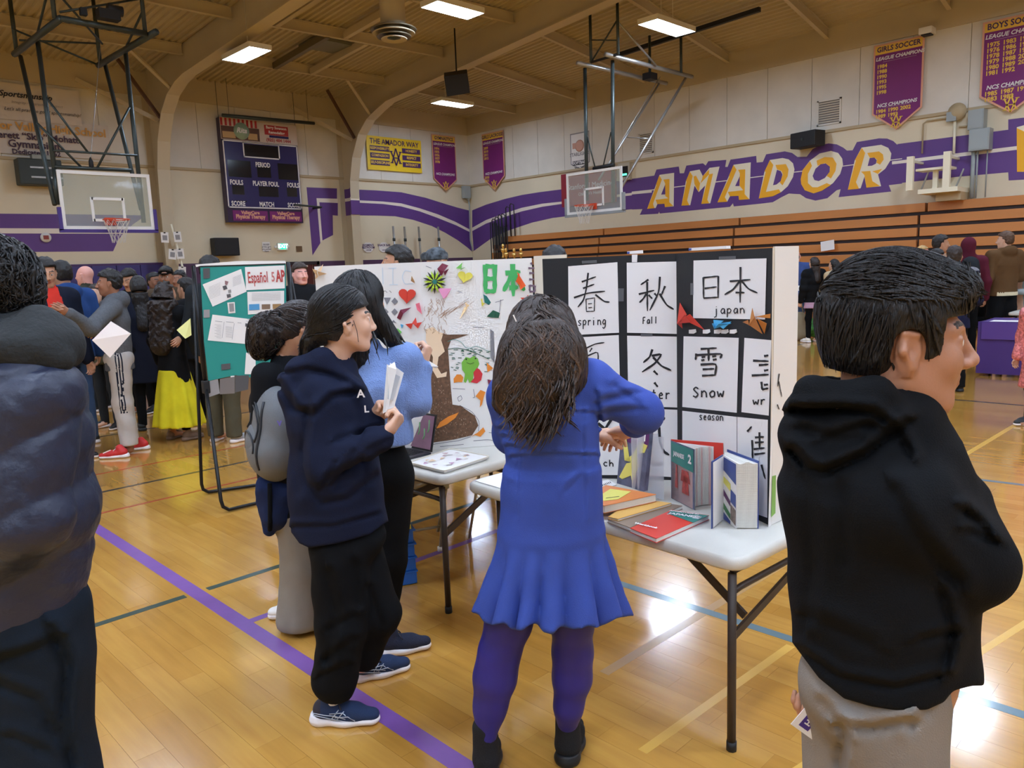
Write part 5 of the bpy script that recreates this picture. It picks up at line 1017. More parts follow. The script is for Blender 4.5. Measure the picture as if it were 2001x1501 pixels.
for pts, m_ in (([(.02,.20),(.98,.17),(.98,.25),(.02,.25)], M_BLUC), ([(.05,.15),(.6,.13),(.6,.16),(.05,.175)], M_CRY), ([(.62,.09),(.98,.08),(.98,.13),(.62,.14)], M_BLUC), ([(.03,.10),(.6,.07),(.6,.09),(.03,.125)], M_PURC), ([(.03,.045),(.6,.02),(.6,.04),(.03,.07)], mat('print green', (70,130,80), .5)), ([(.62,.02),(.98,.01),(.98,.07),(.62,.08)], mat('print brown photo', (130,110,100), .5, var=.4, vscale=80)), ([(.03,.0),(.6,-.0),(.6,.012),(.03,.03)], M_BLUC)): MB().poly([f_(u_, z_) for u_, z_ in pts], n, .0006).build('printed_block', m_, t)
bk = Z1(1180,930,.742); n_pg = 22
for k in range(n_pg):
    s_ = k/(n_pg-1); a_ = Sb*(1-s_)+bk*s_*1.0; a_ = Sb+(bk-Sb)*s_*.35; e = Bn+(En-Bn)*s_; up_poly(t, 'page_leaf', (a_[:2], e[:2], .744, .742+hC-.008-.004*math.sin(s_*9), 0), 0, M_PG, .003)
up_poly(t, 'right_cover', ((Sb+(bk-Sb)*.4)[:2], (En+(En-Bn)*.06)[:2], .742, .742+hC, 0), 0, M_BLUC, .003)
# purple textbook 1 on a clear stand
a = Z1(118,725,.80); b = Z1(368,800,.80)
t = thing('textbook', 'purple textbook marked 1 with a yellow paper crane on its cover, held upright', 'book', tuple(V(a[0],a[1],.80)), 0, 'textbooks on the nearest table')
z0_ = .80; zt_ = z0_+.255; n = inward(a, b); up_ = nrm(EZ*1.0-n*.15); ub = nrm((b-a)*V(1,1,0)); Wd = np.linalg.norm((b-a)[:2]); F_ = lambda u, v, o=0: V(a[0],a[1],z0_)+ub*u*Wd+up_*v*.26+n*o
MB().poly([F_(0,0),F_(1,0),F_(1,1),F_(0,1)], n, .022).build('cover', M_SLATE, t); MB().poly([F_(0,.74,.001),F_(1,.70,.001),F_(1,1,.001),F_(0,1,.001)], n, .0008).build('title_block', M_PURC, t)
for tri in ([(.0,.98),(.12,.95),(.42,.42),(.22,.42)],[(.22,.42),(.42,.45),(.62,.15),(.75,.4),(.62,.6),(.9,.62),(.98,.75),(.7,.78),(.5,.55)],[(.08,.12),(.3,.38),(.5,.42),(.6,.05),(.5,.2),(.2,.1)]): MB().poly([F_(u_, v_, .0025) for u_, v_ in tri], n, .0008).build('printed_crane', M_CRY, t)
letter(MB(), '1', F_(.86,.87,.003), ub, up_, .045, bold=.003).build('lettering', M_LET, t); letter(MB(), 'ADVENTURES IN', F_(.42,.93,.003), ub, up_, .015, bold=.0006).build('lettering', M_LET, t); letter(MB(), 'JAPANESE', F_(.42,.84,.003), ub, up_, .024, bold=.001).build('lettering', M_LET, t)
M_ACR = mat('clear acrylic', (222,224,232), .06, alpha=.35); c_ = Z1(505,870,.742)
t = thing('book_stand', 'clear acrylic upright stand behind the purple textbook', 'stand', tuple(V(b[0],b[1],.742)))
n = inward(b, c_); MB().poly([V(b[0],b[1],.803)-n*.03, V(c_[0],c_[1],.743), V(c_[0],c_[1],1.03), V(b[0],b[1],1.04)-n*.03], n, .004).build('side_sheet', M_ACR, t); MB().poly([V(b[0],b[1],.803)-n*.06, V(c_[0],c_[1],.743)+ub*.03, V(c_[0],c_[1],1.02)+ub*.03, V(b[0],b[1],1.03)-n*.06], n, .004).build('back_sheet', M_ACR, t)
t = thing('paper_sheet', 'white sheet with brush scribbles lying left of the orange covered book', 'paper', tuple(Z1(-60,720,.743))); MB().poly([Z1(-150,735,.744),Z1(40,690,.744),Z1(120,735,.744),Z1(-60,800,.744)], EZ, .0012).build('sheet', M_PAPER, t)
for k in range(7): MB().bar(Z1(-30+14*k,740-5*k,.7450), Z1(-20+14*k,752-5*k,.7450), .004, .0005).build('brush_mark', M_INK, t)
t = thing('paper_sheet', 'blank white sheets covering the far corner of the nearest table', 'paper', (2.5,2.6,.742)); MB().poly([V(2.385,2.71,.744),V(2.36,2.35,.744),V(2.62,2.33,.744),V(2.68,2.70,.744)], EZ, .002).build('sheet', M_PAPER, t)
# things on the second table
t = thing('paper_tray', 'shallow white tray of coloured folded papers on the corner of the second table', 'tray', tuple(at(870,905,Z=.742)))
c4 = [at(800,905,Z=.755), at(868,922,Z=.755), at(957,893,Z=.755), at(880,878,Z=.755)]; R_ = rounded(c4, .02); cen = sum(c4)/4
MB().poly(R_, EZ, .004).build('tray_base', M_PAPER, t); MB().tube([p+EZ*.004 for p in R_], .003, 5, closed=True).build('tray_rim', M_FEDGE, t)
MB().poly([p-EZ*.004+nrm(cen-p)*.012 for p in R_], EZ, .009).build('tray_foot', M_PAPER, t)
rn = random.Random(5)
for k in range(16):
    u_, v_ = rn.uniform(.1,.9), rn.uniform(.2,.8); p = c4[0]*(1-u_)*(1-v_)+c4[1]*u_*(1-v_)*0+c4[1]*(1-u_)*v_*1+c4[2]*u_*v_+c4[3]*u_*(1-v_); s_ = rn.uniform(.012,.022)
    a_ = rn.uniform(0,6); MB().poly([p+V(s_*math.cos(a_),s_*math.sin(a_),.003+.0006*k), p+V(s_*math.cos(a_+2),s_*math.sin(a_+2),.006+.0006*k), p+V(s_*math.cos(a_+4),s_*math.sin(a_+4),.004+.0006*k)], EZ, .001).build('folded_scrap', [cM('paper mauve', (186,140,170)), M_PAPER, cM('paper grey rose', (200,170,170)), C_TN][k % 4], t)
t = thing('laptop', 'dark laptop with a purple lit wallpaper beside the drawings poster', 'laptop', tuple(at(815,890,Z=.742)))
a = at(786,872,Z=.752); b = at(842,884,Z=.752); ul = nrm((b-a)*V(1,1,0)); nl = inward(a, b); LB = b-ul*.32
MB().poly([LB+V(0,0,0), b, b+nl*.2, LB+nl*.2], EZ, .012).build('keyboard_base', mat('laptop dark', (52,52,58), .4, metal=.3), t)
kb_ = MB()
for i in range(12):
    for j in range(5): kb_.box(LB+ul*(.03+.022*i)+nl*(.03+.024*j)+EZ*.0015, (.018,.018,.002), [ul, nl, EZ])
tag(kb_.build('keys', M_BLACK, t), kind='stuff')
sv = nrm(EZ*1-nl*.25); MB().poly([LB-nl*.004, b-nl*.004, b-nl*.004+sv*.21, LB-nl*.004+sv*.21], nrm(nl+EZ*.25), .006).build('lid', M_BLACK, t)
g_ = nrm(nl+EZ*.25)*.001; MB().poly([LB+ul*.008+sv*.012+g_, b-ul*.008+sv*.012+g_, b-ul*.008+sv*.2+g_, LB+ul*.008+sv*.2+g_], nrm(nl+EZ*.25), .0006).build('screen', mat('lit screen purple', (96,70,88), .3, emit=.5, var=.3, vscale=12), t)
for q in ((.6,.1,.05),(.75,.08,.04),(.85,.12,.05)): p = LB+ul*.32*q[0]+sv*.21*(q[1]/.2)+g_*2; MB().tube([p-sv*.02, p+ul*.008, p+sv*q[2]], .004, 5).build('screen_shape', mat('lit screen green', (80,120,84), .3, emit=.5), t)
# folding chair with black coat behind the second table
M_CH = mat('pale grey chair tube', (170,168,158), .35, metal=.4)
t = thing('folding_chair', 'pale grey metal folding chair under the second table', 'chair', (2.75,3.35,0))
a = V(2.62,3.30,0); pts = [at(813,937,Y=3.62), at(798,1009,Y=3.55)]
def ctube(t, ps, r=.011, nm='frame_tube'): MB().tube(ps, r, 7).build(nm, M_CH, t)
for s_ in (0, .42):
    d_ = V(.93,-.36,0)*s_; b0 = at(798,1040,Y=3.75)*V(1,1,0); ctube(t, [V(2.52,3.82,0)+d_, V(2.56,3.78,.44)+d_, V(2.58,3.86,.66)+d_]); ctube(t, [V(2.75,4.12,0)+d_, V(2.56,3.78,.40)+d_, V(2.53,3.74,.45)+d_]); MB().lathe([(.016,0),(.016,.03)], V(2.52,3.82,0)+d_, 8).build('rubber_foot', M_WHITE, t)
ctube(t, [V(2.53,3.82,.16), V(2.53,3.82,.16)+V(.93,-.36,0)*.42], .009); MB().box(V(2.8,3.8,.44), (.4,.38,.03), [nrm(V(.93,-.36,0)), nrm(V(.36,.93,0)), EZ], .01).build('seat', M_CH, t)
ctube(t, [at(936,927,Y=3.1), V(*(at(917,1052,Z=0)))+EZ*.0], .009, 'front_leg')
MB().lathe([(.017,0),(.017,.03)], at(917,1052,Z=0), 8).build('rubber_foot', M_WHITE, t)
# blue crates
t = thing('storage_crate', 'blue ribbed plastic crate on the floor by the second table', 'crate', (2.36,3.42,0)); M_BLU = mat('crate blue', (28,96,184), .4); u_ = nrm(V(.8,-.35,0)); v_ = V(-u_[1],u_[0],0); ax = [u_, v_, EZ]; cc = V(2.5,3.37,0)-u_*.12+v_*.10
for k in range(4): MB().box(cc+EZ*(.04+.08*k), (.24-.004*k,.20-.004*k,.074), ax, .008).build('wall_band', M_BLU, t); MB().box(cc+EZ*(.078+.08*k), (.25,.21,.008), ax).build('rib', M_BLU, t)
MB().box(cc+EZ*.33, (.21,.17,.03), ax).build('contents', mat('crate yellow', (220,200,70), .5), t)
# easel with teal poster
E0 = V(2.47,5.87,0); ue = nrm(V(.41,-.13,0)); ne = inward(E0, E0+ue)
def on_line(px):
    r = cf + cR*(px-1000.5)/FP; A2_ = np.array([[r[0], -ue[0]], [r[1], -ue[1]]]); s_ = np.linalg.solve(A2_, E0[:2]); return E0+ue*s_[1]
E1 = on_line(577); E1 = E0+ue*min(1.0, np.linalg.norm(E1-E0))
t = thing('display_easel', 'black steel easel with a teal Spanish poster of taped papers', 'easel', tuple(E0)); TE = Pl(t, E0, ne, 5.36, 380, 500)
M_TEAL = mat('teal poster paper', (36,142,132), .7, bump=.1, bscale=30)
TE.poly('poster', [(60,100),(955,78),(965,700),(945,1330),(430,1250),(145,1310),(100,900),(75,400)], M_TEAL, 0, .004)
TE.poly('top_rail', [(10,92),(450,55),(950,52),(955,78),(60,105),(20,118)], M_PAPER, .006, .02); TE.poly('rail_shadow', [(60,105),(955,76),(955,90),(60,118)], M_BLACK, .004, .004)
for pts, m_ in (([(85,300),(488,138),(545,375),(190,532)], M_PAPER), ([(528,118),(942,100),(945,340),(540,360)], M_PAPER), ([(552,378),(938,365),(938,590),(560,615)], M_PAPER), ([(188,615),(602,665),(560,925),(138,885)], M_PAPER), ([(343,490),(420,484),(428,598),(356,604)], M_PAPER), ([(88,132),(160,128),(160,232),(95,240)], cM('photo dark grey', (84,82,84))), ([(95,565),(158,562),(160,645),(95,650)], cM('photo mid grey', (150,146,146))), ([(280,1135),(375,1125),(375,1185),(282,1197)], cM('photo dark grey', (84,82,84))), ([(540,1015),(640,1010),(640,1240),(525,1240)], M_PAPER), ([(145,1315),(245,1290),(265,1440),(150,1480)], cM('photo mid grey', (150,146,146))), ([(265,1290),(420,1265),(420,1440),(265,1450)], cM('photo warm grey', (120,112,108))), ([(425,1255),(570,1250),(560,1400),(425,1430)], cM('photo dark grey', (84,82,84))), ([(378,1258),(418,1255),(418,1315),(380,1318)], M_PAPER)): TE.poly('taped_paper', pts, m_, .004 + (.002 if m_ is not M_PAPER else 0))
for pts, m_ in (([(570,508),(678,503),(680,565),(570,570)], cM('photo sky blue', (80,150,200))), ([(702,508),(792,506),(792,556),(704,558)], cM('photo brown', (130,104,84))), ([(816,505),(908,502),(908,552),(818,556)], cM('photo ochre', (160,124,80))), ([(318,260),(355,270),(340,310),(318,300)], cM('photo rose', (150,110,110))), ([(292,320),(330,308),(345,345),(305,360)], cM('photo dark grey', (84,82,84))), ([(350,360),(380,352),(385,385),(355,390)], cM('photo mid grey', (150,146,146))), ([(335,405),(375,398),(382,430),(342,442)], cM('photo dark grey', (84,82,84))), ([(532,705),(565,712),(560,745),(530,740)], cM('photo dark grey', (84,82,84))), ([(360,500),(410,496),(415,580),(368,585)], cM('photo mid grey', (150,146,146)))): TE.poly('printed_picture', pts, m_, .008)
mb = MB()
for (x, y, L_) in ((215,683,75),(330,690,80),(450,700,40)): TE.stroke(mb, [(x,y),(x+L_,y+L_*.1)], 4, .0075, False)
for (x, y) in ((310,690),(415,705)): TE.stroke(mb, [(x,y),(x-22,y+170)], 3, .0075, False)
for k in range(10): TE.stroke(mb, [(210+(k%2)*20,720+k*15),(280,728+k*15)], 2, .0076, False); TE.stroke(mb, [(325,740+k*12),(395,748+k*12)], 2, .0076, False); TE.stroke(mb, [(600,390+k*9),(900,380+k*9)], 1.5, .0076, False); TE.stroke(mb, [(150,330+k*14),(270,280+k*14)], 1.5, .0076, False); TE.stroke(mb, [(400,230+k*10),(490,195+k*10)], 1.5, .0076, False)
tag(mb.build('print_lines', C_GY, t), kind='stuff')
M_ESP = cM('title red outline', (184,70,66)); letter(MB(), 'Español', TE.P(662,230,.008), ue, EZ, .12, width=.42, bold=.002).build('lettering', M_ESP, t); letter(MB(), '5', TE.P(822,225,.008), ue, EZ, .105, width=.55, bold=.002).build('lettering', cM('title rose', (200,120,116)), t); letter(MB(), 'AP', TE.P(898,218,.008), ue, EZ, .125, width=.45, bold=.005).build('lettering', M_ESP, t)
M_EZ = mat('easel black steel', (22,22,24), .35, metal=.4)
bk_ = at(395,968,Z=0); bkr = at(520,950,Z=0); bkR = bk_+(bkr-bk_)*2.0; fr_ = at(435,1004,Z=0); frR = fr_+(at(515,985,Z=0)-fr_)*2.3
pa = E0-ue*.02+EZ*1.86-ne*.05; paR = E1+ue*.03+EZ*1.86-ne*.05
for (A3, B3, ta, tb) in ((bk_, bkR, pa, paR), (fr_, frR, E0-ue*.02+EZ*.95, E1+ue*.03+EZ*.95)):
    A4 = A3+EZ*.02; B4 = B3+EZ*.02; dd = nrm(B4-A4); MB().tube([ta, A4+nrm(ta-A4)*.08, A4+nrm(ta-A4)*.03+dd*.01, A4+dd*.05, A4+dd*.12, B4-dd*.12, B4-dd*.05, B4+nrm(tb-B4)*.03-dd*.01, B4+nrm(tb-B4)*.08, tb], .014, 8).build('u_leg', M_EZ, t)
MB().tube([E0-ue*.02+EZ*.95, pa], .016, 8).build('side_post', M_EZ, t); MB().tube([E1+ue*.03+EZ*.95, paR], .016, 8).build('side_post', M_EZ, t); MB().box(E0-ue*.02+EZ*.93, (.05,.05,.1), None, .008).build('hinge', M_BLACK, t)
# distant purple table
a = at(1918,733,Z=0); t = thing('draped_table', 'table under a long purple cloth with papers at the right edge', 'table', (a[0]+.4,a[1]-.7,0)); X0, Y1_ = 11.75, at(1918,628,Z=.75)[1]+.02
A5 = at(1918,733,Z=0); T5 = at(1918,628,Z=.76); M_PCL = mat('purple table cloth', (66,40,112), .7, bump=.2, bscale=12)
vs = []; fs = []; nn_ = 24; x0 = A5[0]-.1; ys = [A5[1]+.05-i*2.4/nn_ for i in range(nn_+1)]
for i, y in enumerate(ys):
    w_ = .02*math.sin(i*1.9)+.012*math.sin(i*4.1)
    for z in (.76,.74,.5,.25,.04): vs.append((x0+w_*(0.76-z)*1.6, y, z))
for i in range(nn_):
    for j in range(4): fs.append((i*5+j, i*5+5+j, i*5+6+j, i*5+j+1))
mb = MB(); mb.add(vs, fs, True); mb.bx(x0+.002, x0+.8, ys[-1], ys[0], .745, .76); mb.bx(x0+.03, x0+.78, ys[0]-.02, ys[0], .04, .76); mb.build('cloth', M_PCL, t)
MB().bx(x0-.02, x0-.012, ys[-1], ys[0]-.05, .52, .755).build('runner', mat('purple runner', (84,56,136), .6), t)
for sx in (.1, .7):
    for sy in (.15, 2.2): MB().tube([(x0+sx, ys[0]-sy, 0), (x0+sx, ys[0]-sy, .745)], .016, 6).build('leg', M_TLEG, t)
for k, (dy, m_) in enumerate(((.12,M_PAPER),(.32,M_PAPER),(.55,cM('paper cream yellow',(240,226,150))),(.78,M_PAPER))):
    p = tag(MB().bx(x0+.06, x0+.3, ys[0]-dy-.2, ys[0]-dy, .761+.001*k, .763+.001*k).build('paper_sheet', m_), ['white sheet nearest the corner of the purple table','second white sheet along the purple table','pale yellow sheet on the purple table','last white sheet on the purple table at the frame edge'][k], 'paper')
# white table behind it with people seated
a = at(1960,563,Z=.75); t, o, u, v = folding_table('white folding table with papers in front of the bleachers behind the purple table', (14.3,3.2), (0.02,-1), 3.2, .75)
uleg(t, (14.4,3.1,0), (14.95,3.1,0)); uleg(t, (14.4,1.0,0), (14.95,1.0,0))
p = at(1617,480,X=XR-.62); tag(MB().box(p, (.006,.34,.24), [nrm(V(-1,-.1,.1)), nrm(V(0,1,-.12)), nrm(V(.1,.12,1))]).build('paper_sign', M_PAPER), 'white paper sign stuck on the bleachers above the coats', 'sign')
# trophies
for k, (x, y) in enumerate(((983,487),(989,495),(1005,496),(1018,495))):
    p = at(x, y+4, X=12.5); t = thing('trophy', ('gold cup trophy above the drawings poster, ' + ['leftmost','second','third','rightmost'][k] + ' of four'), 'trophy', (p[0], p[1], p[2]-.25), 0, 'trophies behind the drawings poster')
    M_TR = mat('trophy gold', (226,186,110), .25, metal=.8); MB().lathe([(.02,-.16),(.05,-.14),(.02,-.1),(.015,-.05),(.05,.0),(.06,.05),(.045,.06)], p, 12).build('cup', M_TR, t); MB().lathe([(.01,.06),(.03,.09),(.035,.13),(.01,.17)], p, 10).build('figure_top', M_TR, t); MB().box(p-EZ*.22, (.1,.1,.1)).build('plinth', M_BROWN, t)
tt = at(1000,505,X=12.5); t = thing('display_cabinet', 'low brown cabinet holding the trophies behind the posters', 'cabinet', (12.5, tt[1], 0)); zc_ = at(1000,500,X=12.5)[2]-.27
MB().bx(12.2, 12.8, tt[1]-1.2, tt[1]+.9, 0, zc_, .01).build('body', M_BROWN, t); MB().bx(12.185, 12.2, tt[1]-1.1, tt[1]-.15, .1, zc_-.1).build('door', M_BROWN, t); MB().bx(12.185, 12.2, tt[1]-.1, tt[1]+.8, .1, zc_-.1).build('door', M_BROWN, t)
# ---------------------------------------------------------------- people: implicit surfaces meshed with surface nets
def smin(a, b, k):
    if k <= 1e-6: return np.minimum(a, b)
    h = np.maximum(k-np.abs(a-b), 0.0)/k
    return np.minimum(a, b)-h*h*k*0.25
def pc(a, b, r1, r2, k=.03, flat=None, sub=False):     # round cone; flat=(axis, factor<1) squashes it along the axis
    a = V(*a); b = V(*b); ab = b-a; L2 = max(float(ab@ab), 1e-9); rm = max(r1, r2)
    def f(P):
        q = P-a; t = np.clip(q@ab/L2, 0, 1); q = q-t[..., None]*ab; r = r1+(r2-r1)*t
        if flat is not None:
            n = flat[0]; c = q@n; q = q+(c*(1/flat[1]-1))[..., None]*n
            return (np.sqrt((q*q).sum(-1))-r)*(.5+.5*flat[1])
        return np.sqrt((q*q).sum(-1))-r
    lo = np.minimum(a, b)-rm-k; hi = np.maximum(a, b)+rm+k
    return (f, lo, hi, k, sub)
def pe_(c, rad, ax=None, k=.03, sub=False):
    c = V(*c); ax = np.eye(3) if ax is None else np.array(ax, float); rad = V(*rad)
    def f(P):
        q = (P-c)@ax.T; k0 = np.sqrt(((q/rad)**2).sum(-1)); k1 = np.sqrt(((q/rad**2)**2).sum(-1))+1e-9
        return k0*(k0-1)/k1
    m = rad.max(); return (f, c-m-k, c+m+k, k, sub)
def pf(f, lo, hi, k=.02, sub=False): return (f, V(*lo), V(*hi), k, sub)
def chain(pts, rs, k=.03, flat=None): return [pc(pts[i], pts[i+1], rs[i], rs[i+1], k, flat) for i in range(len(pts)-1)]
def evalp(prims, P):
    F = np.full(P.shape[:-1], .5)
    for f, lo, hi, k, sub in prims:
        d = f(P); F = smin(F, d, k) if not sub else -smin(-F, d, k)
    return F
def surf(prims, h, disp=None, cut=None):
    adds = [p for p in prims if not p[4]]
    lo = np.min([p[1] for p in adds], 0)-2*h; hi = np.max([p[2] for p in adds], 0)+2*h
    n = np.ceil((hi-lo)/h).astype(int)+1
    X = [lo[i]+h*np.arange(n[i]) for i in range(3)]; F = np.full(n, .5)
    for f, l, u, k, sub in prims:
        i0 = np.clip(np.floor((l-lo)/h).astype(int)-1, 0, n-1); i1 = np.clip(np.ceil((u-lo)/h).astype(int)+2, 1, n)
        if (i1 <= i0).any(): continue
        sl = tuple(slice(i0[i], i1[i]) for i in range(3))
        G = np.stack(np.meshgrid(X[0][sl[0]], X[1][sl[1]], X[2][sl[2]], indexing='ij'), -1); d = f(G)
        F[sl] = smin(F[sl], d, k) if not sub else -smin(-F[sl], d, k)
    if disp is not None or cut is not None:
        m = np.abs(F) < max(.05, 4*h) if cut is None else F < max(.05, 4*h)
        ii = np.argwhere(m); Pm = lo+ii*h; v = F[m]
        if disp is not None: v = v-disp(Pm)
        if cut is not None: v = np.maximum(v, cut(Pm))
        F[m] = v
    return nets(F, lo, h)
def nets(F, lo, h):
    s = F < 0; c = [s[:-1, :-1, :-1], s[1:, :-1, :-1], s[:-1, 1:, :-1], s[1:, 1:, :-1], s[:-1, :-1, 1:], s[1:, :-1, 1:], s[:-1, 1:, 1:], s[1:, 1:, 1:]]
    cnt = sum(x.astype(np.int8) for x in c); act = (cnt > 0) & (cnt < 8); ii = np.argwhere(act); N = len(ii)
    idx = -np.ones(act.shape, int); idx[act] = np.arange(N)
    off = np.array([[0,0,0],[1,0,0],[0,1,0],[1,1,0],[0,0,1],[1,0,1],[0,1,1],[1,1,1]])
    vals = np.stack([F[ii[:, 0]+o[0], ii[:, 1]+o[1], ii[:, 2]+o[2]] for o in off], 1)
    acc = np.zeros((N, 3)); w = np.zeros(N)
    for a, b in ((0,1),(2,3),(4,5),(6,7),(0,2),(1,3),(4,6),(5,7),(0,4),(1,5),(2,6),(3,7)):
        va, vb = vals[:, a], vals[:, b]; cr = (va < 0) != (vb < 0); t = np.where(cr, va/np.where(cr, va-vb, 1), 0)
        p = off[a]+(off[b]-off[a])*t[:, None]; acc += p*cr[:, None]; w += cr
    Vt = lo+h*(ii+acc/w[:, None]); Q = []
    for ax in range(3):
        sl0 = [slice(None)]*3; sl1 = [slice(None)]*3; sl0[ax] = slice(None, -1); sl1[ax] = slice(1, None)
        d = s[tuple(sl0)] != s[tuple(sl1)]; e = np.argwhere(d); u, v = [(1, 2), (2, 0), (0, 1)][ax]
        ok = (e[:, u] > 0) & (e[:, v] > 0) & (e[:, u] < F.shape[u]-1) & (e[:, v] < F.shape[v]-1); e = e[ok]
        du = np.zeros(3, int); dv = np.zeros(3, int); du[u] = 1; dv[v] = 1
        q = [idx[tuple((e-o).T)] for o in (du+dv, dv, 0*du, du)]; q = np.stack(q, 1)
        fl = s[tuple(e.T)]; q[~fl] = q[~fl][:, ::-1]; Q.append(q)
    return Vt, np.concatenate(Q)
def np_mesh(name, parts, mats, matfn=None, smooth=True):
    """parts: list of (verts, quads) or (verts, quads, material index)"""
    vs = []; qs = []; ms = []; b = 0
    for pt in parts:
        v, q = pt[0], pt[1]; vs.append(v); qs.append(q+b); b += len(v)
        if len(pt) > 2 and pt[2] is not None:
            mi = pt[2]; ms.append(np.full(len(q), mi, int) if np.isscalar(mi) else mi(v[q].mean(1)))
        else: ms.append(matfn(v[q].mean(1)) if matfn else np.zeros(len(q), int))
    v = np.concatenate(vs); q = np.concatenate(qs); mi = np.concatenate(ms).astype(np.int32)
    me = bpy.data.meshes.new(name); me.vertices.add(len(v)); me.vertices.foreach_set('co', v.astype(np.float32).ravel())
    nq = len(q); w = q.shape[1]; me.loops.add(nq*w); me.loops.foreach_set('vertex_index', q.astype(np.int32).ravel())
    me.polygons.add(nq); me.polygons.foreach_set('loop_start', np.arange(0, nq*w, w, dtype=np.int32)); 
    try: me.polygons.foreach_set('loop_total', np.full(nq, w, np.int32))
    except Exception: pass
    for m in (mats if isinstance(mats, (list, tuple)) else [mats]): me.materials.append(m)
    me.polygons.foreach_set('material_index', mi); me.polygons.foreach_set('use_smooth', np.full(nq, smooth)); me.update(calc_edges=True); me.validate(); return me
def wav(P, s_=1.0, seed=0.0):
    """cheap smooth noise in about -1..1"""
    x, y, z = P[..., 0]*s_+seed*1.7, P[..., 1]*s_+seed*3.1, P[..., 2]*s_+seed*5.3
    a = np.sin(x*1.3+1.7*np.sin(y*1.1+z*.7)); b = np.sin(y*1.7+1.3*np.sin(z*1.3+x*.9)+2.0); c = np.sin(z*1.9+1.5*np.sin(x*1.2-y*.8)+4.0)
    return (a+b+c+a*b)/3.2
def folds(amp, s_=9, seed=0, zs=1.0, fine=.35):
    def f(P):
        Q = P.copy(); Q[..., 2] = Q[..., 2]*zs
        return amp*(wav(Q, s_, seed)+fine*wav(Q, s_*2.7, seed+3))
    return f
class Fr:
    """local frame: x = person's right, y = forward, z = up"""
    def __init__(s, o, fwd, up=(0,0,1), sc_=1.0):
        s.o = V(*o); s.y = nrm(fwd); s.x = nrm(np.cross(s.y, V(*up))); s.z = np.cross(s.x, s.y); s.s = sc_; s.ax = np.array([s.x, s.y, s.z])
    def __call__(s, x, y, z): return s.o+s.s*(s.x*x+s.y*y+s.z*z)
    def loc(s, P): return ((P-s.o)@s.ax.T)/s.s
def head_prims(F, neck=None, fem=0.0, beard=0, k_=1.0):
    c = F.s; A = F.ax; e = lambda p, r, k=.012, sub=False: pe_(F(*p), V(*r)*c, A, k*c, sub); g_ = lambda a, b, r1, r2, k=.01: pc(F(*a), F(*b), r1*c, r2*c, k*c)
    P_ = [e((0,-.012,.032), (.073,.094,.086)), e((0,.02,-.02), (.062,.072,.07), .03), e((0,.036,-.058), (.046,.05,.05), .03), g_((-.016,.068,-.093), (.016,.068,-.093), .015, .015, .02)]
    for sx in (-1, 1):
        P_ += [e((sx*.036,.058,-.022), (.024,.026,.026), .02), g_((sx*.012,.084,.026), (sx*.046,.062,.026), .009, .008, .016), pe_(F(sx*.031,.093,.008), V(.017,.016,.011)*c, A, .012*c, True), e((sx*.033,.071,.005), (.015,.014,.013), .004), g_((sx*.019,.0865,.0135), (sx*.043,.079,.012), .0038, .0038, .003), g_((sx*.020,.086,-.0015), (sx*.043,.079,-.001), .0034, .0034, .003)]
        P_ += [e((sx*.074,-.004,-.004), (.009,.019,.031), .006), g_((sx*.077,-.012,.02), (sx*.086,-.014,-.004), .006, .006, .006), g_((sx*.078,.006,.021), (sx*.082,-.013,.024), .005, .005, .006), g_((sx*.086,-.014,-.002), (sx*.078,.0,-.026), .006, .007, .006), pe_(F(sx*.087,.002,.0), V(.008,.009,.015)*c, A, .004*c, True)]
        P_ += [e((sx*.013,.098,-.03), (.009,.011,.008), .007), g_((sx*.052,-.0,-.05), (sx*.03,.05,-.086), .018, .016, .03)]
    nt_ = .112-.007*fem; P_ += [g_((0,.09,.018), (0,nt_-.001,-.02), .007, .0095, .014), e((0,nt_,-.026), (.011,.010,.0085), .010)]
    P_ += [g_((-.017,.0845,-.052), (.017,.0845,-.052), .0055, .0055, .007), e((0,.0905,-.0515), (.012,.007,.0045), .005), g_((-.013,.0845,-.0615), (.013,.0845,-.0615), .0055, .0055, .007), e((0,.089,-.0615), (.012,.007,.005), .005)]
    if neck is not None: P_ += [pc(F(0,-.022,-.045), neck, .056*c*(1-.12*fem), .06*c*(1-.12*fem), .03*c)]
    return P_
def face_mats(F):
    """0 skin, 1 lips, 2 brow"""
    def f(P):
        q = F.loc(P); m = np.zeros(len(P), int); ax = np.abs(q[:, 0])
        m[(q[:, 1] > .080) & (ax < .021-.0*ax) & (np.abs(q[:, 2]+.0565) < .0105*(1-(ax/.026)**2)+.001)] = 1
        m[(q[:, 1] > .050) & (ax > .010) & (ax < .052) & (np.abs(q[:, 2]-.030-.006*np.sin((ax-.01)/.04*2.6)) < .0038)] = 2
        return m
    return f
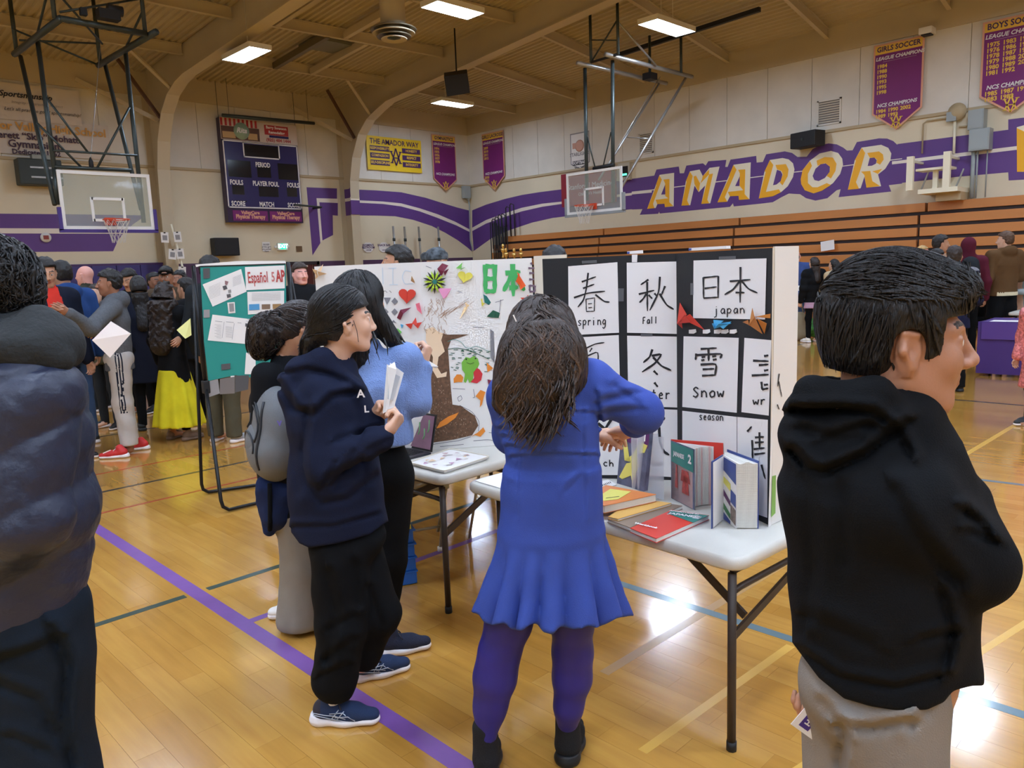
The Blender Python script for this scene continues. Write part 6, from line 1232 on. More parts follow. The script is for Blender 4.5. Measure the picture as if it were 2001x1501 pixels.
def hand_prims(W, d, pn, side, curl=.35, sc_=1.0, thumb=.5, curls=None, spread=.0):
    """W wrist, d finger direction, pn palm normal, side +1 thumb toward cross(d,pn)"""
    d = nrm(d); pn = nrm(V(*pn)-d*np.dot(d, pn)); x = np.cross(d, pn)*side; s_ = sc_; W = V(*W)
    L = lambda a, b, c: W+s_*(x*a+d*b+pn*c)
    P_ = [pc(L(0,-.03,0), L(0,.02,0), .025*s_, .027*s_, .012*s_, (pn, .72)), pc(L(.014,.03,0), L(.024,.078,0), .019*s_, .0155*s_, .014*s_, (pn, .8)), pc(L(-.012,.03,0), L(-.024,.074,0), .02*s_, .0145*s_, .014*s_, (pn, .8)), pc(L(0,.03,0), L(0,.08,0), .02*s_, .0155*s_, .014*s_, (pn, .8)), pc(L(.022,.012,.006), L(.032,.042,.01), .015*s_, .013*s_, .012*s_)]
    for i, (bx, by, ln, r) in enumerate(((.029,.080,.072,.0086),(.0095,.085,.080,.0088),(-.0105,.082,.073,.0084),(-.029,.075,.057,.0074))):
        c = (curls[i] if curls else curl); p = L(bx, by, 0); a = math.radians(18*c); sp = spread*(1.5-i)*.14+ (1.5-i)*.02
        for j, f_ in enumerate((.45, .30, .25)):
            a += math.radians((62, 78, 50)[j])*c; dd = nrm(d*math.cos(a)+pn*math.sin(a)+x*sp); q = p+dd*ln*f_*s_; P_.append(pc(p, q, r*s_*(1-.07*j), r*s_*(.95-.1*j), .004*s_)); p = q
    p = L(.034, .038, .010); a = nrm(x*(.75-.45*thumb)+d*.75+pn*(.15+.75*thumb)); q = p+a*.034*s_; P_.append(pc(p, q, .0118*s_, .0100*s_, .008*s_)); a2 = nrm(x*(.55-.75*thumb)+d*.85+pn*(.2+.6*thumb)); P_.append(pc(q, q+a2*.028*s_, .0098*s_, .0078*s_, .004*s_))
    return P_
M_SK = {}
def skin(key):
    if key not in M_SK:
        c = dict(fair=(226,178,156), light=(222,176,148), tan=(190,140,110), brown=(158,108,82), deep=(120,80,62), pink=(232,170,156), boy=(178,126,98))[key]
        m = mat('skin '+key, c, .48, bump=.06, bscale=240, var=.05, vscale=14); b = m.node_tree.nodes['Principled BSDF']
        b.inputs['Subsurface Weight'].default_value = .08; b.inputs['Subsurface Radius'].default_value = (.01,.004,.002)
        M_SK[key] = (m, mat('lips '+key, (int(c[0]*.86), int(c[1]*.66), int(c[2]*.68)), .4), None)
    return M_SK[key]
def hair_mat(key):
    c = dict(black=(22,19,19), darkbrown=(44,33,28), brown=(92,66,48), midbrown=(56,43,36), blonde=(196,160,100), grey=(120,116,112), darkgrey=(60,56,54))[key]
    return mat('hair '+key, c, .42, bump=.6, bscale=160, var=.35, vscale=26, stretch=(1,1,.12))
M_EYEW = mat('eye white', (226,220,214), .2); M_IRIS = mat('iris dark', (36,24,18), .15)
def add_eyes(t, F, which=(-1, 1)):
    for sx in which:
        c = F(sx*.031,.0770,.006); r = .0112*F.s; v, q = surf([pe_(c, (r, r, r), None, 0)], r/4.5); g_ = nrm(F.y+F.x*sx*.05)
        LINK('eye', np_mesh('eye', [(v, q)], [M_EYEW, M_IRIS], lambda P: (((P-c)/r)@g_ > .86).astype(int)), t)
def hair_cap(F, style='short', vol=1.0, front=.066, nape=-.055, side=.012, part=0):
    """prims and cut function for a head of hair following the skull"""
    c = F.s; A = F.ax
    P_ = [pe_(F(0,-.014,.036), V(.079+.006*vol,.099+.007*vol,.090+.009*vol)*c, A, .01*c), pe_(F(0,-.05,-.01), V(.07,.055,.06)*c*(1+.05*vol), A, .02*c)]
    def cut(P):
        q = F.loc(P); fr = np.minimum(q[..., 1]-side, (front+.22*(q[..., 1]-.05))-q[..., 2]); ear = .026-np.sqrt(((q[..., 1]+.002)/.9)**2+(q[..., 2]+.004)**2); bot = nape-q[..., 2]-.25*(q[..., 1]+.06)
        return np.maximum(np.maximum(fr, bot), ear if style == 'short' else -1)*c
    return P_, cut
def strands(prims, roots, flow, n_seg, L, r, cut=None, lift=.003, jit=.15, seed=1, sides=3, curl=0.0, cs=40, coh=False, free=0.0):
    """thin tapered locks running over the hair surface; one array mesh"""
    rs = np.random.RandomState(seed); P = roots.copy(); N = len(P); pts = []; st = L/n_seg; lf = lift*(.3+1.2*rs.rand(N, 1)); jd = rs.randn(N, 3)*jit; ph = rs.rand(N)*6.28
    if coh: ph = wav(P, 12, 1)*4+rs.rand(N)*.9
    L_ = .6+.6*rs.rand(N, 1)
    for i in range(n_seg+1):
        e = 2e-3; d0 = evalp(prims, P); G = np.stack([evalp(prims, P+V(*(e if a == b else 0 for b in range(3))))-d0 for a in range(3)], -1); G /= np.linalg.norm(G, axis=-1, keepdims=True)+1e-9
        wp_ = 1.0 if i < n_seg*(1-free) else .0
        P = P-G*(d0[:, None]-lf)*wp_; pts.append(P.copy()); D = flow(P)+jd
        if curl: D = D+curl*np.stack([np.sin(cs*i*st+ph), np.cos(cs*i*st+ph*1.3), 0*ph], -1)
        D = D-G*(D*G).sum(-1, keepdims=True)*.85*wp_; D /= np.linalg.norm(D, axis=-1, keepdims=True)+1e-9; P = P+D*st*L_
    pts = np.stack(pts, 1); T = np.gradient(pts, axis=1); T /= np.linalg.norm(T, axis=-1, keepdims=True)+1e-9
    ref = V(.3,.5,.8); U = np.cross(T, ref); U /= np.linalg.norm(U, axis=-1, keepdims=True)+1e-9; W_ = np.cross(T, U)
    taper = np.sin(np.clip(np.linspace(.12, 1.0, n_seg+1), 0, 1)*math.pi)**.6+.08; rr = r*taper[None, :, None]*(.6+.8*rs.rand(N, 1, 1))
    ring = [pts+rr*(U*math.cos(2*math.pi*k/sides)+W_*math.sin(2*math.pi*k/sides)) for k in range(sides)]
    Vv = np.stack(ring, 2).reshape(-1, 3); m = n_seg+1; qs = []
    base = (np.arange(N)*m*sides)[:, None, None]; ii = np.arange(n_seg)[None, :, None]*sides; kk = np.arange(sides)[None, None, :]; k2 = (kk+1) % sides
    q = np.stack([base+ii+kk, base+ii+k2, base+ii+sides+k2, base+ii+sides+kk], -1).reshape(-1, 4)
    return Vv, q
def scalp_roots(F, N, seed=2, zmin=-.02, ymax=.07):
    rs = np.random.RandomState(seed); out = []
    while len(out) < N:
        a = rs.randn(3); a /= np.linalg.norm(a); p = V(a[0]*.085, -.014+a[1]*.105, .036+a[2]*.098)
        if p[2] < zmin or (p[1] > ymax) or (p[1] > .02 and p[2] < .075): continue
        out.append(F(*p))
    return np.array(out)
# shoes
def shoe(t, heel, d, L=.27, w_=.095, up_m=None, sole_m=None, h=.1, res=.006, laces=None, high=0.0, detail=None, name='shoe'):
    heel = V(*heel); d = nrm(V(d[0], d[1], 0)); F = Fr(heel, d); s_ = L/.27
    up = [pc(F(0,.045*s_,.055), F(0,.16*s_,.045), .040, .042, .02, (F.z, .9)), pc(F(0,.15*s_,.04), F(0,.225*s_,.035), .042, .033, .02, (F.z, .75)), pc(F(0,.05*s_,.06), F(0,.07*s_,h), .040, .036, .02)]
    if high: up.append(pc(F(0,.055*s_,.06), F(0,.06*s_,.06+high), .042, .044, .02))
    v, q = surf(up, res, cut=lambda P: (.018-F.loc(P)[..., 2]))
    o = LINK(name, np_mesh(name, [(v, q)], up_m if isinstance(up_m, list) else [up_m], detail(F, s_) if detail else None), t)
    so = [pc(F(0,.04*s_,.018), F(0,.13*s_,.018), .044, .043, .03, (F.z, .6)), pc(F(0,.13*s_,.018), F(0,.222*s_,.018), .045, .038, .03, (F.z, .55)), pc(F(0,.03*s_,.03), F(0,.03*s_,.02), .038, .042, .02)]
    v, q = surf(so, res, cut=lambda P: np.maximum(F.loc(P)[..., 2]-.030-.012*np.clip(1-F.loc(P)[..., 1]/.1, 0, 1), .001-F.loc(P)[..., 2])); LINK('sole', np_mesh('sole', [(v, q)], sole_m), o)
    if laces is not None:
        mb = MB()
        for k in range(5):
            y = .095+.022*k; z = .088-.012*k; mb.tube([F(-.025,y*s_,z-.008), F(0,(y+.006)*s_,z+.004), F(.025,y*s_,z-.008)], .0035, 5)
        mb.tube([F(0,.1*s_,.094), F(-.03,.11*s_,.09), F(-.035,.12*s_,.075)], .003, 5); mb.tube([F(0,.1*s_,.094), F(.03,.115*s_,.09), F(.04,.125*s_,.075)], .003, 5); mb.build('laces', laces, o)
    return o
FG = nrm(V(cf[0], cf[1], 0)); RG = V(FG[1], -FG[0], 0)
def facing(deg): a = math.radians(deg); return FG*math.cos(a)+RG*math.sin(a)      # 0 = away from the camera, 90 = to its right
def figure(label, head, d, face=0, top=None, legs=None, H=None, sk='tan', hair=('short', 'black'), turn=0, arms='down', hold=None, res=.014, girth=1.0, shoes=None, group=None, lean=(0,0), ov=None, eyes=False, name='person', tilt=0, hres=None, sit=None, beard=None, bres=None):
    """a standing person: head = pixel of the crown, d = depth of the head; clothes and pose as given"""
    res = res*1.2
    c = at(head[0], head[1], d=d); Hh = c[2] if H is None else H; s_ = Hh/1.75; fw = facing(face); R_ = np.cross(fw, EZ); g0 = V(c[0], c[1], 0)-fw*lean[0]-R_*lean[1]
    zoff = c[2]-Hh
    t = thing(name, label, 'person', tuple(g0), 0, group); B = lambda x, y, z: g0+R_*x*s_*1+fw*y*s_+EZ*(z*s_+zoff)
    lf = lambda z: fw*lean[0]*max(0, (z-.9)/.85)+R_*lean[1]*max(0, (z-.9)/.85)
    J = dict(pel=B(0,0,.95), wai=B(0,0,1.1)+lf(1.1), che=B(0,0,1.3)+lf(1.3), nek=B(0,-.01,1.50)+lf(1.5))
    hf = facing(face+turn); hf = nrm(hf+EZ*tilt); HF = Fr(B(0,.01,1.75-.118)+lf(1.7), hf, EZ, s_*(1.0 if Hh > 1.5 else 1.08))
    for sd, n in ((-1, 'l'), (1, 'r')):
        J['sh'+n] = B(sd*.185*girth,0,1.42)+lf(1.42); J['hi'+n] = B(sd*.09,0,.92); J['kn'+n] = B(sd*.10,.01,.5); J['an'+n] = B(sd*.11,-.01,.09)
        if arms == 'down': J['el'+n] = B(sd*.25*girth,-.02,1.12)+lf(1.12); J['wr'+n] = B(sd*.26*girth,.05,.86)+lf(.9)
        elif arms == 'front': J['el'+n] = B(sd*.24*girth,-.02,1.12)+lf(1.12); J['wr'+n] = B(sd*.12,.24,1.12)+lf(1.12)
        elif arms == 'pocket': J['el'+n] = B(sd*.29*girth,-.08,1.12)+lf(1.12); J['wr'+n] = B(sd*.2*girth,.08,.95)
        J['hd'+n] = nrm(J['wr'+n]-J['el'+n])
    if ov:
        for k_, v_ in ov.items(): J[k_] = V(*v_) if np.ndim(v_) else v_
        for n in 'lr':
            if 'wr'+n in ov and 'hd'+n not in ov: J['hd'+n] = nrm(J['wr'+n]-J['el'+n])
    fl = (fw, .68)
    sm, lipm, _ = skin(sk); hm = hair_mat(hair[1] if hair[1] else 'black')
    # one continuous body
    body = [pc(J['pel'], J['wai'], .13*s_, .12*s_, .05, fl), pc(J['wai'], J['che'], .12*s_, .145*s_, .05, fl), pc(J['che'], J['nek']-EZ*.04, .14*s_, .07*s_, .05, fl)]
    for n in 'lr':
        body += chain([J['che']+(J['sh'+n]-J['che'])*.6+EZ*.06*s_, J['sh'+n], J['el'+n], J['wr'+n]], [.05*s_, .048*s_, .036*s_, .024*s_], .04*s_)
        body += chain([J['hi'+n], J['kn'+n], J['an'+n]], [.078*s_, .052*s_, .036*s_], .04*s_) + [pc(J['an'+n]-EZ*.04*s_, J['an'+n]-EZ*.05*s_+fw*.12*s_, .035*s_, .028*s_, .03)]
    parts = []
    hr = hres or max(res*.55, .0075)
    parts.append(surf(body, bres or res*1.5)+(0,)); hp = head_prims(HF, J['nek'], 0)
    parts.append(surf(hp, hr)+(face_mats(HF),))
    for n, sd in (('l', -1), ('r', 1)):
        pn = J.get('pn'+n); pn = (R_*(-sd)*.8+fw*.5 if pn is None else pn); hpx = hand_prims(J['wr'+n]+J['hd'+n]*.01, J['hd'+n], pn, J.get('ts'+n, 1 if np.dot(np.cross(J['hd'+n], pn), fw+EZ*.3) > 0 else -1), J.get('cu'+n, .4), s_*.98)
        parts.append(surf(hpx, max(res*.4, .0055))+(0,))
    LINK('body', np_mesh('body', parts, [sm, lipm, hm]), t)
    if eyes: add_eyes(t, HF)
    # legs
    if legs:
        m = legs['m']; lo_ = legs.get('loose', 0.0); hem = legs.get('hem', .06)
        pr = [pe_(J['pel']-EZ*.02*s_, V(.155,.115,.12)*s_*(1+lo_*.2), [R_, fw, EZ], .05)]
        for n in 'lr':
            hemp = J['an'+n]+(J['kn'+n]-J['an'+n])*max(0, (hem-.09)/.41) if hem > .09 else J['an'+n]-EZ*(.09-hem)*s_
            if hem > .45: hemp = J['kn'+n]+(J['hi'+n]-J['kn'+n])*((hem-.5)/.42)
            if hem > .45: pr += [pc(J['hi'+n], hemp, (.088+.02*lo_)*s_, (.085+.04*lo_)*s_, .04)]
            else: pr += chain([J['hi'+n], J['kn'+n], hemp], [(.088+.02*lo_)*s_, (.062+.03*lo_)*s_, (.048+.045*lo_)*s_], .04)
        v, q = surf(pr, res, folds(.004+.003*lo_, 16, len(label)), cut=lambda P: np.maximum(hemp[2]-.005-P[..., 2], P[..., 2]-J['wai'][2]))
        mf = legs.get('matfn'); LINK(legs.get('name', 'trousers'), np_mesh('trousers', [(v, q)], m if isinstance(m, list) else [m], (lambda P: mf(P, J, B, fw, R_, s_)) if mf else None), t)
    if legs and 'skirt' in legs:
        sk_ = legs['skirt']; z1, z0, r1, r0, n_, am = sk_['z1'], sk_['z0'], sk_['r1'], sk_['r0'], sk_.get('n', 9), sk_.get('amp', .03); cz = J['pel']
        def fs(P):
            q = P-cz; x = q@R_; y = q@fw; z = (P[..., 2]-zoff)/s_; tt = np.clip((z1-z)/(z1-z0), 0, 1); r = np.sqrt(x*x+(y/.85)**2); a = np.arctan2(y, x)
            R2 = (r1+(r0-r1)*tt**.9+am*tt*np.sin(a*n_+1.5*np.sin(a*2)))*s_; return np.maximum((r-R2)*.8, np.maximum(z-z1, z0-z)*s_)
        v, q = surf([pf(fs, cz-V(r0+.06, r0+.06, 0)*s_*1.1-EZ*(.95-z0)*s_, cz+V(r0+.06, r0+.06, 0)*s_*1.1+EZ*(z1-.93)*s_)], res); LINK('skirt', np_mesh('skirt', [(v, q)], sk_['m']), t)
    # upper garment
    if top:
        m = top['m']; g = girth; lo_ = top.get('loose', .2); hem = top.get('hem', .86); th = .016+.02*lo_
        hz = B(0,0,hem)+lf(hem); flt = (fw, top.get('depth', .72))
        pr = [pc(hz, J['wai'], (.16+th)*s_*g*top.get('flare', 1.0), (.135+th)*s_*g, .06, flt), pc(J['wai'], J['che'], (.135+th)*s_*g, (.155+th)*s_*g, .06, flt), pc(J['che'], J['nek']-EZ*.05*s_, (.15+th)*s_*g, (.075+th)*s_, .05, flt)]
        sl = top.get('sleeve', 1.0)
        for n in 'lr':
            e = J['wr'+n]-J['hd'+n]*.015
            if sl < 1: e = J['el'+n]+(e-J['el'+n])*max(0, sl*2-1)
            pr += chain([J['che']+(J['sh'+n]-J['che'])*.55+EZ*.07*s_, J['sh'+n], J['el'+n], e], [(.055+th)*s_, (.052+th)*s_, (.042+th)*s_, (.032+th*.8)*s_], .045)
        if top.get('hood'):
            hb = J['nek']-fw*.075*s_-EZ*.02*s_; pr += [pe_(hb, V(.12,.07,.085)*s_, [R_, fw, EZ], .03), pc(J['nek']-R_*.09*s_-fw*.02*s_, J['nek']-R_*.02*s_+fw*.09*s_-EZ*.06*s_, .035*s_, .03*s_, .03), pc(J['nek']+R_*.09*s_-fw*.02*s_, J['nek']+R_*.02*s_+fw*.09*s_-EZ*.06*s_, .035*s_, .03*s_, .03)]
        if top.get('hood_up'): pr += [pe_(HF(0,-.02,.03), V(.1,.115,.12)*s_, HF.ax, .04), pe_(HF(0,.10,-.01), V(.062,.06,.085)*s_, HF.ax, .02, True), pc(HF(0,-.03,-.06), J['nek'], .09*s_, .1*s_, .04)]
        if top.get('collar'): pr += [pc(J['nek']+EZ*.01*s_, J['nek']-EZ*.03*s_, .072*s_, .08*s_, .015)]
        pr += [pc(J['nek']+EZ*.03*s_, J['nek']+EZ*.14*s_, .048*s_, .055*s_, .006, None, True)] if not top.get('hood_up') else []
        am = top.get('fold', .005); dsp = folds(am, 13, len(label)*.7, .8)
        if top.get('quilt'):
            qz = top['quilt']; d0 = dsp
            dsp = lambda P: d0(P)+.011*np.abs(np.sin((P[..., 2]+.05*wav(P, 3))*math.pi/qz))**.6-.006
        v, q = surf(pr, res, dsp, cut=lambda P: np.where(np.abs((P-hz)@R_) < .6, hz[2]-.004-P[..., 2], -1) if hem < .8 or arms != 'down' else np.where(((P-J['pel'])@R_)**2+((P-J['pel'])@fw)**2 < (.2*s_*g)**2, hz[2]-.004-P[..., 2], -1))
        mf = top.get('matfn'); LINK(top.get('name', 'jacket'), np_mesh('top', [(v, q)], m if isinstance(m, list) else [m], (lambda P: mf(P, J, B, fw, R_, s_)) if mf else None), t)
    # hair
    st, hc = hair[0], hair[1]
    if st != 'none':
        hz_ = HF; hr2 = max(res*.6, .007)
        if st == 'bald': P_, cut = hair_cap(HF, 'short', -.9, front=-.02, nape=-.05, side=-.005); cut0 = cut; cut = lambda P: np.maximum(cut0(P), HF.loc(P)[..., 2]-.02)
        else: P_, cut = hair_cap(HF, 'short' if st in ('short', 'messy') else 'long', 1.2 if st in ('messy', 'curly', 'curly_long') else .6)
        if st in ('short', 'messy'): P_ = P_+[pe_(HF(0,.052,.084), V(.056,.034,.026)*HF.s, HF.ax, .025), pe_(HF(0,-.01,.07), V(.075,.085,.07)*HF.s, HF.ax, .03)]
        dsp = None
        amp = dict(messy=.007, curly=.010, curly_long=.016, short=.005, long=.004).get(st, .003)
        dsp = folds(amp, 70 if st != 'curly_long' else 42, 2.0)
        if st in ('long', 'curly_long'):
            w_ = .075 if st == 'long' else .15; ln = hair[2] if len(hair) > 2 else .30; P_ = P_[:2]+[pc(HF(0,-.055,.0), HF(0,-.07,-.12), .085*HF.s, w_*HF.s, .04), pc(HF(0,-.07,-.12), B(0,-.13,1.62-ln)+lf(1.4), w_*1.1*s_, w_*.9*s_, .04, (fw, .7))]
            c0 = cut; cut = lambda P: np.where(HF.loc(P)[..., 2] > -.06, np.maximum(c0(P), -1), np.where(HF.loc(P)[..., 1] > .03, .01, -1))
        if st in ('bun', 'pony'):
            P_ = P_+([pe_(HF(0,-.10,.07), V(.045,.045,.045)*s_, None, .012)] if st == 'bun' else [pc(HF(0,-.105,.05), HF(0,-.15,.0), .03*s_, .04*s_, .015), pc(HF(0,-.15,.0), HF(0,-.14,-.14), .042*s_, .02*s_, .02)])
            c0 = cut; cut = lambda P: np.where(HF.loc(P)[..., 1] < -.09, -1, c0(P))
        v, q = surf(P_, hr2, dsp, cut=cut)
        if len(q): LINK('hair', np_mesh('hair', [(v, q)], hm), t)
    if shoes:
        for n in 'lr':
            a = J['an'+n]; shoe(t, V(a[0], a[1], zoff if zoff > .05 else 0)-fw*.06, facing(face+(12 if n == 'r' else -12)), .26*s_/1.0, up_m=shoes[0], sole_m=shoes[1], res=max(.008, res*.7))
    return t, J, HF, B
# cloth materials
def cloth(name, c, bump=.25, bs=350, var=.08, vs_=7, rough=.85, sheen=.04): return mat(name, c, rough, bump=bump, bscale=bs, var=var, vscale=vs_, spec=.12)
K_BLK = cloth('black jersey', (17,18,20)); K_BLK2 = cloth('soft black', (24,25,28)); K_NAVY = cloth('navy fleece', (27,32,52)); K_DNAVY = cloth('dark navy', (28,32,46)); K_GREY = cloth('grey marl', (92,94,98), var=.15, vs_=60); K_LGREY = cloth('pale grey sweat', (182,176,170)); K_OLIVE = cloth('olive trousers', (84,80,64)); K_CHAR = cloth('charcoal knit', (42,46,50))
K_YEL = cloth('yellow skirt', (226,214,46), sheen=.1); K_DENIM = cloth('blue denim', (62,84,118)); K_BLUE = cloth('blue shirt', (68,88,142)); K_BEIGE = cloth('beige coat', (196,174,138)); K_PINK = cloth('pale pink shirt', (206,170,200)); K_BROWN = cloth('brown hoodie', (98,72,46)); K_MAR = cloth('maroon hoodie', (92,34,50)); K_RED = cloth('red shirt', (206,56,44)); K_CREAM = cloth('cream lining', (226,216,196)); K_LBLUE = cloth('light blue knit', (134,160,214), bump=.8, bs=180)
K_WSH = mat('white shoe', (232,228,220), .5); K_SOLE = mat('white sole', (236,228,228), .5); K_RSH = mat('red shoe', (196,40,40), .6); K_GSH = mat('grey shoe', (150,152,154), .6); K_BSH = mat('black shoe', (26,26,28), .5); K_TSH = mat('taupe suede', (118,98,84), .8)
W3 = dict
def stripes_leg(P, J, B, fw, R_, s_):
    # three dark stripes down the outer side of each leg
    m = np.zeros(len(P), int)
    for n, sd in (('l', -1), ('r', 1)):
        a, b, c = J['hi'+n], J['kn'+n], J['an'+n]; z = P[:, 2]; tt = np.where(z > b[2], (z-b[2])/(a[2]-b[2]), 0); cx = np.where((z > b[2])[:, None], b+(a-b)*tt[:, None], c+(b-c)*((z-c[2])/(b[2]-c[2]))[:, None])
        q = P-cx; u = q@fw; out = (q@R_)*sd > .02
        for o in (-.028, -.004, .020): m[out & (np.abs(u-o) < .006) & (z > .42*s_)] = 1
    return m
def paper(label, pts, m, name='paper_sheet', cat='paper', th=.002):
    pts = [V(*p) for p in pts]; n = nrm(np.cross(pts[1]-pts[0], pts[2]-pts[0])); t = thing(name, label, cat, tuple(sum(pts)/len(pts))); MB().poly(pts, n, th).build('sheet', m, t); return t
# ---- left crowd
t, J, HF, B = figure('man in a grey hooded sweatshirt and pale striped joggers with red shoes, pointing left', (213,530), 7.75, 246, top=W3(m=K_GREY, hem=.82, hood=True, name='hoodie', loose=.55), legs=W3(m=[K_LGREY, K_DNAVY], loose=.7, matfn=stripes_leg, hem=.1), sk='brown', hair=('messy','black'), arms='down', res=.011, eyes=True, girth=.98,
  ov=dict(ell=at(176,642,d=7.25), wrl=at(134,612,d=7.0), elr=at(232,668,d=7.95), wrr=at(196,655,d=7.5), cul=.35, cur=.5), shoes=None)
for n, px in (('l', (245,900)), ('r', (290,880))):
    pass
shoe(t, at(252,893,Z=0), facing(262), .30, up_m=K_RSH, sole_m=K_SOLE, res=.008, laces=K_SOLE); shoe(t, at(292,877,Z=0), facing(255), .28, up_m=K_RSH, sole_m=K_SOLE, res=.008, laces=K_SOLE)
MB().bar(at(212,884,Z=.07)-V(.05,0,0), at(226,878,Z=.10)-V(.05,0,0), .012, .01).build('shoe_stripe', K_SOLE, t)
paper('large off-white sheet tucked under the arm of the man in grey', [at(217,628,d=7.2), at(256,652,d=7.2), at(215,699,d=7.15), at(180,665,d=7.1)], mat('paper warm', (236,222,212), .7))
figure('man with glasses in a navy jacket over a red shirt, looking down', (84,507), 7.5, 122, top=W3(m=[K_DNAVY, K_RED], hem=.8, collar=True, loose=.5, matfn=lambda P, J, B, fw, R_, s_: ((np.abs((P-J['nek'])@R_) < .075) & ((P-J['nek'])@fw > .0) & ((P-J['nek'])@fw < .2) & (P[:, 2] > 1.22*s_)).astype(int)), legs=W3(m=K_DENIM), sk='tan', hair=('short','black'), turn=18, tilt=-.25, arms='down', res=.011, eyes=True, girth=.98, shoes=(K_BSH, K_SOLE),
  ov=dict(elr=at(96,650,d=7.3), wrr=at(104,612,d=7.0)))
gx = at(93,547,d=6.72); t, J, HF, B = figure('heavy set dark haired man in a royal blue jacket behind the man with glasses', (118,513), 8.2, 300, top=W3(m=cloth('royal blue jacket', (44,72,124)), hem=.85, loose=.6, hood=True), legs=W3(m=K_DENIM), sk='tan', hair=('short','black'), arms='down', res=.014, girth=1.15, shoes=(K_BSH, K_SOLE))
figure('bald pale man with glasses on his head, facing left by the blue wall mats', (165,520), 10.5, 275, top=W3(m=cloth('dark olive jacket', (60,60,50)), hem=.85, collar=True, loose=.5), legs=W3(m=K_CHAR), sk='pink', hair=('none',None), res=.014, hres=.009, girth=1.15, shoes=(K_BSH, K_SOLE))
figure('woman in dark clothes standing behind the man with glasses, only part of her jacket showing', (186,556), 9.2, 200, top=W3(m=cloth('olive parka', (78,74,56)), hem=.8, hood=True), legs=W3(m=K_CHAR), sk='light', hair=('long','darkbrown'), res=.016, shoes=(K_BSH, K_SOLE))
figure('dark haired person looking down in front of the blue wall mats', (252,528), 10.2, 190, top=W3(m=K_BLK2, hem=.8), legs=W3(m=K_BLK), sk='tan', hair=('messy','black'), tilt=-.4, res=.016, shoes=(K_BSH, K_SOLE))
figure('woman with long black hair in a dark navy coat and belt, back turned', (268,540), 9.0, 330, top=W3(m=K_DNAVY, hem=.55, loose=.3, flare=1.05, name='coat'), legs=W3(m=K_BLK), sk='light', hair=('long','black',.42), res=.013, shoes=(K_BSH, K_BSH))
figure('child or short person with dark hair by the leaning pole', (300,533), 10.4, 120, top=W3(m=cloth('olive parka', (78,74,56)), hem=.8), legs=W3(m=K_BLK), sk='brown', hair=('bun','black'), res=.016, shoes=(K_BSH, K_SOLE))
t, J, HF, B = figure('man in a black cap with a beard, facing the camera by the leaning pole', (323,523), 10.2, 170, top=W3(m=cloth('brown jacket', (84,70,56)), hem=.85), legs=W3(m=K_CHAR), sk='brown', hair=('short','black'), res=.014, hres=.009, eyes=True, shoes=(K_BSH, K_SOLE))
MB().lathe([(.095,.0),(.093,.04),(.07,.08),(.02,.098)], HF(0,-.01,.045), 16, [HF.x, HF.y, HF.z]).build('cap', K_BLK, t); MB().box(HF(0,.115,.045), (.13,.09,.012), [HF.x, HF.y, HF.z]).build('cap_peak', K_BLK, t)
figure('dark haired person behind the capped man at the pole', (349,530), 11.2, 200, top=W3(m=K_BLK2, hem=.85), legs=W3(m=K_BLK), sk='brown', hair=('curly','black'), res=.018, shoes=(K_BSH, K_SOLE))
figure('dark haired man beside the curly haired woman, his ear showing', (362,545), 9.2, 300, top=W3(m=K_BLK2, hem=.8), legs=W3(m=K_BLK), sk='tan', hair=('short','black'), turn=-10, res=.013, shoes=(K_BSH, K_SOLE))
t, J, HF, B = figure('woman with very long curly dark hair in a black coat and bright yellow skirt', (322,553), 8.35, 25, top=W3(m=K_BLK2, hem=.66, loose=.35, flare=1.12, name='coat'), legs=W3(m=K_BLK, hem=.12, skirt=W3(m=K_YEL, z1=.80, z0=.17, r1=.17, r0=.29, n=11, amp=.022)), sk='tan', hair=('curly_long','darkbrown',.52), res=.011, shoes=(K_TSH, K_TSH), ov=dict(elr=at(372,640,d=8.4), wrr=at(352,660,d=8.15)))
paper('pale yellow sheet held by the woman in the yellow skirt', [at(372,622,d=8.0), at(374,655,d=8.0), at(362,662,d=7.95), at(345,645,d=7.95)], mat('paper pale yellow', (234,230,150), .7))
figure('man in a dark grey sweater and olive trousers standing behind the teal poster', (408,503), 8.1, 20, top=W3(m=K_CHAR, hem=.84, loose=.5, name='sweater'), legs=W3(m=K_OLIVE, loose=.55), sk='tan', hair=('short','black'), arms='down', res=.012, girth=1.12, shoes=(K_GSH, K_SOLE))
figure('child in patterned black leggings mostly hidden behind the backpack girl', (545,590), 6.3, 200, H=1.50, top=W3(m=K_BLK2, hem=.8), legs=W3(m=cloth('patterned leggings', (40,40,44), var=.8, vs_=40)), sk='light', hair=('long','darkbrown'), res=.016, shoes=(mat('pink white shoe', (226,196,196), .6), K_SOLE))
figure('person in black between the teal poster and the white poster', (584,516), 9.2, 140, top=W3(m=K_BLK2, hem=.7, loose=.8), legs=W3(m=K_BLK), sk='pink', hair=('short','midbrown'), res=.014, girth=1.2, shoes=(K_BSH, K_SOLE))
figure('man with wavy dark hair looking left over the white poster', (776,484), 6.2, 262, top=W3(m=K_BLK2, hem=.84), legs=W3(m=K_BLK), sk='tan', hair=('messy','black'), turn=5, res=.014, hres=.0065, eyes=True, shoes=(K_BSH, K_SOLE), tilt=.12)
t, J, HF, B = figure('person wearing a black and grey patterned headscarf behind the drawings poster', (852,486), 6.6, 150, top=W3(m=K_BLK2, hem=.84), legs=W3(m=K_BLK), sk='tan', hair=('none',None), res=.014, shoes=(K_BSH, K_SOLE))
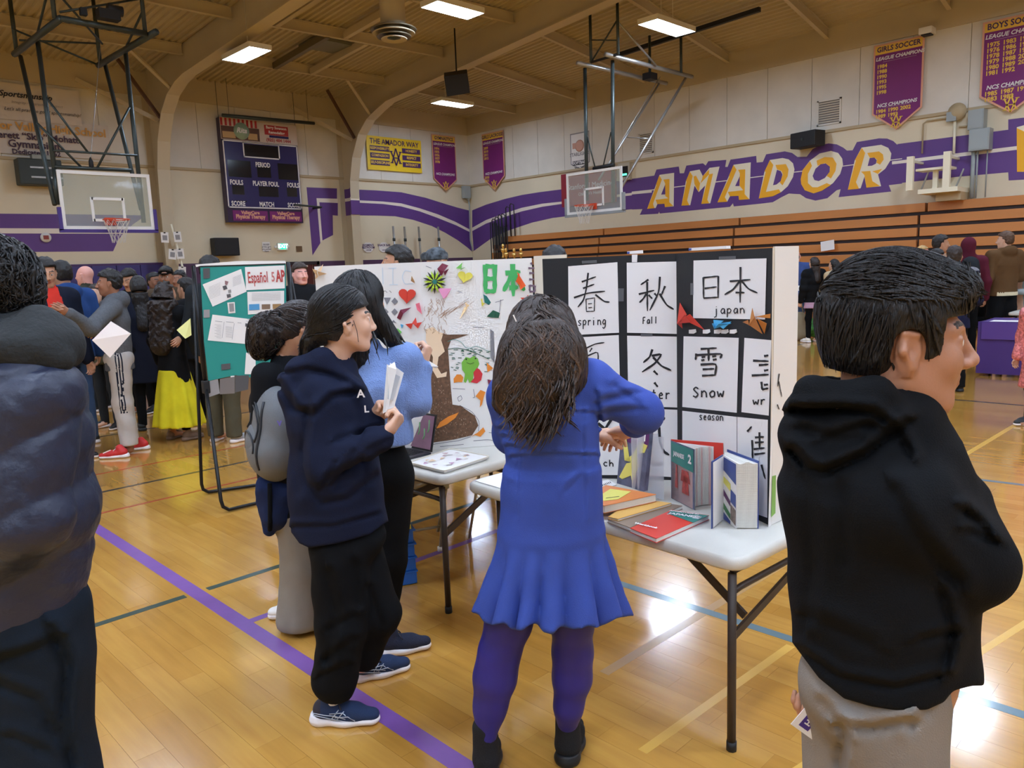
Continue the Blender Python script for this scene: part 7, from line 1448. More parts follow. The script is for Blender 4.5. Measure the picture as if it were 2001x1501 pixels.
v, q = surf([pe_(HF(0,-.012,.04), V(.09,.11,.092)*HF.s, HF.ax, .01), pe_(HF(.07,-.07,.06), V(.035,.04,.035)*HF.s, None, .02)], .008, folds(.006, 40, 1), cut=lambda P: .03-HF.loc(P)[..., 2]); LINK('headscarf', np_mesh('scarf', [(v, q)], mat('patterned scarf', (70,76,82), .8, var=.95, vscale=22)), t)
figure('person whose black hair just shows above the black poster board', (1083,486), 5.6, 10, top=W3(m=K_BLK2, hem=.84), legs=W3(m=K_BLK), sk='light', hair=('messy','black'), res=.014, shoes=(K_BSH, K_SOLE))
# ---- right crowd
figure('bald older man in a blue shirt and jeans, left of the two women in coats', (1556,490), 16.6, 20, top=W3(m=K_BLUE, hem=.8, loose=.7), legs=W3(m=K_DENIM, loose=.3), sk='pink', hair=('bald','grey'), res=.016, girth=1.15, shoes=(K_BSH, K_BSH), arms='front')
figure('woman in a short black puffer jacket over a pale pink shirt and black leggings', (1591,503), 15.6, 345, top=W3(m=[K_BLK2, K_PINK], hem=.72, loose=.8, quilt=.13, name='puffer_jacket', matfn=lambda P, J, B, fw, R_, s_: ((P[:, 2] < .83*s_) & (np.abs((P-J['pel'])@R_) < .21)).astype(int)), legs=W3(m=K_BLK), sk='light', hair=('long','darkbrown',.33), res=.013, girth=1.02, shoes=(K_WSH, K_SOLE))
figure('woman in a knee length beige coat and blue jeans beside the black puffer jacket', (1630,507), 15.4, 330, top=W3(m=K_BEIGE, hem=.56, loose=.5, flare=1.1, name='coat', hood=True), legs=W3(m=K_DENIM), sk='light', hair=('long','black',.26), res=.013, shoes=(K_GSH, K_SOLE), arms='front')
paper('white folded leaflet in front of the blue shirted man', [at(1546,566,d=16.2), at(1560,558,d=16.2), at(1568,560,d=16.2), at(1567,567,d=16.1), at(1556,569,d=16.1)], M_PAPER)
def bag(label, px, d, w_, h, m, cat='bag', name='tote_bag', straps=True):
    p = at(px[0], px[1], d=d); p[2] = 0; p = p; t = thing(name, label, cat, tuple(p)); v, q = surf([pe_(p+EZ*h*.5, V(w_*.5, w_*.28, h*.52), [RG, FG, EZ], .01)], .02, folds(.01, 14), cut=lambda P: np.maximum(P[..., 2]-h, .004-P[..., 2])); LINK('body', np_mesh('bag', [(v, q)], m), t)
    if straps: MB().tube([p+EZ*h*.95-RG*w_*.2, p+EZ*h*1.5-RG*w_*.05, p+EZ*h*1.5+RG*w_*.05, p+EZ*h*.95+RG*w_*.2], .012, 6).build('strap', m, t)
    return t
bag('tall beige canvas tote bag between the blue shirted man and the black puffer jacket', (1562,600), 16.2, .42, .6, cloth('canvas', (170,162,138))); bag('pale narrow bag at the left of the beige tote', (1548,600), 16.5, .18, .55, cloth('white canvas', (206,198,184)), straps=False); bag('green and blue bag on the floor behind the two women', (1597,610), 16.7, .5, .42, cloth('green print bag', (84,150,80), var=.6, vs_=14), straps=False)
def fair(P, J, B, fw, R_, s_):
    z = P[:, 2]/s_; u = (P-J['che'])@R_; m = np.zeros(len(P), int)
    m[z > 1.44] = 1
    zz = z-1.405+.0*u; m[(z <= 1.46) & (z > 1.435)] = 0
    m[np.abs(z-1.412-.012*np.sign(np.sin(u*120))) < .009] = 2; m[np.abs(z-1.365-.012*np.abs(((u*26) % 1)-.5)*2) < .012] = 2
    return m
t, J, HF, B = figure('man in a navy sweater with a white patterned yoke, back turned at the purple table', (1866,483), 9.45, 10, top=W3(m=[cloth('navy knit', (30,34,62)), cloth('grey knit yoke', (128,128,134), var=.2, vs_=50), cloth('white knit pattern', (214,210,204))], hem=.78, loose=.5, matfn=fair, name='sweater', flare=1.0), legs=W3(m=K_BLK, loose=.5), sk='tan', hair=('short','darkbrown'), turn=15, arms='front', res=.009, girth=1.08, shoes=(K_BSH, K_BSH))
t, J, HF, B = figure('man with dark hair facing the camera, partly behind the man in the patterned sweater', (1830,488), 10.8, 175, top=W3(m=K_CHAR, hem=.85), legs=W3(m=K_BLK), sk='tan', hair=('short','black'), tilt=-.2, res=.014, hres=.0075, eyes=True, shoes=(K_BSH, K_SOLE))
figure('boy with black hair standing behind the two men at the purple table', (1838,461), 12.4, 100, top=W3(m=cloth('tan shirt', (150,120,96)), hem=.85), legs=W3(m=K_BLK), sk='tan', hair=('messy','black'), res=.015, shoes=(K_BSH, K_SOLE))
t, J, HF, B = figure('blonde woman with glasses in a navy jacket, facing the camera', (1803,481), 12.6, 165, top=W3(m=K_DNAVY, hem=.84), legs=W3(m=K_BLK), sk='pink', hair=('long','blonde',.2), res=.014, hres=.008, eyes=True, shoes=(K_BSH, K_SOLE))
t, J, HF, B = figure('person in a maroon hooded sweatshirt with the hood up and a dark backpack', (1893,467), 12.6, 20, top=W3(m=K_MAR, hem=.82, hood_up=True, loose=.5, name='hoodie'), legs=W3(m=K_BLK), sk='tan', hair=('none',None), res=.013, shoes=(K_BSH, K_SOLE))
p = J['che']-facing(20)*.2; v, q = surf([pe_(p, V(.15,.10,.22), [np.cross(facing(20), EZ), facing(20), EZ], .02)], .016, folds(.006, 14)); LINK('backpack', np_mesh('bp', [(v, q)], K_CHAR), t)
t, J, HF, B = figure('boy in a brown hooded sweatshirt and black shorts, back turned at the white table', (1966,454), 12.6, 350, top=W3(m=[K_BROWN, cloth('cream tee hem', (232,220,186))], hem=.86, hood=True, loose=.7, name='hoodie', matfn=lambda P, J, B, fw, R_, s_: ((P[:, 2] < .905*s_) & (np.abs((P-J['pel'])@R_) < .2)).astype(int)), legs=W3(m=K_BLK, hem=.55, loose=.9, name='shorts'), sk='light', hair=('short','brown'), turn=-30, arms='front', res=.011, hres=.008, girth=1.12, shoes=(K_BSH, K_SOLE))
def seated(label, head, d, face, sk, hairs, m_top, m_leg, res=.014):
    """a person on a chair: hips at seat height, thighs forward"""
    c = at(head[0], head[1], d=d); fw = facing(face); R_ = np.cross(fw, EZ); g0 = V(c[0], c[1], 0); B0 = lambda x, y, z: g0+R_*x+fw*y+EZ*z
    ov = dict(pel=B0(0,-.05,.52), wai=B0(0,-.04,.68)); 
    for sd, n in ((-1,'l'),(1,'r')): ov.update({'hi'+n: B0(sd*.09,-.05,.50), 'kn'+n: B0(sd*.12,.40,.49), 'an'+n: B0(sd*.12,.36,.09), 'sh'+n: B0(sd*.18,-.02,c[2]-.33), 'el'+n: B0(sd*.24,.06,c[2]-.6), 'wr'+n: B0(sd*.1,.30,c[2]-.58)})
    ov['che'] = B0(0,-.02,c[2]-.45); ov['nek'] = B0(0,0,c[2]-.25); top_z = c[2]
    t = thing('person', label, 'person', tuple(g0)); HF = Fr(B0(0,.02,c[2]-.118), nrm(fw-EZ*.25), EZ, 1.0); J = {k_: V(*v_) for k_, v_ in ov.items()}; sm, lm, _ = skin(sk); hm = hair_mat(hairs)
    body = [pc(J['pel'], J['wai'], .12, .12, .05), pc(J['wai'], J['che'], .12, .13, .05), pc(J['che'], J['nek'], .12, .06, .05)]; tp = [pc(J['pel'], J['wai'], .15, .15, .05, (fw, .75)), pc(J['wai'], J['che'], .15, .165, .05, (fw, .75)), pc(J['che'], J['nek']-EZ*.05, .16, .085, .05, (fw, .75))]; lg = [pe_(J['pel'], (.17,.14,.12), [R_, fw, EZ], .04)]
    parts = []
    for n in 'lr':
        body += chain([J['sh'+n], J['el'+n], J['wr'+n]], [.045,.036,.025])+chain([J['hi'+n], J['kn'+n], J['an'+n]], [.07,.05,.035]); tp += chain([J['sh'+n], J['el'+n], J['wr'+n]], [.07,.055,.045]); lg += chain([J['hi'+n], J['kn'+n], J['an'+n]], [.09,.07,.055]); parts.append(surf(hand_prims(J['wr'+n], J['wr'+n]-J['el'+n], V(0,0,-1), 1 if n == 'l' else -1, .4), .006)+(0,))
        shoe(t, J['an'+n]*V(1,1,0)-fw*.06, fw, .26, up_m=K_BSH, sole_m=K_SOLE, res=.01)
    parts += [surf(body, res)+(0,), surf(head_prims(HF, J['nek']), .008)+(face_mats(HF),)]; LINK('body', np_mesh('body', parts, [sm, lm, hm]), t); v, q = surf(tp, res, folds(.005, 13)); LINK('sweatshirt', np_mesh('top', [(v, q)], m_top), t); v, q = surf(lg, res, folds(.004, 16), cut=lambda P: .07-P[..., 2]); LINK('trousers', np_mesh('lg', [(v, q)], m_leg), t)
    P_, cut = hair_cap(HF, 'short', 1.0); v, q = surf(P_, .009, folds(.006, 60), cut=cut); LINK('hair', np_mesh('hair', [(v, q)], hm), t)
    ch = thing('chair', 'dark chair under the '+('black haired seated boy' if 'boy' in label else 'grey haired seated person'), 'chair', tuple(g0)); MB().box(B0(0,0,.40), (.42,.42,.03), [R_, fw, EZ], .008).build('seat', M_BLACK, ch); MB().box(B0(0,-.3,.7), (.4,.02,.25), [R_, fw, EZ], .006).build('backrest', M_BLACK, ch)
    for sx in (-.19, .19):
        for sy in (-.3 if True else 0, .19): MB().tube([B0(sx, sy, 0), B0(sx, sy, .39 if sy > 0 else .8)], .012, 6).build('leg', M_STEEL_D, ch)
    return t
seated('boy in a black sweatshirt sitting at the white table', (1922,502), 13.6, 90, 'light', 'black', K_BLK, K_BLK)
seated('grey haired person in a pale grey sweater, seated at the right frame edge', (2004,500), 12.9, 250, 'light', 'darkgrey', cloth('pale grey knit', (160,168,170)), K_DENIM)
# pink sequinned sleeve entering at the right edge
figure('girl in a pink sequinned dress, only her side inside the frame at the right', (2042,560), 7.4, 250, H=1.38, top=W3(m=mat('pink sequins', (214,120,120), .25, bump=.9, bscale=60, var=.5, vscale=45, metal=.3), hem=.5, loose=.9, flare=1.25, name='dress'), legs=W3(m=K_BLK), sk='tan', hair=('long','black'), res=.012, shoes=(K_BSH, K_SOLE), ov=None)
# ---- the six people in front, each posed by its own joints
def plane_pt(G):
    G = V(G[0], G[1], 0)
    def q(x, y, o=0.0):      # point on the upright plane through the person's stance, o metres toward the camera
        r = cf + cR*(x-1000.5)/FP - cU*(y-750.5)/FP; t = ((G-C0)@FG-o)/(r@FG); return C0+r*t
    return q
def body_mesh(t, coarse, fines, sk, hairk, HF=None, res=.012, hp=None, hr=.004):
    sm, lm, _ = skin(sk); parts = [surf(coarse, res)+(0,)]
    if hp is not None: parts.append(surf(hp, hr)+(face_mats(HF),))
    for f_, r_ in fines: parts.append(surf(f_, r_)+(0,))
    return LINK('body', np_mesh('body', parts, [sm, lm, hair_mat(hairk)]), t)
def garment(t, name, prims, res, m, disp=None, cut=None, matfn=None):
    v, q_ = surf(prims, res, disp, cut); return LINK(name, np_mesh(name, [(v, q_)], m if isinstance(m, list) else [m], matfn), t)
def crease(pairs, amp=.012, w_=.02):
    """cloth creases: valley lines between pairs of points"""
    A = [(V(*a), V(*b)) for a, b in pairs]
    def f(P):
        out = np.zeros(P.shape[:-1])
        for a, b in A:
            ab = b-a; t_ = np.clip((P-a)@ab/(ab@ab), 0, 1); d_ = np.sqrt((((P-a)-t_[..., None]*ab)**2).sum(-1)); out += -amp*np.exp(-(d_/w_)**2)+.6*amp*np.exp(-((d_-1.8*w_)/w_)**2)
        return out
    return f
def prj(P):
    v = P-C0; z = v@cf; return 1000.5+FP*(v@cR)/z, 750.5-FP*(v@cU)/z, z
def hem_px(pts):
    X = [p[0] for p in pts]; Y = [p[1] for p in pts]
    def f(P): x, y, z = prj(P); return (y-np.interp(x, X, Y))*z/FP
    return f
def crease_px(lines, dmax):
    """soft valleys with a ridge beside them, on the side of the garment nearer than dmax"""
    def f(P):
        x, y, z = prj(P); out = np.zeros(P.shape[:-1])
        for pts, amp, w_ in lines:
            pts = [V(*p) for p in pts]; best = np.full(x.shape, 1e9); sd = np.zeros(x.shape)
            for a, b in zip(pts[:-1], pts[1:]):
                ab = b-a; L2 = ab@ab; t_ = np.clip(((x-a[0])*ab[0]+(y-a[1])*ab[1])/L2, 0, 1); dx = x-a[0]-t_*ab[0]; dy = y-a[1]-t_*ab[1]; d_ = np.sqrt(dx*dx+dy*dy); m = d_ < best; best = np.where(m, d_, best); sd = np.where(m, np.sign(ab[0]*dy-ab[1]*dx), sd)
            out += amp*(-np.exp(-(best/w_)**2)+.9*np.exp(-((best-1.9*w_)/(1.5*w_))**2)*(sd < 0))
        return out*np.clip((dmax-z)/.05, 0, 1)
    return f
# ---------- girl in the navy hoodie
t = thing('person', 'girl in a navy hooded sweatshirt and black joggers holding folded white leaflets', 'person', (1.52,2.55,0)); q = plane_pt((1.50,2.54)); HF = Fr(q(674,630,.0), facing(70), EZ, 1.0)
fw = facing(70); R_ = np.cross(fw, EZ)
nk = q(655,712); ch = q(648,815); wa = q(655,940); pe1 = q(668,1050); shr = q(630,775,.10); elr = q(634,905,.15); wrr = q(752,850,.16); shl = q(672,765,-.14); ell = q(690,880,-.12); wrl = q(735,812,.02)
hipr = q(662,1085,.05); hipl = q(700,1080,-.06); knr = q(668,1225,.06); knl = q(738,1200,-.04); anr = q(657,1345,.04); anl = q(705,1290,-.08)
sh_r = at(612,1410,Z=0); st_r = at(752,1412,Z=0); sh_l = at(688,1330,Z=0); st_l = at(783,1310,Z=0)
co = [pc(pe1, wa, .12, .11, .05), pc(wa, ch, .11, .12, .05), pc(ch, nk, .12, .06, .05)]+chain([shr, elr, wrr], [.045,.036,.023])+chain([shl, ell, wrl], [.045,.036,.023])+chain([hipr, knr, anr], [.075,.05,.034])+chain([hipl, knl, anl], [.075,.05,.034])
for a_, h_ in ((anr, sh_r), (anl, sh_l)): co.append(pc(a_, h_+EZ*.06+V(.04,-.02,0), .033, .034, .03))
hr_ = hand_prims(wrr+nrm(wrr-elr)*.005, nrm(q(783,812,.12)-wrr), -fw*.7+EZ*.2-R_*.4, -1, sc_=.98, curls=[.95,.9,.9,.95], thumb=.9)
hl_ = hand_prims(wrl, nrm(q(756,785,.06)-wrl), R_*.8+fw*.2, 1, sc_=.95, curls=[.9,.9,.95,1.0], thumb=.8)
body_mesh(t, co, [(hr_, .0032), (hl_, .0032)], 'light', 'black', HF, .014, head_prims(HF, nk, 1), .0032); add_eyes(t, HF)
tp = [pc(pe1+EZ*.02, wa, .185, .165, .06, (R_, .86)), pc(wa, ch, .165, .155, .06, (R_, .9)), pc(ch, nk-EZ*.03, .155, .085, .05), pc(q(662,790,0), shr, .09, .085, .05)]
tp += chain([shr, elr, q(742,858,.16)], [.074,.066,.046], .035)+chain([shl, ell, q(727,822,.02)], [.074,.064,.045], .04)
tp += [pe_(q(606,748,-.0), (.125,.11,.085), [nrm(fw+EZ*.35), R_, nrm(EZ-fw*.35)], .02), pe_(q(578,778,.0), (.06,.085,.075), [fw, R_, EZ], .03), pc(q(628,700,.085), q(697,762,.07), .034, .030, .02), pc(q(625,700,-.07), q(690,745,-.05), .036, .032, .025), pc(q(588,722,.06), q(635,702,.085), .05, .036, .03), pc(nk+EZ*.03, nk+EZ*.16, .055, .078, .008, None, True)]
dsp0 = folds(.004, 13, 1.2, .8); cr = crease_px([([(546,752),(575,800),(612,812),(650,775),(694,766)], .016, 7), ([(560,730),(600,722),(650,735),(690,752)], .008, 6), ([(603,800),(592,880),(598,945),(628,985),(680,975),(735,930)], .012, 8), ([(640,935),(705,903)], .008, 7), ([(652,952),(690,885)], .006, 6), ([(628,960),(655,905)], .006, 5), ([(660,860),(740,838)], .006, 7), ([(575,1030),(650,1030),(748,1003)], .007, 5), ([(570,860),(585,960)], .005, 9), ([(700,800),(712,930)], .005, 8), ([(720,880),(760,860)], .005, 5)], 2.95)
garment(t, 'hoodie', tp, .0075, [K_NAVY, K_CREAM], lambda P: dsp0(P)+cr(P), cut=lambda P: np.where((((P-pe1)@R_)**2+((P-pe1)@fw)**2) < .10, hem_px([(560,1030),(572,1044),(585,1062),(605,1071),(660,1062),(722,1045),(756,1020)])(P), -1), matfn=lambda P: ((np.linalg.norm((P-nk)[:, :2], axis=1) < .075) & (P[:, 2] > nk[2]+.035)).astype(int))
letter(MB(), 'A', q(705,770,.13), nrm(fw*.9+R_*.2), EZ, .04, bold=.001).build('lettering', M_LET, t); letter(MB(), 'L', q(716,800,.13), nrm(fw*.9+R_*.2), EZ, .035, bold=.001).build('lettering', M_LET, t)
lg = [pe_(q(680,1050,0), (.15,.13,.11), [fw, R_, EZ], .04)]+chain([hipr, knr, q(655,1330,.04), q(660,1354,.04)], [.110,.095,.086,.05], .03)+chain([hipl, knl, q(712,1272,-.07), q(712,1288,-.07)], [.10,.088,.07,.05], .03)
jc = crease_px([([(640,1120),(655,1200),(640,1290)], .010, 9), ([(690,1100),(700,1180)], .008, 8), ([(630,1320),(680,1300)], .010, 6), ([(635,1290),(690,1250)], .008, 7), ([(720,1150),(745,1220)], .008, 8), ([(640,1230),(690,1205)], .006, 7)], 3.2)
garment(t, 'joggers', lg, .009, K_BLK, (lambda a, b: (lambda P: a(P)+b(P)))(folds(.006, 15, 4, .6), jc), cut=lambda P: np.where((P-q(680,1200,0))@nrm(anl-anr) > .02, q(712,1300,-.07)[2]-P[..., 2], q(657,1362,.04)[2]-P[..., 2]))
K_SHN = mat('running shoe navy', (22,46,84), .7, bump=.5, bscale=500); K_SHP = mat('shoe panel plum black', (38,34,48), .6); K_SHW = mat('shoe stripe silver', (190,198,210), .35, metal=.3); K_MID = mat('white foam sole', (238,232,234), .5)
def run_detail(F, s_):
    def f(P):
        l_ = F.loc(P); return ((l_[:, 1] < .045*s_) | (l_[:, 2] < .03) & (l_[:, 1] > .2*s_)).astype(int)
    return f
def runner(h_, d_, L_):
    o = shoe(t, h_, d_, L_, up_m=[K_SHN, K_SHP], sole_m=K_MID, res=.0045, laces=K_SHP, detail=run_detail, h=.095); F = Fr(h_, nrm(V(d_[0], d_[1], 0))); s_ = L_/.27
    mb = MB()
    for sx in (-1, 1):
        X = lambda y, z: F(sx*(.0465 if y < .16 else .044)*(1-.25*max(0, (z-.05)/.05)), y*s_, z)
        for pts in ([(.02,.062),(.06,.055),(.1,.052),(.14,.04)], [(.02,.055),(.07,.044),(.12,.034)], [(.085,.036),(.115,.075)], [(.105,.034),(.135,.07)], [(.08,.06),(.13,.064),(.16,.036)], [(.1,.046),(.15,.05),(.175,.032)]): mb.tube([X(*p) for p in pts], .0022, 4)
    tag(mb.build('side_stripes', K_SHW, o), kind='stuff')
runner(sh_r, st_r-sh_r, .285); runner(sh_l, V(*(st_l-sh_l)), .27)
v, q_ = surf([pc(anr-EZ*.02, sh_r+EZ*.07+nrm(st_r-sh_r)*.06, .036, .036, .01)], .006); LINK('sock', np_mesh('sock', [(v, q_)], K_SOLE), t)
# hair: smooth, gathered low
def sleek(HF, t, key, extra, N=500, seed=1, flow_back=1.0, L_=.16, r_=.0032, vol=1.0, **kw):
    P_, cut = hair_cap(HF, 'short', vol, **kw); P_ = P_+extra; parts = [surf(P_, .0045, folds(.002, 60), cut=cut)]
    roots = scalp_roots(HF, N, seed, zmin=.0, ymax=.072)
    fl = lambda P: np.array([nrm(-HF.y*flow_back-HF.z*(.35+.0))]*len(P))
    parts.append(strands([p for p in P_], roots, fl, 8, L_, r_, seed=seed, jit=.08, lift=.0015)); return LINK('hair', np_mesh('hair', parts, hair_mat(key)), t), P_
pt = [pc(HF(0,-.095,.0), HF(0,-.125,-.055), .035, .026, .02), pc(HF(0,-.125,-.055), q(600,722,.0), .024, .036, .02), pc(q(600,722,.0), q(575,760,.02), .034, .012, .02), pe_(HF(0,-.06,-.01), (.07,.06,.075), HF.ax, .03), pe_(HF(0,-.02,.05), (.086,.105,.088), HF.ax, .02)]
P_, cut = hair_cap(HF, 'short', 1.0, front=.052, nape=-.06, side=.012); P_ = P_+pt; c0 = cut; cut = lambda P: np.where(HF.loc(P)[..., 1] < -.075, -1, c0(P))
roots = scalp_roots(HF, 560, 3, zmin=-.01, ymax=.055); fl = lambda P: -HF.y*1.0-HF.z*np.clip((HF.loc(P)[:, 2:3]+.06)*6, .15, 1.1)
sv_, sq_ = strands(P_, roots, fl, 9, .2, .0030, seed=5, jit=.05, lift=.0012)
LINK('hair', np_mesh('hair', [surf(P_, .0042, folds(.0018, 70), cut=cut), (sv_, sq_)], hair_mat('black')), t)
MB().tube([HF(.078,.02,.01), HF(.079,.030,-.03), HF(.070,.034,-.07)], .0011, 4).build('loose_lock', hair_mat('black'), t)
MB().tube([HF(.0+.03*math.cos(a),-.118+.018*math.sin(a),-.03+.01*math.cos(a)) for a in np.linspace(0, 6.28, 14)[:-1]], .006, 6, closed=True).build('hair_tie', K_BLK, t)
# leaflets in her hand
c1 = [q(758,712,.07), q(788,728,.06), q(768,800,.10), q(745,812,.13), q(756,786,.10)]
t_ = thing('leaflet', 'bundle of folded white leaflets in the hand of the girl in the navy hoodie', 'leaflet', tuple(q(765,760,.08)))
for k, (a, b, c, d_) in enumerate((((756,712),(783,726),(764,800),(748,808)), ((762,709),(789,729),(770,796),(753,806)), ((757,716),(771,707),(775,722),(758,800)))):
    MB().poly([q(a[0],a[1],.07+.006*k), q(b[0],b[1],.065+.006*k), q(c[0],c[1],.10+.006*k), q(d_[0],d_[1],.10+.006*k)], -FG, .0015).build('folded_sheet', M_PAPER, t_)
MB().poly([q(762,726,.088), q(782,736,.083), q(768,782,.106), q(757,780,.108)], -FG, .0006).build('printed_block', cM('printed pale grey', (196,200,204)), t_)
# ---------- woman in the light blue sweater
t = thing('person', 'woman with long black hair in a light blue sweater, raising one hand', 'person', (1.95,2.95,0)); q = plane_pt((1.93,2.93)); HF = Fr(q(708,590,0), facing(38), EZ, 1.02); fw = facing(45); R_ = np.cross(fw, EZ)
nk = q(712,668); ch = q(735,765); wa = q(738,850); pe1 = q(742,925); shr = q(790,705,.02); elr = q(812,782,.02); wrr = q(826,712,-.02); shl = q(672,712,.02); ell = q(668,800,.0); wrl = q(700,830,-.2)
hipr = q(765,935,0); hipl = q(722,935,0); knr = q(762,1090,.0); knl = q(732,1090,.03); anr = q(752,1232,.0); anl = q(722,1240,.05); hs = at(736,1280,Z=0); ts_ = at(820,1268,Z=0)
co = [pc(pe1, wa, .12, .11, .05), pc(wa, ch, .11, .12, .05), pc(ch, nk, .12, .06, .05)]+chain([shr, elr, wrr], [.045,.036,.023])+chain([shl, ell, wrl], [.045,.036,.023])+chain([hipr, knr, anr], [.075,.05,.034])+chain([hipl, knl, anl], [.075,.05,.034])+[pc(anr, hs+EZ*.06+nrm(ts_-hs)*.07, .033, .033, .03)]
hr_ = hand_prims(wrr, nrm(q(840,672,-.03)-wrr), nrm(-RG+FG*.3), 1, sc_=.95, curls=[.75,.85,.95,1.0], thumb=.8)
body_mesh(t, co, [(hr_, .0036), (hand_prims(wrl, fw, -EZ, 1, curl=.4), .006)], 'light', 'black', HF, .014, head_prims(HF, nk, 1), .005)
kn = lambda P: .0022*np.sin((P@RG)*520)*np.clip(np.sin(P[..., 2]*6)+1.2, 0, 1); f0 = folds(.005, 11, 6)
tp = [pc(q(742,852,0), wa, .165, .165, .05, (fw, .8)), pc(wa, ch, .165, .17, .05, (fw, .8)), pc(ch, nk-EZ*.04, .16, .09, .05, (fw, .8))]+chain([q(740,735,0), shr, elr, q(826,722,-.02)], [.09,.078,.066,.047], .035)+chain([shl, ell, wrl], [.078,.066,.045], .04)+[pc(nk+EZ*.02, nk+EZ*.12, .055, .065, .006, None, True)]
garment(t, 'sweater', tp, .0085, K_LBLUE, lambda P: f0(P)+kn(P), cut=lambda P: np.where(((P-pe1)@FG)**2+((P-pe1)@RG)**2 < .08, q(742,863,0)[2]-P[..., 2], -1))
lg = [pe_(pe1+EZ*.03, (.155,.13,.14), [R_, fw, EZ], .04), pc(pe1, wa, .14, .13, .04, (fw,.8))]+chain([hipr, knr, anr+EZ*.02], [.105,.078,.055], .03)+chain([hipl, knl, anl+EZ*.02], [.10,.075,.055], .03); garment(t, 'trousers', lg, .012, K_BLK, folds(.003, 12, 2), cut=lambda P: anr[2]+.03-P[..., 2])
shoe(t, hs, ts_-hs, .265, up_m=mat('navy knit shoe', (28,34,58), .8, bump=.6, bscale=300), sole_m=K_MID, res=.0055, laces=K_SHP); shoe(t, hs-nrm(ts_-hs)*.1+R_*-.2, ts_-hs, .265, up_m=mat('navy knit shoe', (28,34,58), .8), sole_m=K_MID, res=.008)
P_, cut = hair_cap(HF, 'long', 1.4, nape=-.4); P_ = P_+[pc(HF(0,-.055,.02), HF(0,-.07,-.10), .092, .085, .04), pc(HF(0,-.07,-.10), q(700,700,.07), .085, .05, .04), pc(HF(.05,-.03,.0), q(765,660,.02), .05, .035, .04), pc(q(765,660,.02), q(795,682,.05), .035, .008, .02), pc(q(690,690,.08), q(692,718,.09), .045, .014, .02)]
cut = lambda P: np.where(HF.loc(P)[..., 1] > .055, .01, -1); roots = scalp_roots(HF, 420, 8, zmin=-.02, ymax=.06)
fl = lambda P: -HF.z+RG*np.clip((P-HF.o)@RG*2.5, -.3, .8)[:, None]
LINK('hair', np_mesh('hair', [surf(P_, .006, folds(.003, 45, 2), cut=cut), strands(P_, roots, fl, 12, .34, .0036, seed=9, jit=.05, lift=.002)], hair_mat('black')), t)
mb = MB()
for (a, b, c) in (((722,640),(730,668),(742,704)), ((728,645),(738,675),(735,692)), ((750,660),(757,680),(758,695)), ((716,650),(716,680),(722,712))): mb.tube([q(*a,.13), q(*b,.14), q(*c,.14)], [.005,.004,.0012], 4)
tag(mb.build('loose_locks', hair_mat('black'), t), kind='stuff')
MB().tube([wrr+nrm(np.cross(nrm(elr-wrr), FG))*.027*math.cos(a)+nrm(np.cross(nrm(elr-wrr), np.cross(nrm(elr-wrr), FG)))*.027*math.sin(a)+(elr-wrr)*.04 for a in np.linspace(0, 6.28, 18)[:-1]], .0035, 6, closed=True).build('wristband', K_BLK, t)
paper('small white paper strip in the raised hand of the light blue sweater woman', [q(838,705,.02), q(856,716,.0), q(852,720,.0), q(843,716,.02)], M_PAPER)
# ---------- backpack girl
t = thing('person', 'girl with a curly dark ponytail in a black top and wide grey trousers, back turned', 'person', (1.78,3.42,0)); q = plane_pt((1.80,3.42)); HF = Fr(q(588,645,0), facing(62), EZ, 1.0); HF = Fr(q(588,645,0), nrm(facing(62)-EZ*.35), EZ, 1.0); fw = facing(62); R_ = np.cross(fw, EZ)
nk = q(560,700); ch = q(555,790); wa = q(562,890); pe1 = q(572,985); shr = q(520,735,.12); elr = q(515,850,.14); wrr = q(560,930,.05); shl = q(590,735,-.14); ell = q(600,850,-.14); wrl = q(620,930,-.1); hipr = q(580,1010,.06); hipl = q(600,1005,-.06); knr = q(588,1110,.05); knl = q(610,1110,-.05); anr = q(590,1195,.05); anl = q(615,1190,-.06)
co = [pc(pe1, wa, .12, .11, .05), pc(wa, ch, .11, .12, .05), pc(ch, nk, .12, .06, .05)]+chain([shr, elr, wrr], [.042,.034,.023])+chain([shl, ell, wrl], [.042,.034,.023])+chain([hipr, knr, anr], [.07,.048,.034])+chain([hipl, knl, anl], [.07,.048,.034])
body_mesh(t, co, [(hand_prims(wrr, fw, -EZ, 1, curl=.5), .006), (hand_prims(wrl, fw, -EZ, -1, curl=.5), .006)], 'tan', 'darkbrown', HF, .015, head_prims(HF, nk, 1), .005)
tp = [pc(pe1, wa, .155, .145, .05), pc(wa, ch, .145, .15, .05), pc(ch, nk-EZ*.03, .15, .08, .05)]+chain([shr, elr, wrr-fw*.02], [.07,.055,.042], .04)+chain([shl, ell, wrl-fw*.02], [.07,.055,.042], .04)+[pc(nk+EZ*.02, nk+EZ*.12, .05, .06, .006, None, True)]
garment(t, 'top', tp, .011, K_BLK2, folds(.005, 14, 2), cut=lambda P: pe1[2]-.06-P[..., 2])
hz = at(592,1216,Z=0)[2]; lg = [pe_(pe1-EZ*.02, (.15,.13,.14), [fw, R_, EZ], .04)]+chain([hipr, knr, q(590,1206,.05)], [.10,.098,.125], .03)+chain([hipl, knl, q(618,1203,-.06)], [.10,.095,.115], .03); garment(t, 'wide_trousers', lg, .010, cloth('warm grey wool', (142,136,128)), folds(.006, 14, 8, .4), cut=lambda P: .022-P[..., 2])
s0 = at(570,1214,Z=0); shoe(t, s0+RG*.10+FG*.06, facing(265), .24, up_m=K_WSH, sole_m=K_SOLE, res=.006); shoe(t, s0+RG*.15+FG*.16, facing(80), .24, up_m=K_WSH, sole_m=K_SOLE, res=.008)
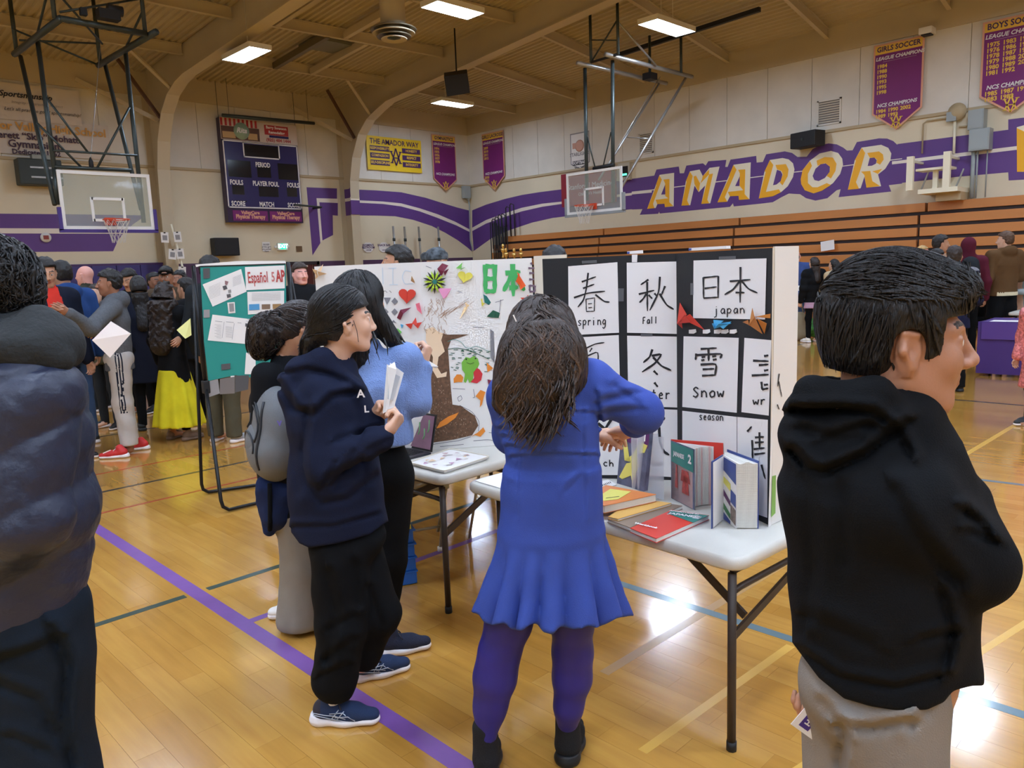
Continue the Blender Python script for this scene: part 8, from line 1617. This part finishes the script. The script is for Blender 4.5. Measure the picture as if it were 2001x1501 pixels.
P_, cut = hair_cap(HF, 'short', 1.2, nape=-.07); pony = [pc(HF(0,-.10,.055), q(540,626,.04), .03, .035, .015), pe_(q(522,650,.05), (.085,.07,.095), [RG, FG, EZ], .03), pe_(q(510,675,.05), (.06,.055,.07), [RG, FG, EZ], .03)]; c0 = cut; cut = lambda P: np.where(HF.loc(P)[..., 1] < -.095, -1, c0(P)); P_ = P_+pony
rs_ = np.random.RandomState(4); rt_ = np.array([q(522,650,.05)+V(*rs_.randn(3))*.06 for _ in range(160)]); roots = scalp_roots(HF, 260, 5, zmin=-.02, ymax=.075)
LINK('hair', np_mesh('hair', [surf(P_, .0055, folds(.007, 55, 3), cut=cut), strands(P_, roots, lambda P: -HF.y*1.0+HF.z*.2+0*P, 8, .15, .003, seed=2, jit=.08), strands(pony, rt_, lambda P: -EZ-RG*.2+0*P, 10, .14, .003, seed=3, jit=.4, curl=1.1, cs=260, lift=.006)], hair_mat('darkbrown')), t)
MB().tube([q(550,620,.05)+V(0,0,.028*math.cos(a))+FG*.028*math.sin(a) for a in np.linspace(0, 6.28, 12)[:-1]], .008, 6, closed=True).build('scrunchie', K_BLK, t)
MB().tube([HF(.083*math.cos(a),-.01,.045+.083*math.sin(a)) for a in np.linspace(.2, 2.94, 12)], .005, 6).build('headband', K_SOLE, t)
# her backpack (a thing of its own) and the navy jacket tied at the waist
bp = thing('backpack', 'grey backpack on the back of the girl with the curly ponytail', 'backpack', tuple(q(530,850,.2))); K_BPG = mat('backpack grey nylon', (110,113,116), .6, bump=.3, bscale=260, var=.06, vscale=9); K_BPD = mat('backpack dark piping', (44,46,50), .5); K_STR = mat('backpack light strap', (150,156,160), .5)
bx_ = nrm(-fw*.9+V(0,0,0)); bu = nrm(EZ+fw*.15); bs = nrm(np.cross(bx_, bu)); bc = q(538,846,.12)
garment(bp, 'main_body', [pe_(bc+bu*.03, (.145,.105,.21), [bs, bx_, bu], .03), pe_(bc-bu*.09+bx_*.01, (.15,.115,.14), [bs, bx_, bu], .04)], .008, K_BPG, folds(.004, 14, 3))
bpp = [pe_(bc+bu*.03, (.145,.105,.21), [bs, bx_, bu], .03), pe_(bc-bu*.09+bx_*.01, (.15,.115,.14), [bs, bx_, bu], .04), pe_(bc-bu*.06+bx_*.06+bs*.01, (.11,.07,.12), [bs, bx_, bu], .01)]
def snap(prims, pts, lift=.002):
    P = np.array(pts, float)
    for _ in range(8):
        d0 = evalp(prims, P); e = 2e-3; G = np.stack([evalp(prims, P+V(*(e if a == b else 0 for b in range(3))))-d0 for a in range(3)], -1); G /= np.linalg.norm(G, axis=-1, keepdims=True)+1e-9; P = P-G*(d0[:, None]-lift)
    return list(P)
garment(bp, 'front_pocket', [pe_(bc-bu*.06+bx_*.06+bs*.01, (.11,.07,.12), [bs, bx_, bu], .01)], .007, K_BPG, folds(.002, 16, 1))
for ra, rb, cz in ((.115,.17,.0), (.085,.07,-.05), (.09,.13,.02)): MB().tube(snap(bpp, [bc+bu*(cz+rb*math.sin(a))+bs*ra*math.cos(a)+bx_*.12 for a in np.linspace(-.3, 3.4, 18)], .003), .0045, 6).build('zip_line', K_BPD, bp)
for sg in (-1, 1): MB().tube(snap(bpp, [bc+bs*.10*sg+bu*z_+bx_*.1 for z_ in np.linspace(.18, -.16, 9)], .003), .006, 6).build('compression_strap', K_BPD, bp)
MB().tube(snap(bpp, [bc+bu*.1+bs*.05+bx_*.1, bc+bu*.06+bs*.052+bx_*.1, bc+bu*.02+bs*.05+bx_*.1], .006), .004, 5).build('zip_pull', K_BPD, bp)
MB().tube([bc+bu*.22+bs*.03, bc+bu*.28, bc+bu*.22-bs*.03], .008, 6).build('top_handle', K_STR, bp)
for sg in (-1, 1): MB().tube([bc+bu*.20+bs*.07*sg-bx_*.08, bc+bu*.27+bs*.09*sg-bx_*.14, bc+bu*.24+bs*.10*sg-bx_*.22, bc+bs*.12*sg-bx_*.26-bu*.02], .014, 6).build('shoulder_strap', K_STR, bp)
letter(MB(), 'V', snap(bpp, [q(549,829,.3)], .004)[0], RG, EZ, .03, bold=.002).build('emblem', mat('small violet emblem', (110,100,180), .5), bp)
jk = garment(t, 'tied_jacket', [pc(q(548,955,.06), q(560,950,-.05), .09, .10, .04), pc(q(535,960,.12), q(540,1010,.13), .075, .062, .03), pc(q(520,950,.12), q(524,1035,.12), .045, .03, .02), pc(q(556,965,.12), q(558,1018,.1), .06, .04, .03)], .008, cloth('navy nylon jacket', (34,46,82), sheen=.1), folds(.007, 22, 2))
MB().tube([q(527,945,.20), q(528,1020,.19), q(527,1036,.17)], .011, 6).build('black_strap', K_BLK, t)
# ---------- woman in the blue dress
t = thing('person', 'woman with long wavy brown hair in a cobalt blue dress, arranging books', 'person', (1.75,1.82,0)); q = plane_pt((1.72,1.80)); fw = facing(12); R_ = np.cross(fw, EZ); HF = Fr(q(1060,668,-.02), nrm(facing(8)-EZ*.25), EZ, 1.0)
nk = q(1068,735); ch = q(1072,820); wa = q(1080,895); pe1 = q(1078,985); shl = q(1000,775,0); ell = q(1000,850,-.12); wrl = q(1165,850,-.26); shr = q(1150,752,0); elr = q(1256,806,-.06); wrr = q(1228,842,-.24)
hipl = q(1030,1060,0); hipr = q(1115,1060,0); knl = q(990,1245,.0); knr = q(1120,1235,-.02); anl = q(950,1415,.02); anr = q(1110,1395,-.04)
co = [pc(pe1, wa, .14, .12, .05, (fw,.8)), pc(wa, ch, .12, .13, .05, (fw,.8)), pc(ch, nk, .12, .06, .05)]+chain([shl, ell, wrl], [.045,.037,.024])+chain([shr, elr, wrr], [.045,.037,.024])+chain([hipl, q(985,1240,0), q(962,1330,.0), anl], [.08,.055,.05,.032])+chain([hipr, knr, q(1118,1305,-.03), anr], [.085,.057,.055,.036])
hl_ = hand_prims(wrl, nrm(q(1212,845,-.32)-wrl), nrm(-EZ+FG*.3), -1, sc_=.95, curls=[.3,.4,.45,.5], thumb=.4); hr_ = hand_prims(wrr, nrm(q(1205,850,-.30)-wrr), nrm(-RG*.5+EZ*-.5+FG*.5), 1, sc_=.95, curl=.5)
body_mesh(t, co, [(hl_, .0034), (hr_, .0034)], 'light', 'midbrown', HF, .013, head_prims(HF, nk, 1), .006)
K_DR = mat('cobalt blue jersey', (46,72,158), .75, bump=.2, bscale=300, var=.06, vscale=6); K_TI = mat('blue violet tights', (40,34,122), .5, bump=.1, bscale=400, var=.1, vscale=9)
z_w = wa[2]; z_h = q(1078,1222,0)[2]
hemD = hem_px([(915,1195),(935,1200),(945,1215),(965,1222),(985,1217),(1000,1230),(1020,1232),(1035,1221),(1048,1217),(1062,1235),(1080,1240),(1095,1224),(1120,1229),(1140,1226),(1150,1221),(1165,1226),(1190,1215),(1205,1207),(1228,1204)])
def skirtf(P):
    z = P[..., 2]; tt = np.clip((pe1[2]+.10-z)/(pe1[2]+.10-z_h), 0, 1); cx = pe1+(q(1072,1222,0)-pe1)*np.clip((pe1[2]-z)/(pe1[2]-z_h), 0, 1)[..., None]; w_ = P-cx; x = w_@RG; y = w_@FG; a = np.arctan2(y, x); r = np.sqrt(x*x+(y/.82)**2)
    t2 = np.clip((tt-.40)/.60, 0, 1); R2 = .140+.042*np.clip(tt/.36, 0, 1)**.8+.085*t2**1.2+.046*t2**.85*(np.abs(np.cos(a*6.5+.5*np.sin(a*3)+.4))**.7*1.9-1.1); return np.maximum((r-R2)*.72, np.maximum(z-pe1[2]-.10, hemD(P)))
dr_ = [pf(skirtf, pe1-V(.36,.36,0)-EZ*(pe1[2]-z_h+.05), pe1+V(.36,.36,.12), .03), pc(pe1+EZ*.06, wa, .150, .138, .06, (fw,.78)), pc(wa, ch, .142, .155, .05, (fw,.78)), pc(ch, nk-EZ*.04, .155, .085, .05, (fw,.8)), pc(q(1030,790,0), shl, .085, .075, .05), pc(q(1110,775,0), shr, .085, .078, .05)]
dr_ += chain([shl, ell, (ell*.5+wrl*.5)], [.075,.06,.05], .04)+chain([shr, elr, (elr*.55+wrr*.45)], [.078,.064,.053], .04)+[pc(nk+EZ*.02, nk+EZ*.12, .05, .06, .006, None, True)]
cr = crease_px([([(982,838),(1030,852)], .007, 5), ([(985,853),(1028,868)], .006, 4), ([(992,872),(1040,880)], .006, 4), ([(1000,893),(1080,888),(1165,890)], .006, 3), ([(1180,782),(1240,768)], .008, 6), ([(1185,806),(1245,800)], .008, 6), ([(1200,755),(1250,790)], .006, 6), ([(1030,806),(1160,806)], .005, 3), ([(1140,800),(1140,890),(1145,1010)], .004, 3), ([(1012,880),(1010,1010)], .004, 3), ([(1165,770),(1172,830)], .008, 5), ([(1105,960),(1135,930)], .004, 5)], 2.62); f0 = folds(.003, 14, 5)
garment(t, 'dress', dr_, .0075, K_DR, lambda P: f0(P)+cr(P))
sl_ = elr*.55+wrr*.45; v, q_ = surf([pc(sl_, sl_+nrm(wrr-elr)*.012, .056, .056, .01)], .006); LINK('sleeve_cuff', np_mesh('cuff', [(v, q_)], K_DR), t)
tg = chain([hipl, q(994,1215,0), q(976,1275,0), q(967,1325,.0), q(958,1380,.0), q(951,1435,.02)], [.090,.072,.064,.066,.050,.037], .05)+chain([hipr, q(1118,1215,0), q(1119,1275,-.02), q(1118,1325,-.03), q(1111,1380,-.03), q(1109,1412,-.04)], [.090,.066,.062,.060,.043,.037], .05)
garment(t, 'tights', tg, .008, K_TI, None)
for (hx, hy, dd, a_) in ((950,1522,3,anl), (1108,1492,14,anr)):
    h0 = at(hx, hy, Z=0)-facing(dd)*.02; F = Fr(h0, facing(dd)); o = shoe(t, h0, facing(dd), .25, up_m=mat('black suede boot', (20,19,20), .9, bump=.4, bscale=300), sole_m=K_BSH, res=.0055, high=.11, h=.12)
    MB().box(F(0,.045,.022), (.062,.06,.044), F.ax, .006).build('heel_block', mat('heel grey', (70,66,66), .6), o); MB().box(F(.036,.06,.135), (.004,.006,.06), F.ax).build('zip', M_CHROME, o)
# wavy hair
P_, cut = hair_cap(HF, 'long', 1.6, nape=-.6); hz = [pc(HF(0,-.03,.03), q(1058,700,.10), .105, .118, .04, (FG, .8)), pc(q(1058,700,.10), q(1045,752,.13), .122, .118, .04, (FG, .6)), pc(q(1100,690,.05), q(1120,745,.06), .06, .04, .04), pc(q(1005,740,.08), q(985,785,.10), .06, .035, .03), pc(q(1040,765,.14), q(1045,775,.13), .09, .08, .03, (FG, .5))]; P_ = P_[:2]+hz
cut = lambda P: np.where((P-HF.o)@FG > .07, .01, -1)
rs_ = np.random.RandomState(11); roots = scalp_roots(HF, 520, 12, zmin=-.04, ymax=.03); r2 = np.array([q(rs_.uniform(985,1125), rs_.uniform(610,745), .18) for _ in range(430)])
fl = lambda P: -EZ+RG*np.clip((P-HF.o)@RG*1.2, -.2, .2)[:, None]
M_HB = hair_mat('midbrown'); M_HL = mat('hair highlight', (84,62,46), .42, bump=.5, bscale=160, var=.3, vscale=26)
sA = strands(P_, roots, fl, 16, .40, .0040, seed=21, jit=.03, lift=.003, curl=.35, cs=24, coh=True); sB = strands(hz, r2, fl, 16, .27, .0040, seed=22, jit=.04, lift=.004, curl=.85, cs=30, coh=True, free=.35)
rr_ = np.random.RandomState(2)
def hl_fn(n, p): return (np.repeat(rr_.rand(n) < p, 1)).astype(int)
def strand_mat(sv, nseg, sides, p): N_ = len(sv[1])//(nseg*sides); return np.repeat((np.random.RandomState(3).rand(N_) < p).astype(int), nseg*sides)
me = np_mesh('hair', [surf(P_, .006, folds(.007, 36, 4), cut=cut), sA, sB], [M_HB, M_HL]); ma = np.concatenate([strand_mat(sA, 16, 3, .12), strand_mat(sB, 16, 3, .42)]); n_all = len(me.polygons); mi = np.zeros(n_all, np.int32); mi[n_all-len(ma):] = ma; me.polygons.foreach_set('material_index', mi); LINK('hair', me, t)
MB().box(q(1006,622,.19), (.004,.004,.022), [nrm(RG+EZ*.4), FG, nrm(EZ-RG*.4)]).build('hair_clip', M_WHITE, t)
# ---------- boy in the black hoodie
t = thing('person', 'boy in a black hooded sweatshirt and grey trousers, large in profile at the right', 'person', (1.55,.62,0)); d0 = 1.40; GB = at(1740,1100,d=1.36); q = plane_pt(GB); fw = facing(86); R_ = np.cross(fw, EZ); HF = Fr(q(1752,672,.0), nrm(facing(101)-EZ*.03), EZ, 1.05)
nk = q(1712,800,.0); ch = q(1708,950); wa = q(1722,1130); pe1 = q(1728,1300); shr = q(1762,985,.11); elr = q(1903,1104,.10); wrr = q(1888,972,.02); shl = q(1660,930,-.15); ell = q(1640,1130,-.16); wrl = q(1620,1310,-.10)
hipr = q(1742,1340,.05); hipl = q(1668,1340,-.06); knr = q(1780,1560,.08); knl = q(1650,1560,-.04); anr = q(1770,1800,.06); anl = q(1640,1780,-.06)
co = [pc(pe1, wa, .12, .11, .05), pc(wa, ch, .11, .12, .05), pc(ch, nk, .12, .06, .05)]+chain([shr, elr, wrr], [.045,.037,.025])+chain([shl, ell, wrl], [.045,.036,.024])
FX = lambda p, z: V(p[0], p[1], z)
knr, anr = FX(hipr, .52), FX(hipr, .10); knl, anl = FX(hipl, .52), FX(hipl, .10); knr = knr+fw*.02
co += chain([hipr, knr, anr], [.078,.052,.036])+chain([hipl, knl, anl], [.078,.052,.036])
hr_ = hand_prims(wrr, nrm(q(1862,900,.0)-wrr), nrm(FG*.6-RG*.7), 1, sc_=.92, curls=[.18,.12,.5,.7], thumb=.0, spread=1.2); hl_ = hand_prims(wrl, nrm(q(1606,1365,-.08)-wrl), nrm(-FG*.3-RG*.5), -1, curls=[.7,.8,.8,.8], thumb=.7)
body_mesh(t, co, [(hr_, .0028), (hl_, .004)], 'boy', 'darkbrown', HF, .014, head_prims(HF, nk, 0), .0028); add_eyes(t, HF)
tp = [pc(pe1-EZ*.06, pe1, .134, .140, .04, (R_, .95)), pc(pe1, wa, .140, .146, .06, (R_, .95)), pc(wa, ch, .146, .142, .06, (R_, .95)), pc(ch, q(1712,850,0), .155, .10, .05, (R_, .95)), pc(q(1712,860,0), q(1712,820,0), .11, .085, .04)]
tp += chain([q(1730,915,.04), shr, elr, q(1890,985,.02)], [.085,.075,.060,.040], .035)+chain([q(1690,905,-.04), shl, ell, wrl+EZ*.01], [.085,.08,.062,.045], .04)
tp += [pe_(q(1655,850,.0), (.115,.10,.075), [fw, R_, EZ], .035), pe_(q(1625,800,.0), (.055,.085,.05), [fw, R_, EZ], .03), pc(q(1590,770,.05), q(1590,770,-.05), .030, .030, .02), pc(q(1590,768,.055), q(1700,775,.085), .026, .030, .02), pc(q(1700,775,.085), q(1762,835,.07), .030, .032, .02), pc(q(1590,768,-.055), q(1690,770,-.08), .026, .030, .02), pc(q(1690,770,-.08), q(1765,830,-.05), .030, .03, .02), pc(q(1770,850,.07), q(1778,880,.0), .035, .03, .03), pc(nk+EZ*.0, nk+EZ*.12, .062, .085, .008, None, True), pe_(q(1630,765,0), (.045,.05,.035), [fw, R_, EZ], .02, True)]
f0 = folds(.005, 12, 3, .8); cr = crease_px([([(1548,880),(1580,915),(1610,925),(1690,890),(1772,828)], .018, 9), ([(1552,802),(1640,800),(1705,806),(1752,838),(1776,885)], .014, 8), ([(1565,840),(1620,852),(1700,832),(1740,850)], .009, 9), ([(1610,865),(1680,858)], .007, 9), ([(1745,960),(1795,1050),(1870,1138)], .010, 14), ([(1885,1000),(1930,1040)], .010, 9), ([(1895,1040),(1945,1060)], .008, 8), ([(1575,935),(1590,1100),(1578,1200)], .008, 14), ([(1640,960),(1650,1100)], .005, 16), ([(1560,1270),(1640,1325),(1750,1345),(1850,1318)], .008, 7), ([(1840,1160),(1860,1240),(1845,1300)], .010, 10), ([(1800,1250),(1868,1235)], .007, 8), ([(1590,1210),(1700,1260)], .006, 14)], 1.42)
garment(t, 'hoodie', tp, .006, K_BLK, lambda P: f0(P)+cr(P), cut=lambda P: np.where(((P-pe1)@RG)**2+((P-pe1)@FG)**2 < .12, hem_px([(1540,1245),(1573,1289),(1600,1325),(1649,1365),(1700,1380),(1760,1390),(1812,1387),(1845,1372),(1862,1350),(1900,1340)])(P), -1))
lg = [pe_(q(1708,1335,0), (.125,.12,.12), [fw, R_, EZ], .04)]+chain([hipr, knr, anr-EZ*.03], [.092,.085,.08], .03)+chain([hipl, knl, anl-EZ*.03], [.09,.085,.08], .03)
garment(t, 'grey_trousers', lg, .009, cloth('taupe grey sweatpants', (134,126,118)), (lambda a, b: (lambda P: a(P)+b(P)))(folds(.005, 13, 7, .7), crease_px([([(1640,1418),(1700,1425),(1775,1410)], .014, 9), ([(1778,1425),(1800,1395),(1812,1385)], .012, 7), ([(1650,1440),(1640,1501)], .014, 10), ([(1605,1370),(1650,1430)], .008, 9), ([(1760,1450),(1750,1510)], .004, 6)], 1.5)), cut=lambda P: .06-P[..., 2])
shoe(t, V(anr[0],anr[1],0)-fw*.07, fw, .27, up_m=K_BSH, sole_m=K_SOLE, res=.009); shoe(t, V(anl[0],anl[1],0)-fw*.07, fw, .27, up_m=K_BSH, sole_m=K_SOLE, res=.009)
# hair
P_, cut = hair_cap(HF, 'short', 1.0, front=.060, nape=-.050, side=.024); P_ = P_+[pe_(HF(0,-.012,.066), (.088,.110,.088), HF.ax, .03), pe_(HF(0,.060,.088), (.062,.052,.034), HF.ax, .03)]
c0 = cut
def cutb(P):
    l = HF.loc(P); fr = np.minimum(l[..., 1]-.046-.02*np.clip(l[..., 2]*20, -1, 1)*0, (.048+.08*(l[..., 1]-.06))-l[..., 2]); sb = np.minimum(l[..., 1]-.018, -.018-l[..., 2]); ear = .033-np.sqrt(((l[..., 1]+.004)/.8)**2+(l[..., 2]+.002)**2)-np.where(np.abs(l[..., 0]) < .060, 1, 0); bot = -.045-l[..., 2]-.1*(l[..., 1]+.06); return np.maximum(np.maximum(np.maximum(fr, sb), bot), ear)
roots = scalp_roots(HF, 1500, 31, zmin=-.05, ymax=.08); whorl = HF(.0,-.07,.10)
def flb(P):
    l = HF.loc(P); up = l[:, 2] > .075; f_ = np.where(up[:, None], HF.y*1.0+HF.x*.35-HF.z*.1, -HF.z*1.0+HF.y*np.clip(l[:, 1:2]*8+.25, -.3, .9)); return f_
sv = strands(P_, roots, flb, 7, .075, .0022, seed=33, jit=.16, lift=.0025)
keep = None
hm_ = mat('hair boy dark', (26,21,19), .5, bump=.7, bscale=220, var=.4, vscale=40, stretch=(1,1,.2))
def clip_strands(sv, nseg, sides, cutf, tol=.004):
    v_, q_ = sv; N_ = len(v_)//((nseg+1)*sides); ok = (cutf(v_) < tol).reshape(N_, nseg+1, sides).all(axis=(1, 2)); qk = q_.reshape(N_, -1, 4)[ok].reshape(-1, 4); return v_, qk
LINK('hair', np_mesh('hair', [surf(P_, .0034, folds(.004, 48, 6, 1.0, .6), cut=cutb), clip_strands(sv, 7, 3, cutb)], hm_), t)
fr_ = np.array([HF(x, .062+.012*np.random.RandomState(int(abs(x)*9999)).rand(), .088) for x in np.linspace(-.055, .055, 60)]); sv = strands(P_+head_prims(HF, None)[:2], fr_, lambda P: HF.y*.5-HF.z*1.0+HF.x*.25+0*P, 5, .045, .0024, seed=41, jit=.15, lift=.003); LINK('fringe', np_mesh('fringe', [sv], hm_), t)
# flyer in his left hand
fl_t = thing('flyer', 'white flyer with purple heading bars held low beside the grey trousers of the boy', 'flyer', tuple(q(1580,1400,-.06)))
fc = q(1575,1400,-.04); fu = nrm(q(1600,1360,-.04)-q(1550,1418,-.04)); fv = nrm(np.cross(FG, fu)); fv = fv if fv@EZ > 0 else -fv; FL = lambda a, b, o=0: q(1545,1415,-.03)+fu*a-fv*b-FG*(.001+o)
MB().poly([FL(0,0), FL(.16,0), FL(.16,.22), FL(0,.22)], -FG, .0015).build('sheet', M_PAPER, fl_t); MB().poly([FL(.008,.012,.001), FL(.16,.012,.001), FL(.16,.034,.001), FL(.008,.034,.001)], -FG, .0006).build('heading_bar', M_PAD, fl_t); MB().poly([FL(.008,.048,.001), FL(.12,.048,.001), FL(.12,.062,.001), FL(.008,.062,.001)], -FG, .0006).build('heading_bar', M_PAD, fl_t)
letter(MB(), 'How can AVI', FL(.06,.023,.003), fu, fv, .016, bold=.0006).build('lettering', M_LET, fl_t); letter(MB(), 'Embody', FL(.045,.055,.003), fu, fv, .010, bold=.0004).build('lettering', M_LET, fl_t)
# ---------- man in the navy puffer
t = thing('person', 'large man in a navy puffer jacket with a black hood, at the left edge', 'person', (.55,1.8,0)); GB = at(20,1000,d=1.95); q = plane_pt(GB); fw = facing(305); R_ = np.cross(fw, EZ); HF = Fr(q(-8,580,0), nrm(facing(312)-EZ*.15), EZ, 1.0)
nk = q(20,655); ch = q(18,820); wa = q(20,1000); pe1 = q(20,1150); shr = q(62,780,.10); elr = q(52,1010,.16); wrr = q(-30,1100,.1); shl = q(-60,770,-.1); ell = q(-80,980,0); wrl = q(-120,1080,.1)
hipr = q(70,1200,0); hipl = q(-20,1200,0); knr = FX(hipr, .52)+fw*.01; anr = FX(hipr, .1)+RG*.05; knl = FX(hipl, .52); anl = FX(hipl, .1)
co = [pc(pe1, wa, .14, .14, .05), pc(wa, ch, .14, .14, .05), pc(ch, nk, .13, .065, .05)]+chain([shr, elr, wrr], [.05,.04,.027])+chain([shl, ell, wrl], [.05,.04,.027])+chain([hipr, knr, anr], [.085,.056,.04])+chain([hipl, knl, anl], [.085,.056,.04])
body_mesh(t, co, [(hand_prims(wrr, fw, -EZ, 1, curl=.5), .006), (hand_prims(wrl, fw, -EZ, -1, curl=.5), .006)], 'tan', 'black', HF, .015, head_prims(HF, nk, 0), .005)
K_PUF = mat('navy puffer nylon', (34,40,62), .42, bump=.35, bscale=45, var=.12, vscale=5); K_HOOD = mat('black hood fabric', (24,27,28), .75, bump=.4, bscale=90)
tp = [pc(pe1-EZ*.02, wa, .168, .182, .08), pc(wa, ch, .182, .172, .08), pc(ch, nk-EZ*.06, .172, .11, .06)]+chain([q(30,745,.05), shr, elr, wrr], [.11,.105,.09,.07], .03)+chain([q(-20,745,-.05), shl, ell, wrl], [.12,.115,.10,.07], .04)
bl = lambda P: (P[..., 2]-.42*np.abs((P-ch)@RG+.02)+.03*wav(P, 4, 2))
def quilt(P):
    s_ = bl(P)/.15; fr_ = s_-np.floor(s_); return .013*np.sqrt(np.clip(np.sin(fr_*math.pi), 0, 1))-.008+.004*wav(P, 20, 1)+.0025*wav(P, 50, 4)
garment(t, 'puffer_jacket', tp, .0085, K_PUF, quilt, cut=lambda P: q(20,1213,0)[2]-P[..., 2])
hd = [pe_(q(30,672,.06), (.14,.12,.07), [RG, FG, EZ], .04), pe_(q(92,680,.05), (.07,.10,.06), [RG, FG, EZ], .04), pc(q(-40,655,.1), q(80,634,.06), .045, .036, .03), pc(q(80,634,.06), q(122,680,.04), .036, .042, .03), pc(q(-40,695,.12), q(110,708,.10), .04, .035, .04), pc(nk+EZ*.03, nk+EZ*.15, .07, .08, .01, None, True)]
garment(t, 'hood', hd, .007, K_HOOD, (lambda a, b: (lambda P: a(P)+b(P)))(folds(.006, 20, 3), crease([(q(80,640,.22), q(130,668,.2)), (q(0,672,.24), q(110,690,.22)), (q(-10,640,.2), q(60,650,.22))], .01, .014)))
lg = [pe_(q(20,1190,0), (.18,.17,.13), [RG, FG, EZ], .05)]+chain([hipr, knr, anr-EZ*.03], [.13,.105,.095], .03)+chain([hipl, knl, anl-EZ*.03], [.12,.105,.09], .03)
garment(t, 'trousers', lg, .010, cloth('very dark teal denim', (26,34,44), sheen=.05), (lambda a, b: (lambda P: a(P)+b(P)))(folds(.008, 12, 9, .7), crease_px([([(100,1235),(130,1300),(120,1400),(140,1501)], .02, 12), ([(0,1290),(60,1275),(110,1250)], .012, 9), ([(0,1340),(70,1370),(110,1440)], .012, 10), ([(20,1440),(90,1470)], .010, 9)], 2.1)), cut=lambda P: .05-P[..., 2])
shoe(t, V(anr[0],anr[1],0)-fw*.07, fw, .29, up_m=K_BSH, sole_m=K_BSH, res=.009); shoe(t, V(anl[0],anl[1],0)-fw*.07, fw, .29, up_m=K_BSH, sole_m=K_BSH, res=.009)
P_, cut = hair_cap(HF, 'short', 2.0, nape=-.075); P_ = P_+[pe_(HF(0,-.025,.03), (.088,.098,.094), HF.ax, .03)]; roots = scalp_roots(HF, 900, 51, zmin=-.06, ymax=.07)
LINK('hair', np_mesh('hair', [surf(P_, .005, folds(.007, 60, 2, 1.0, .6), cut=cut), clip_strands(strands(P_, roots, lambda P: -HF.z*.8-HF.y*.5+0*P, 6, .06, .0028, seed=52, jit=.45, lift=.005, curl=.8, cs=220), 6, 3, cut, .008)], hair_mat('black')), t)
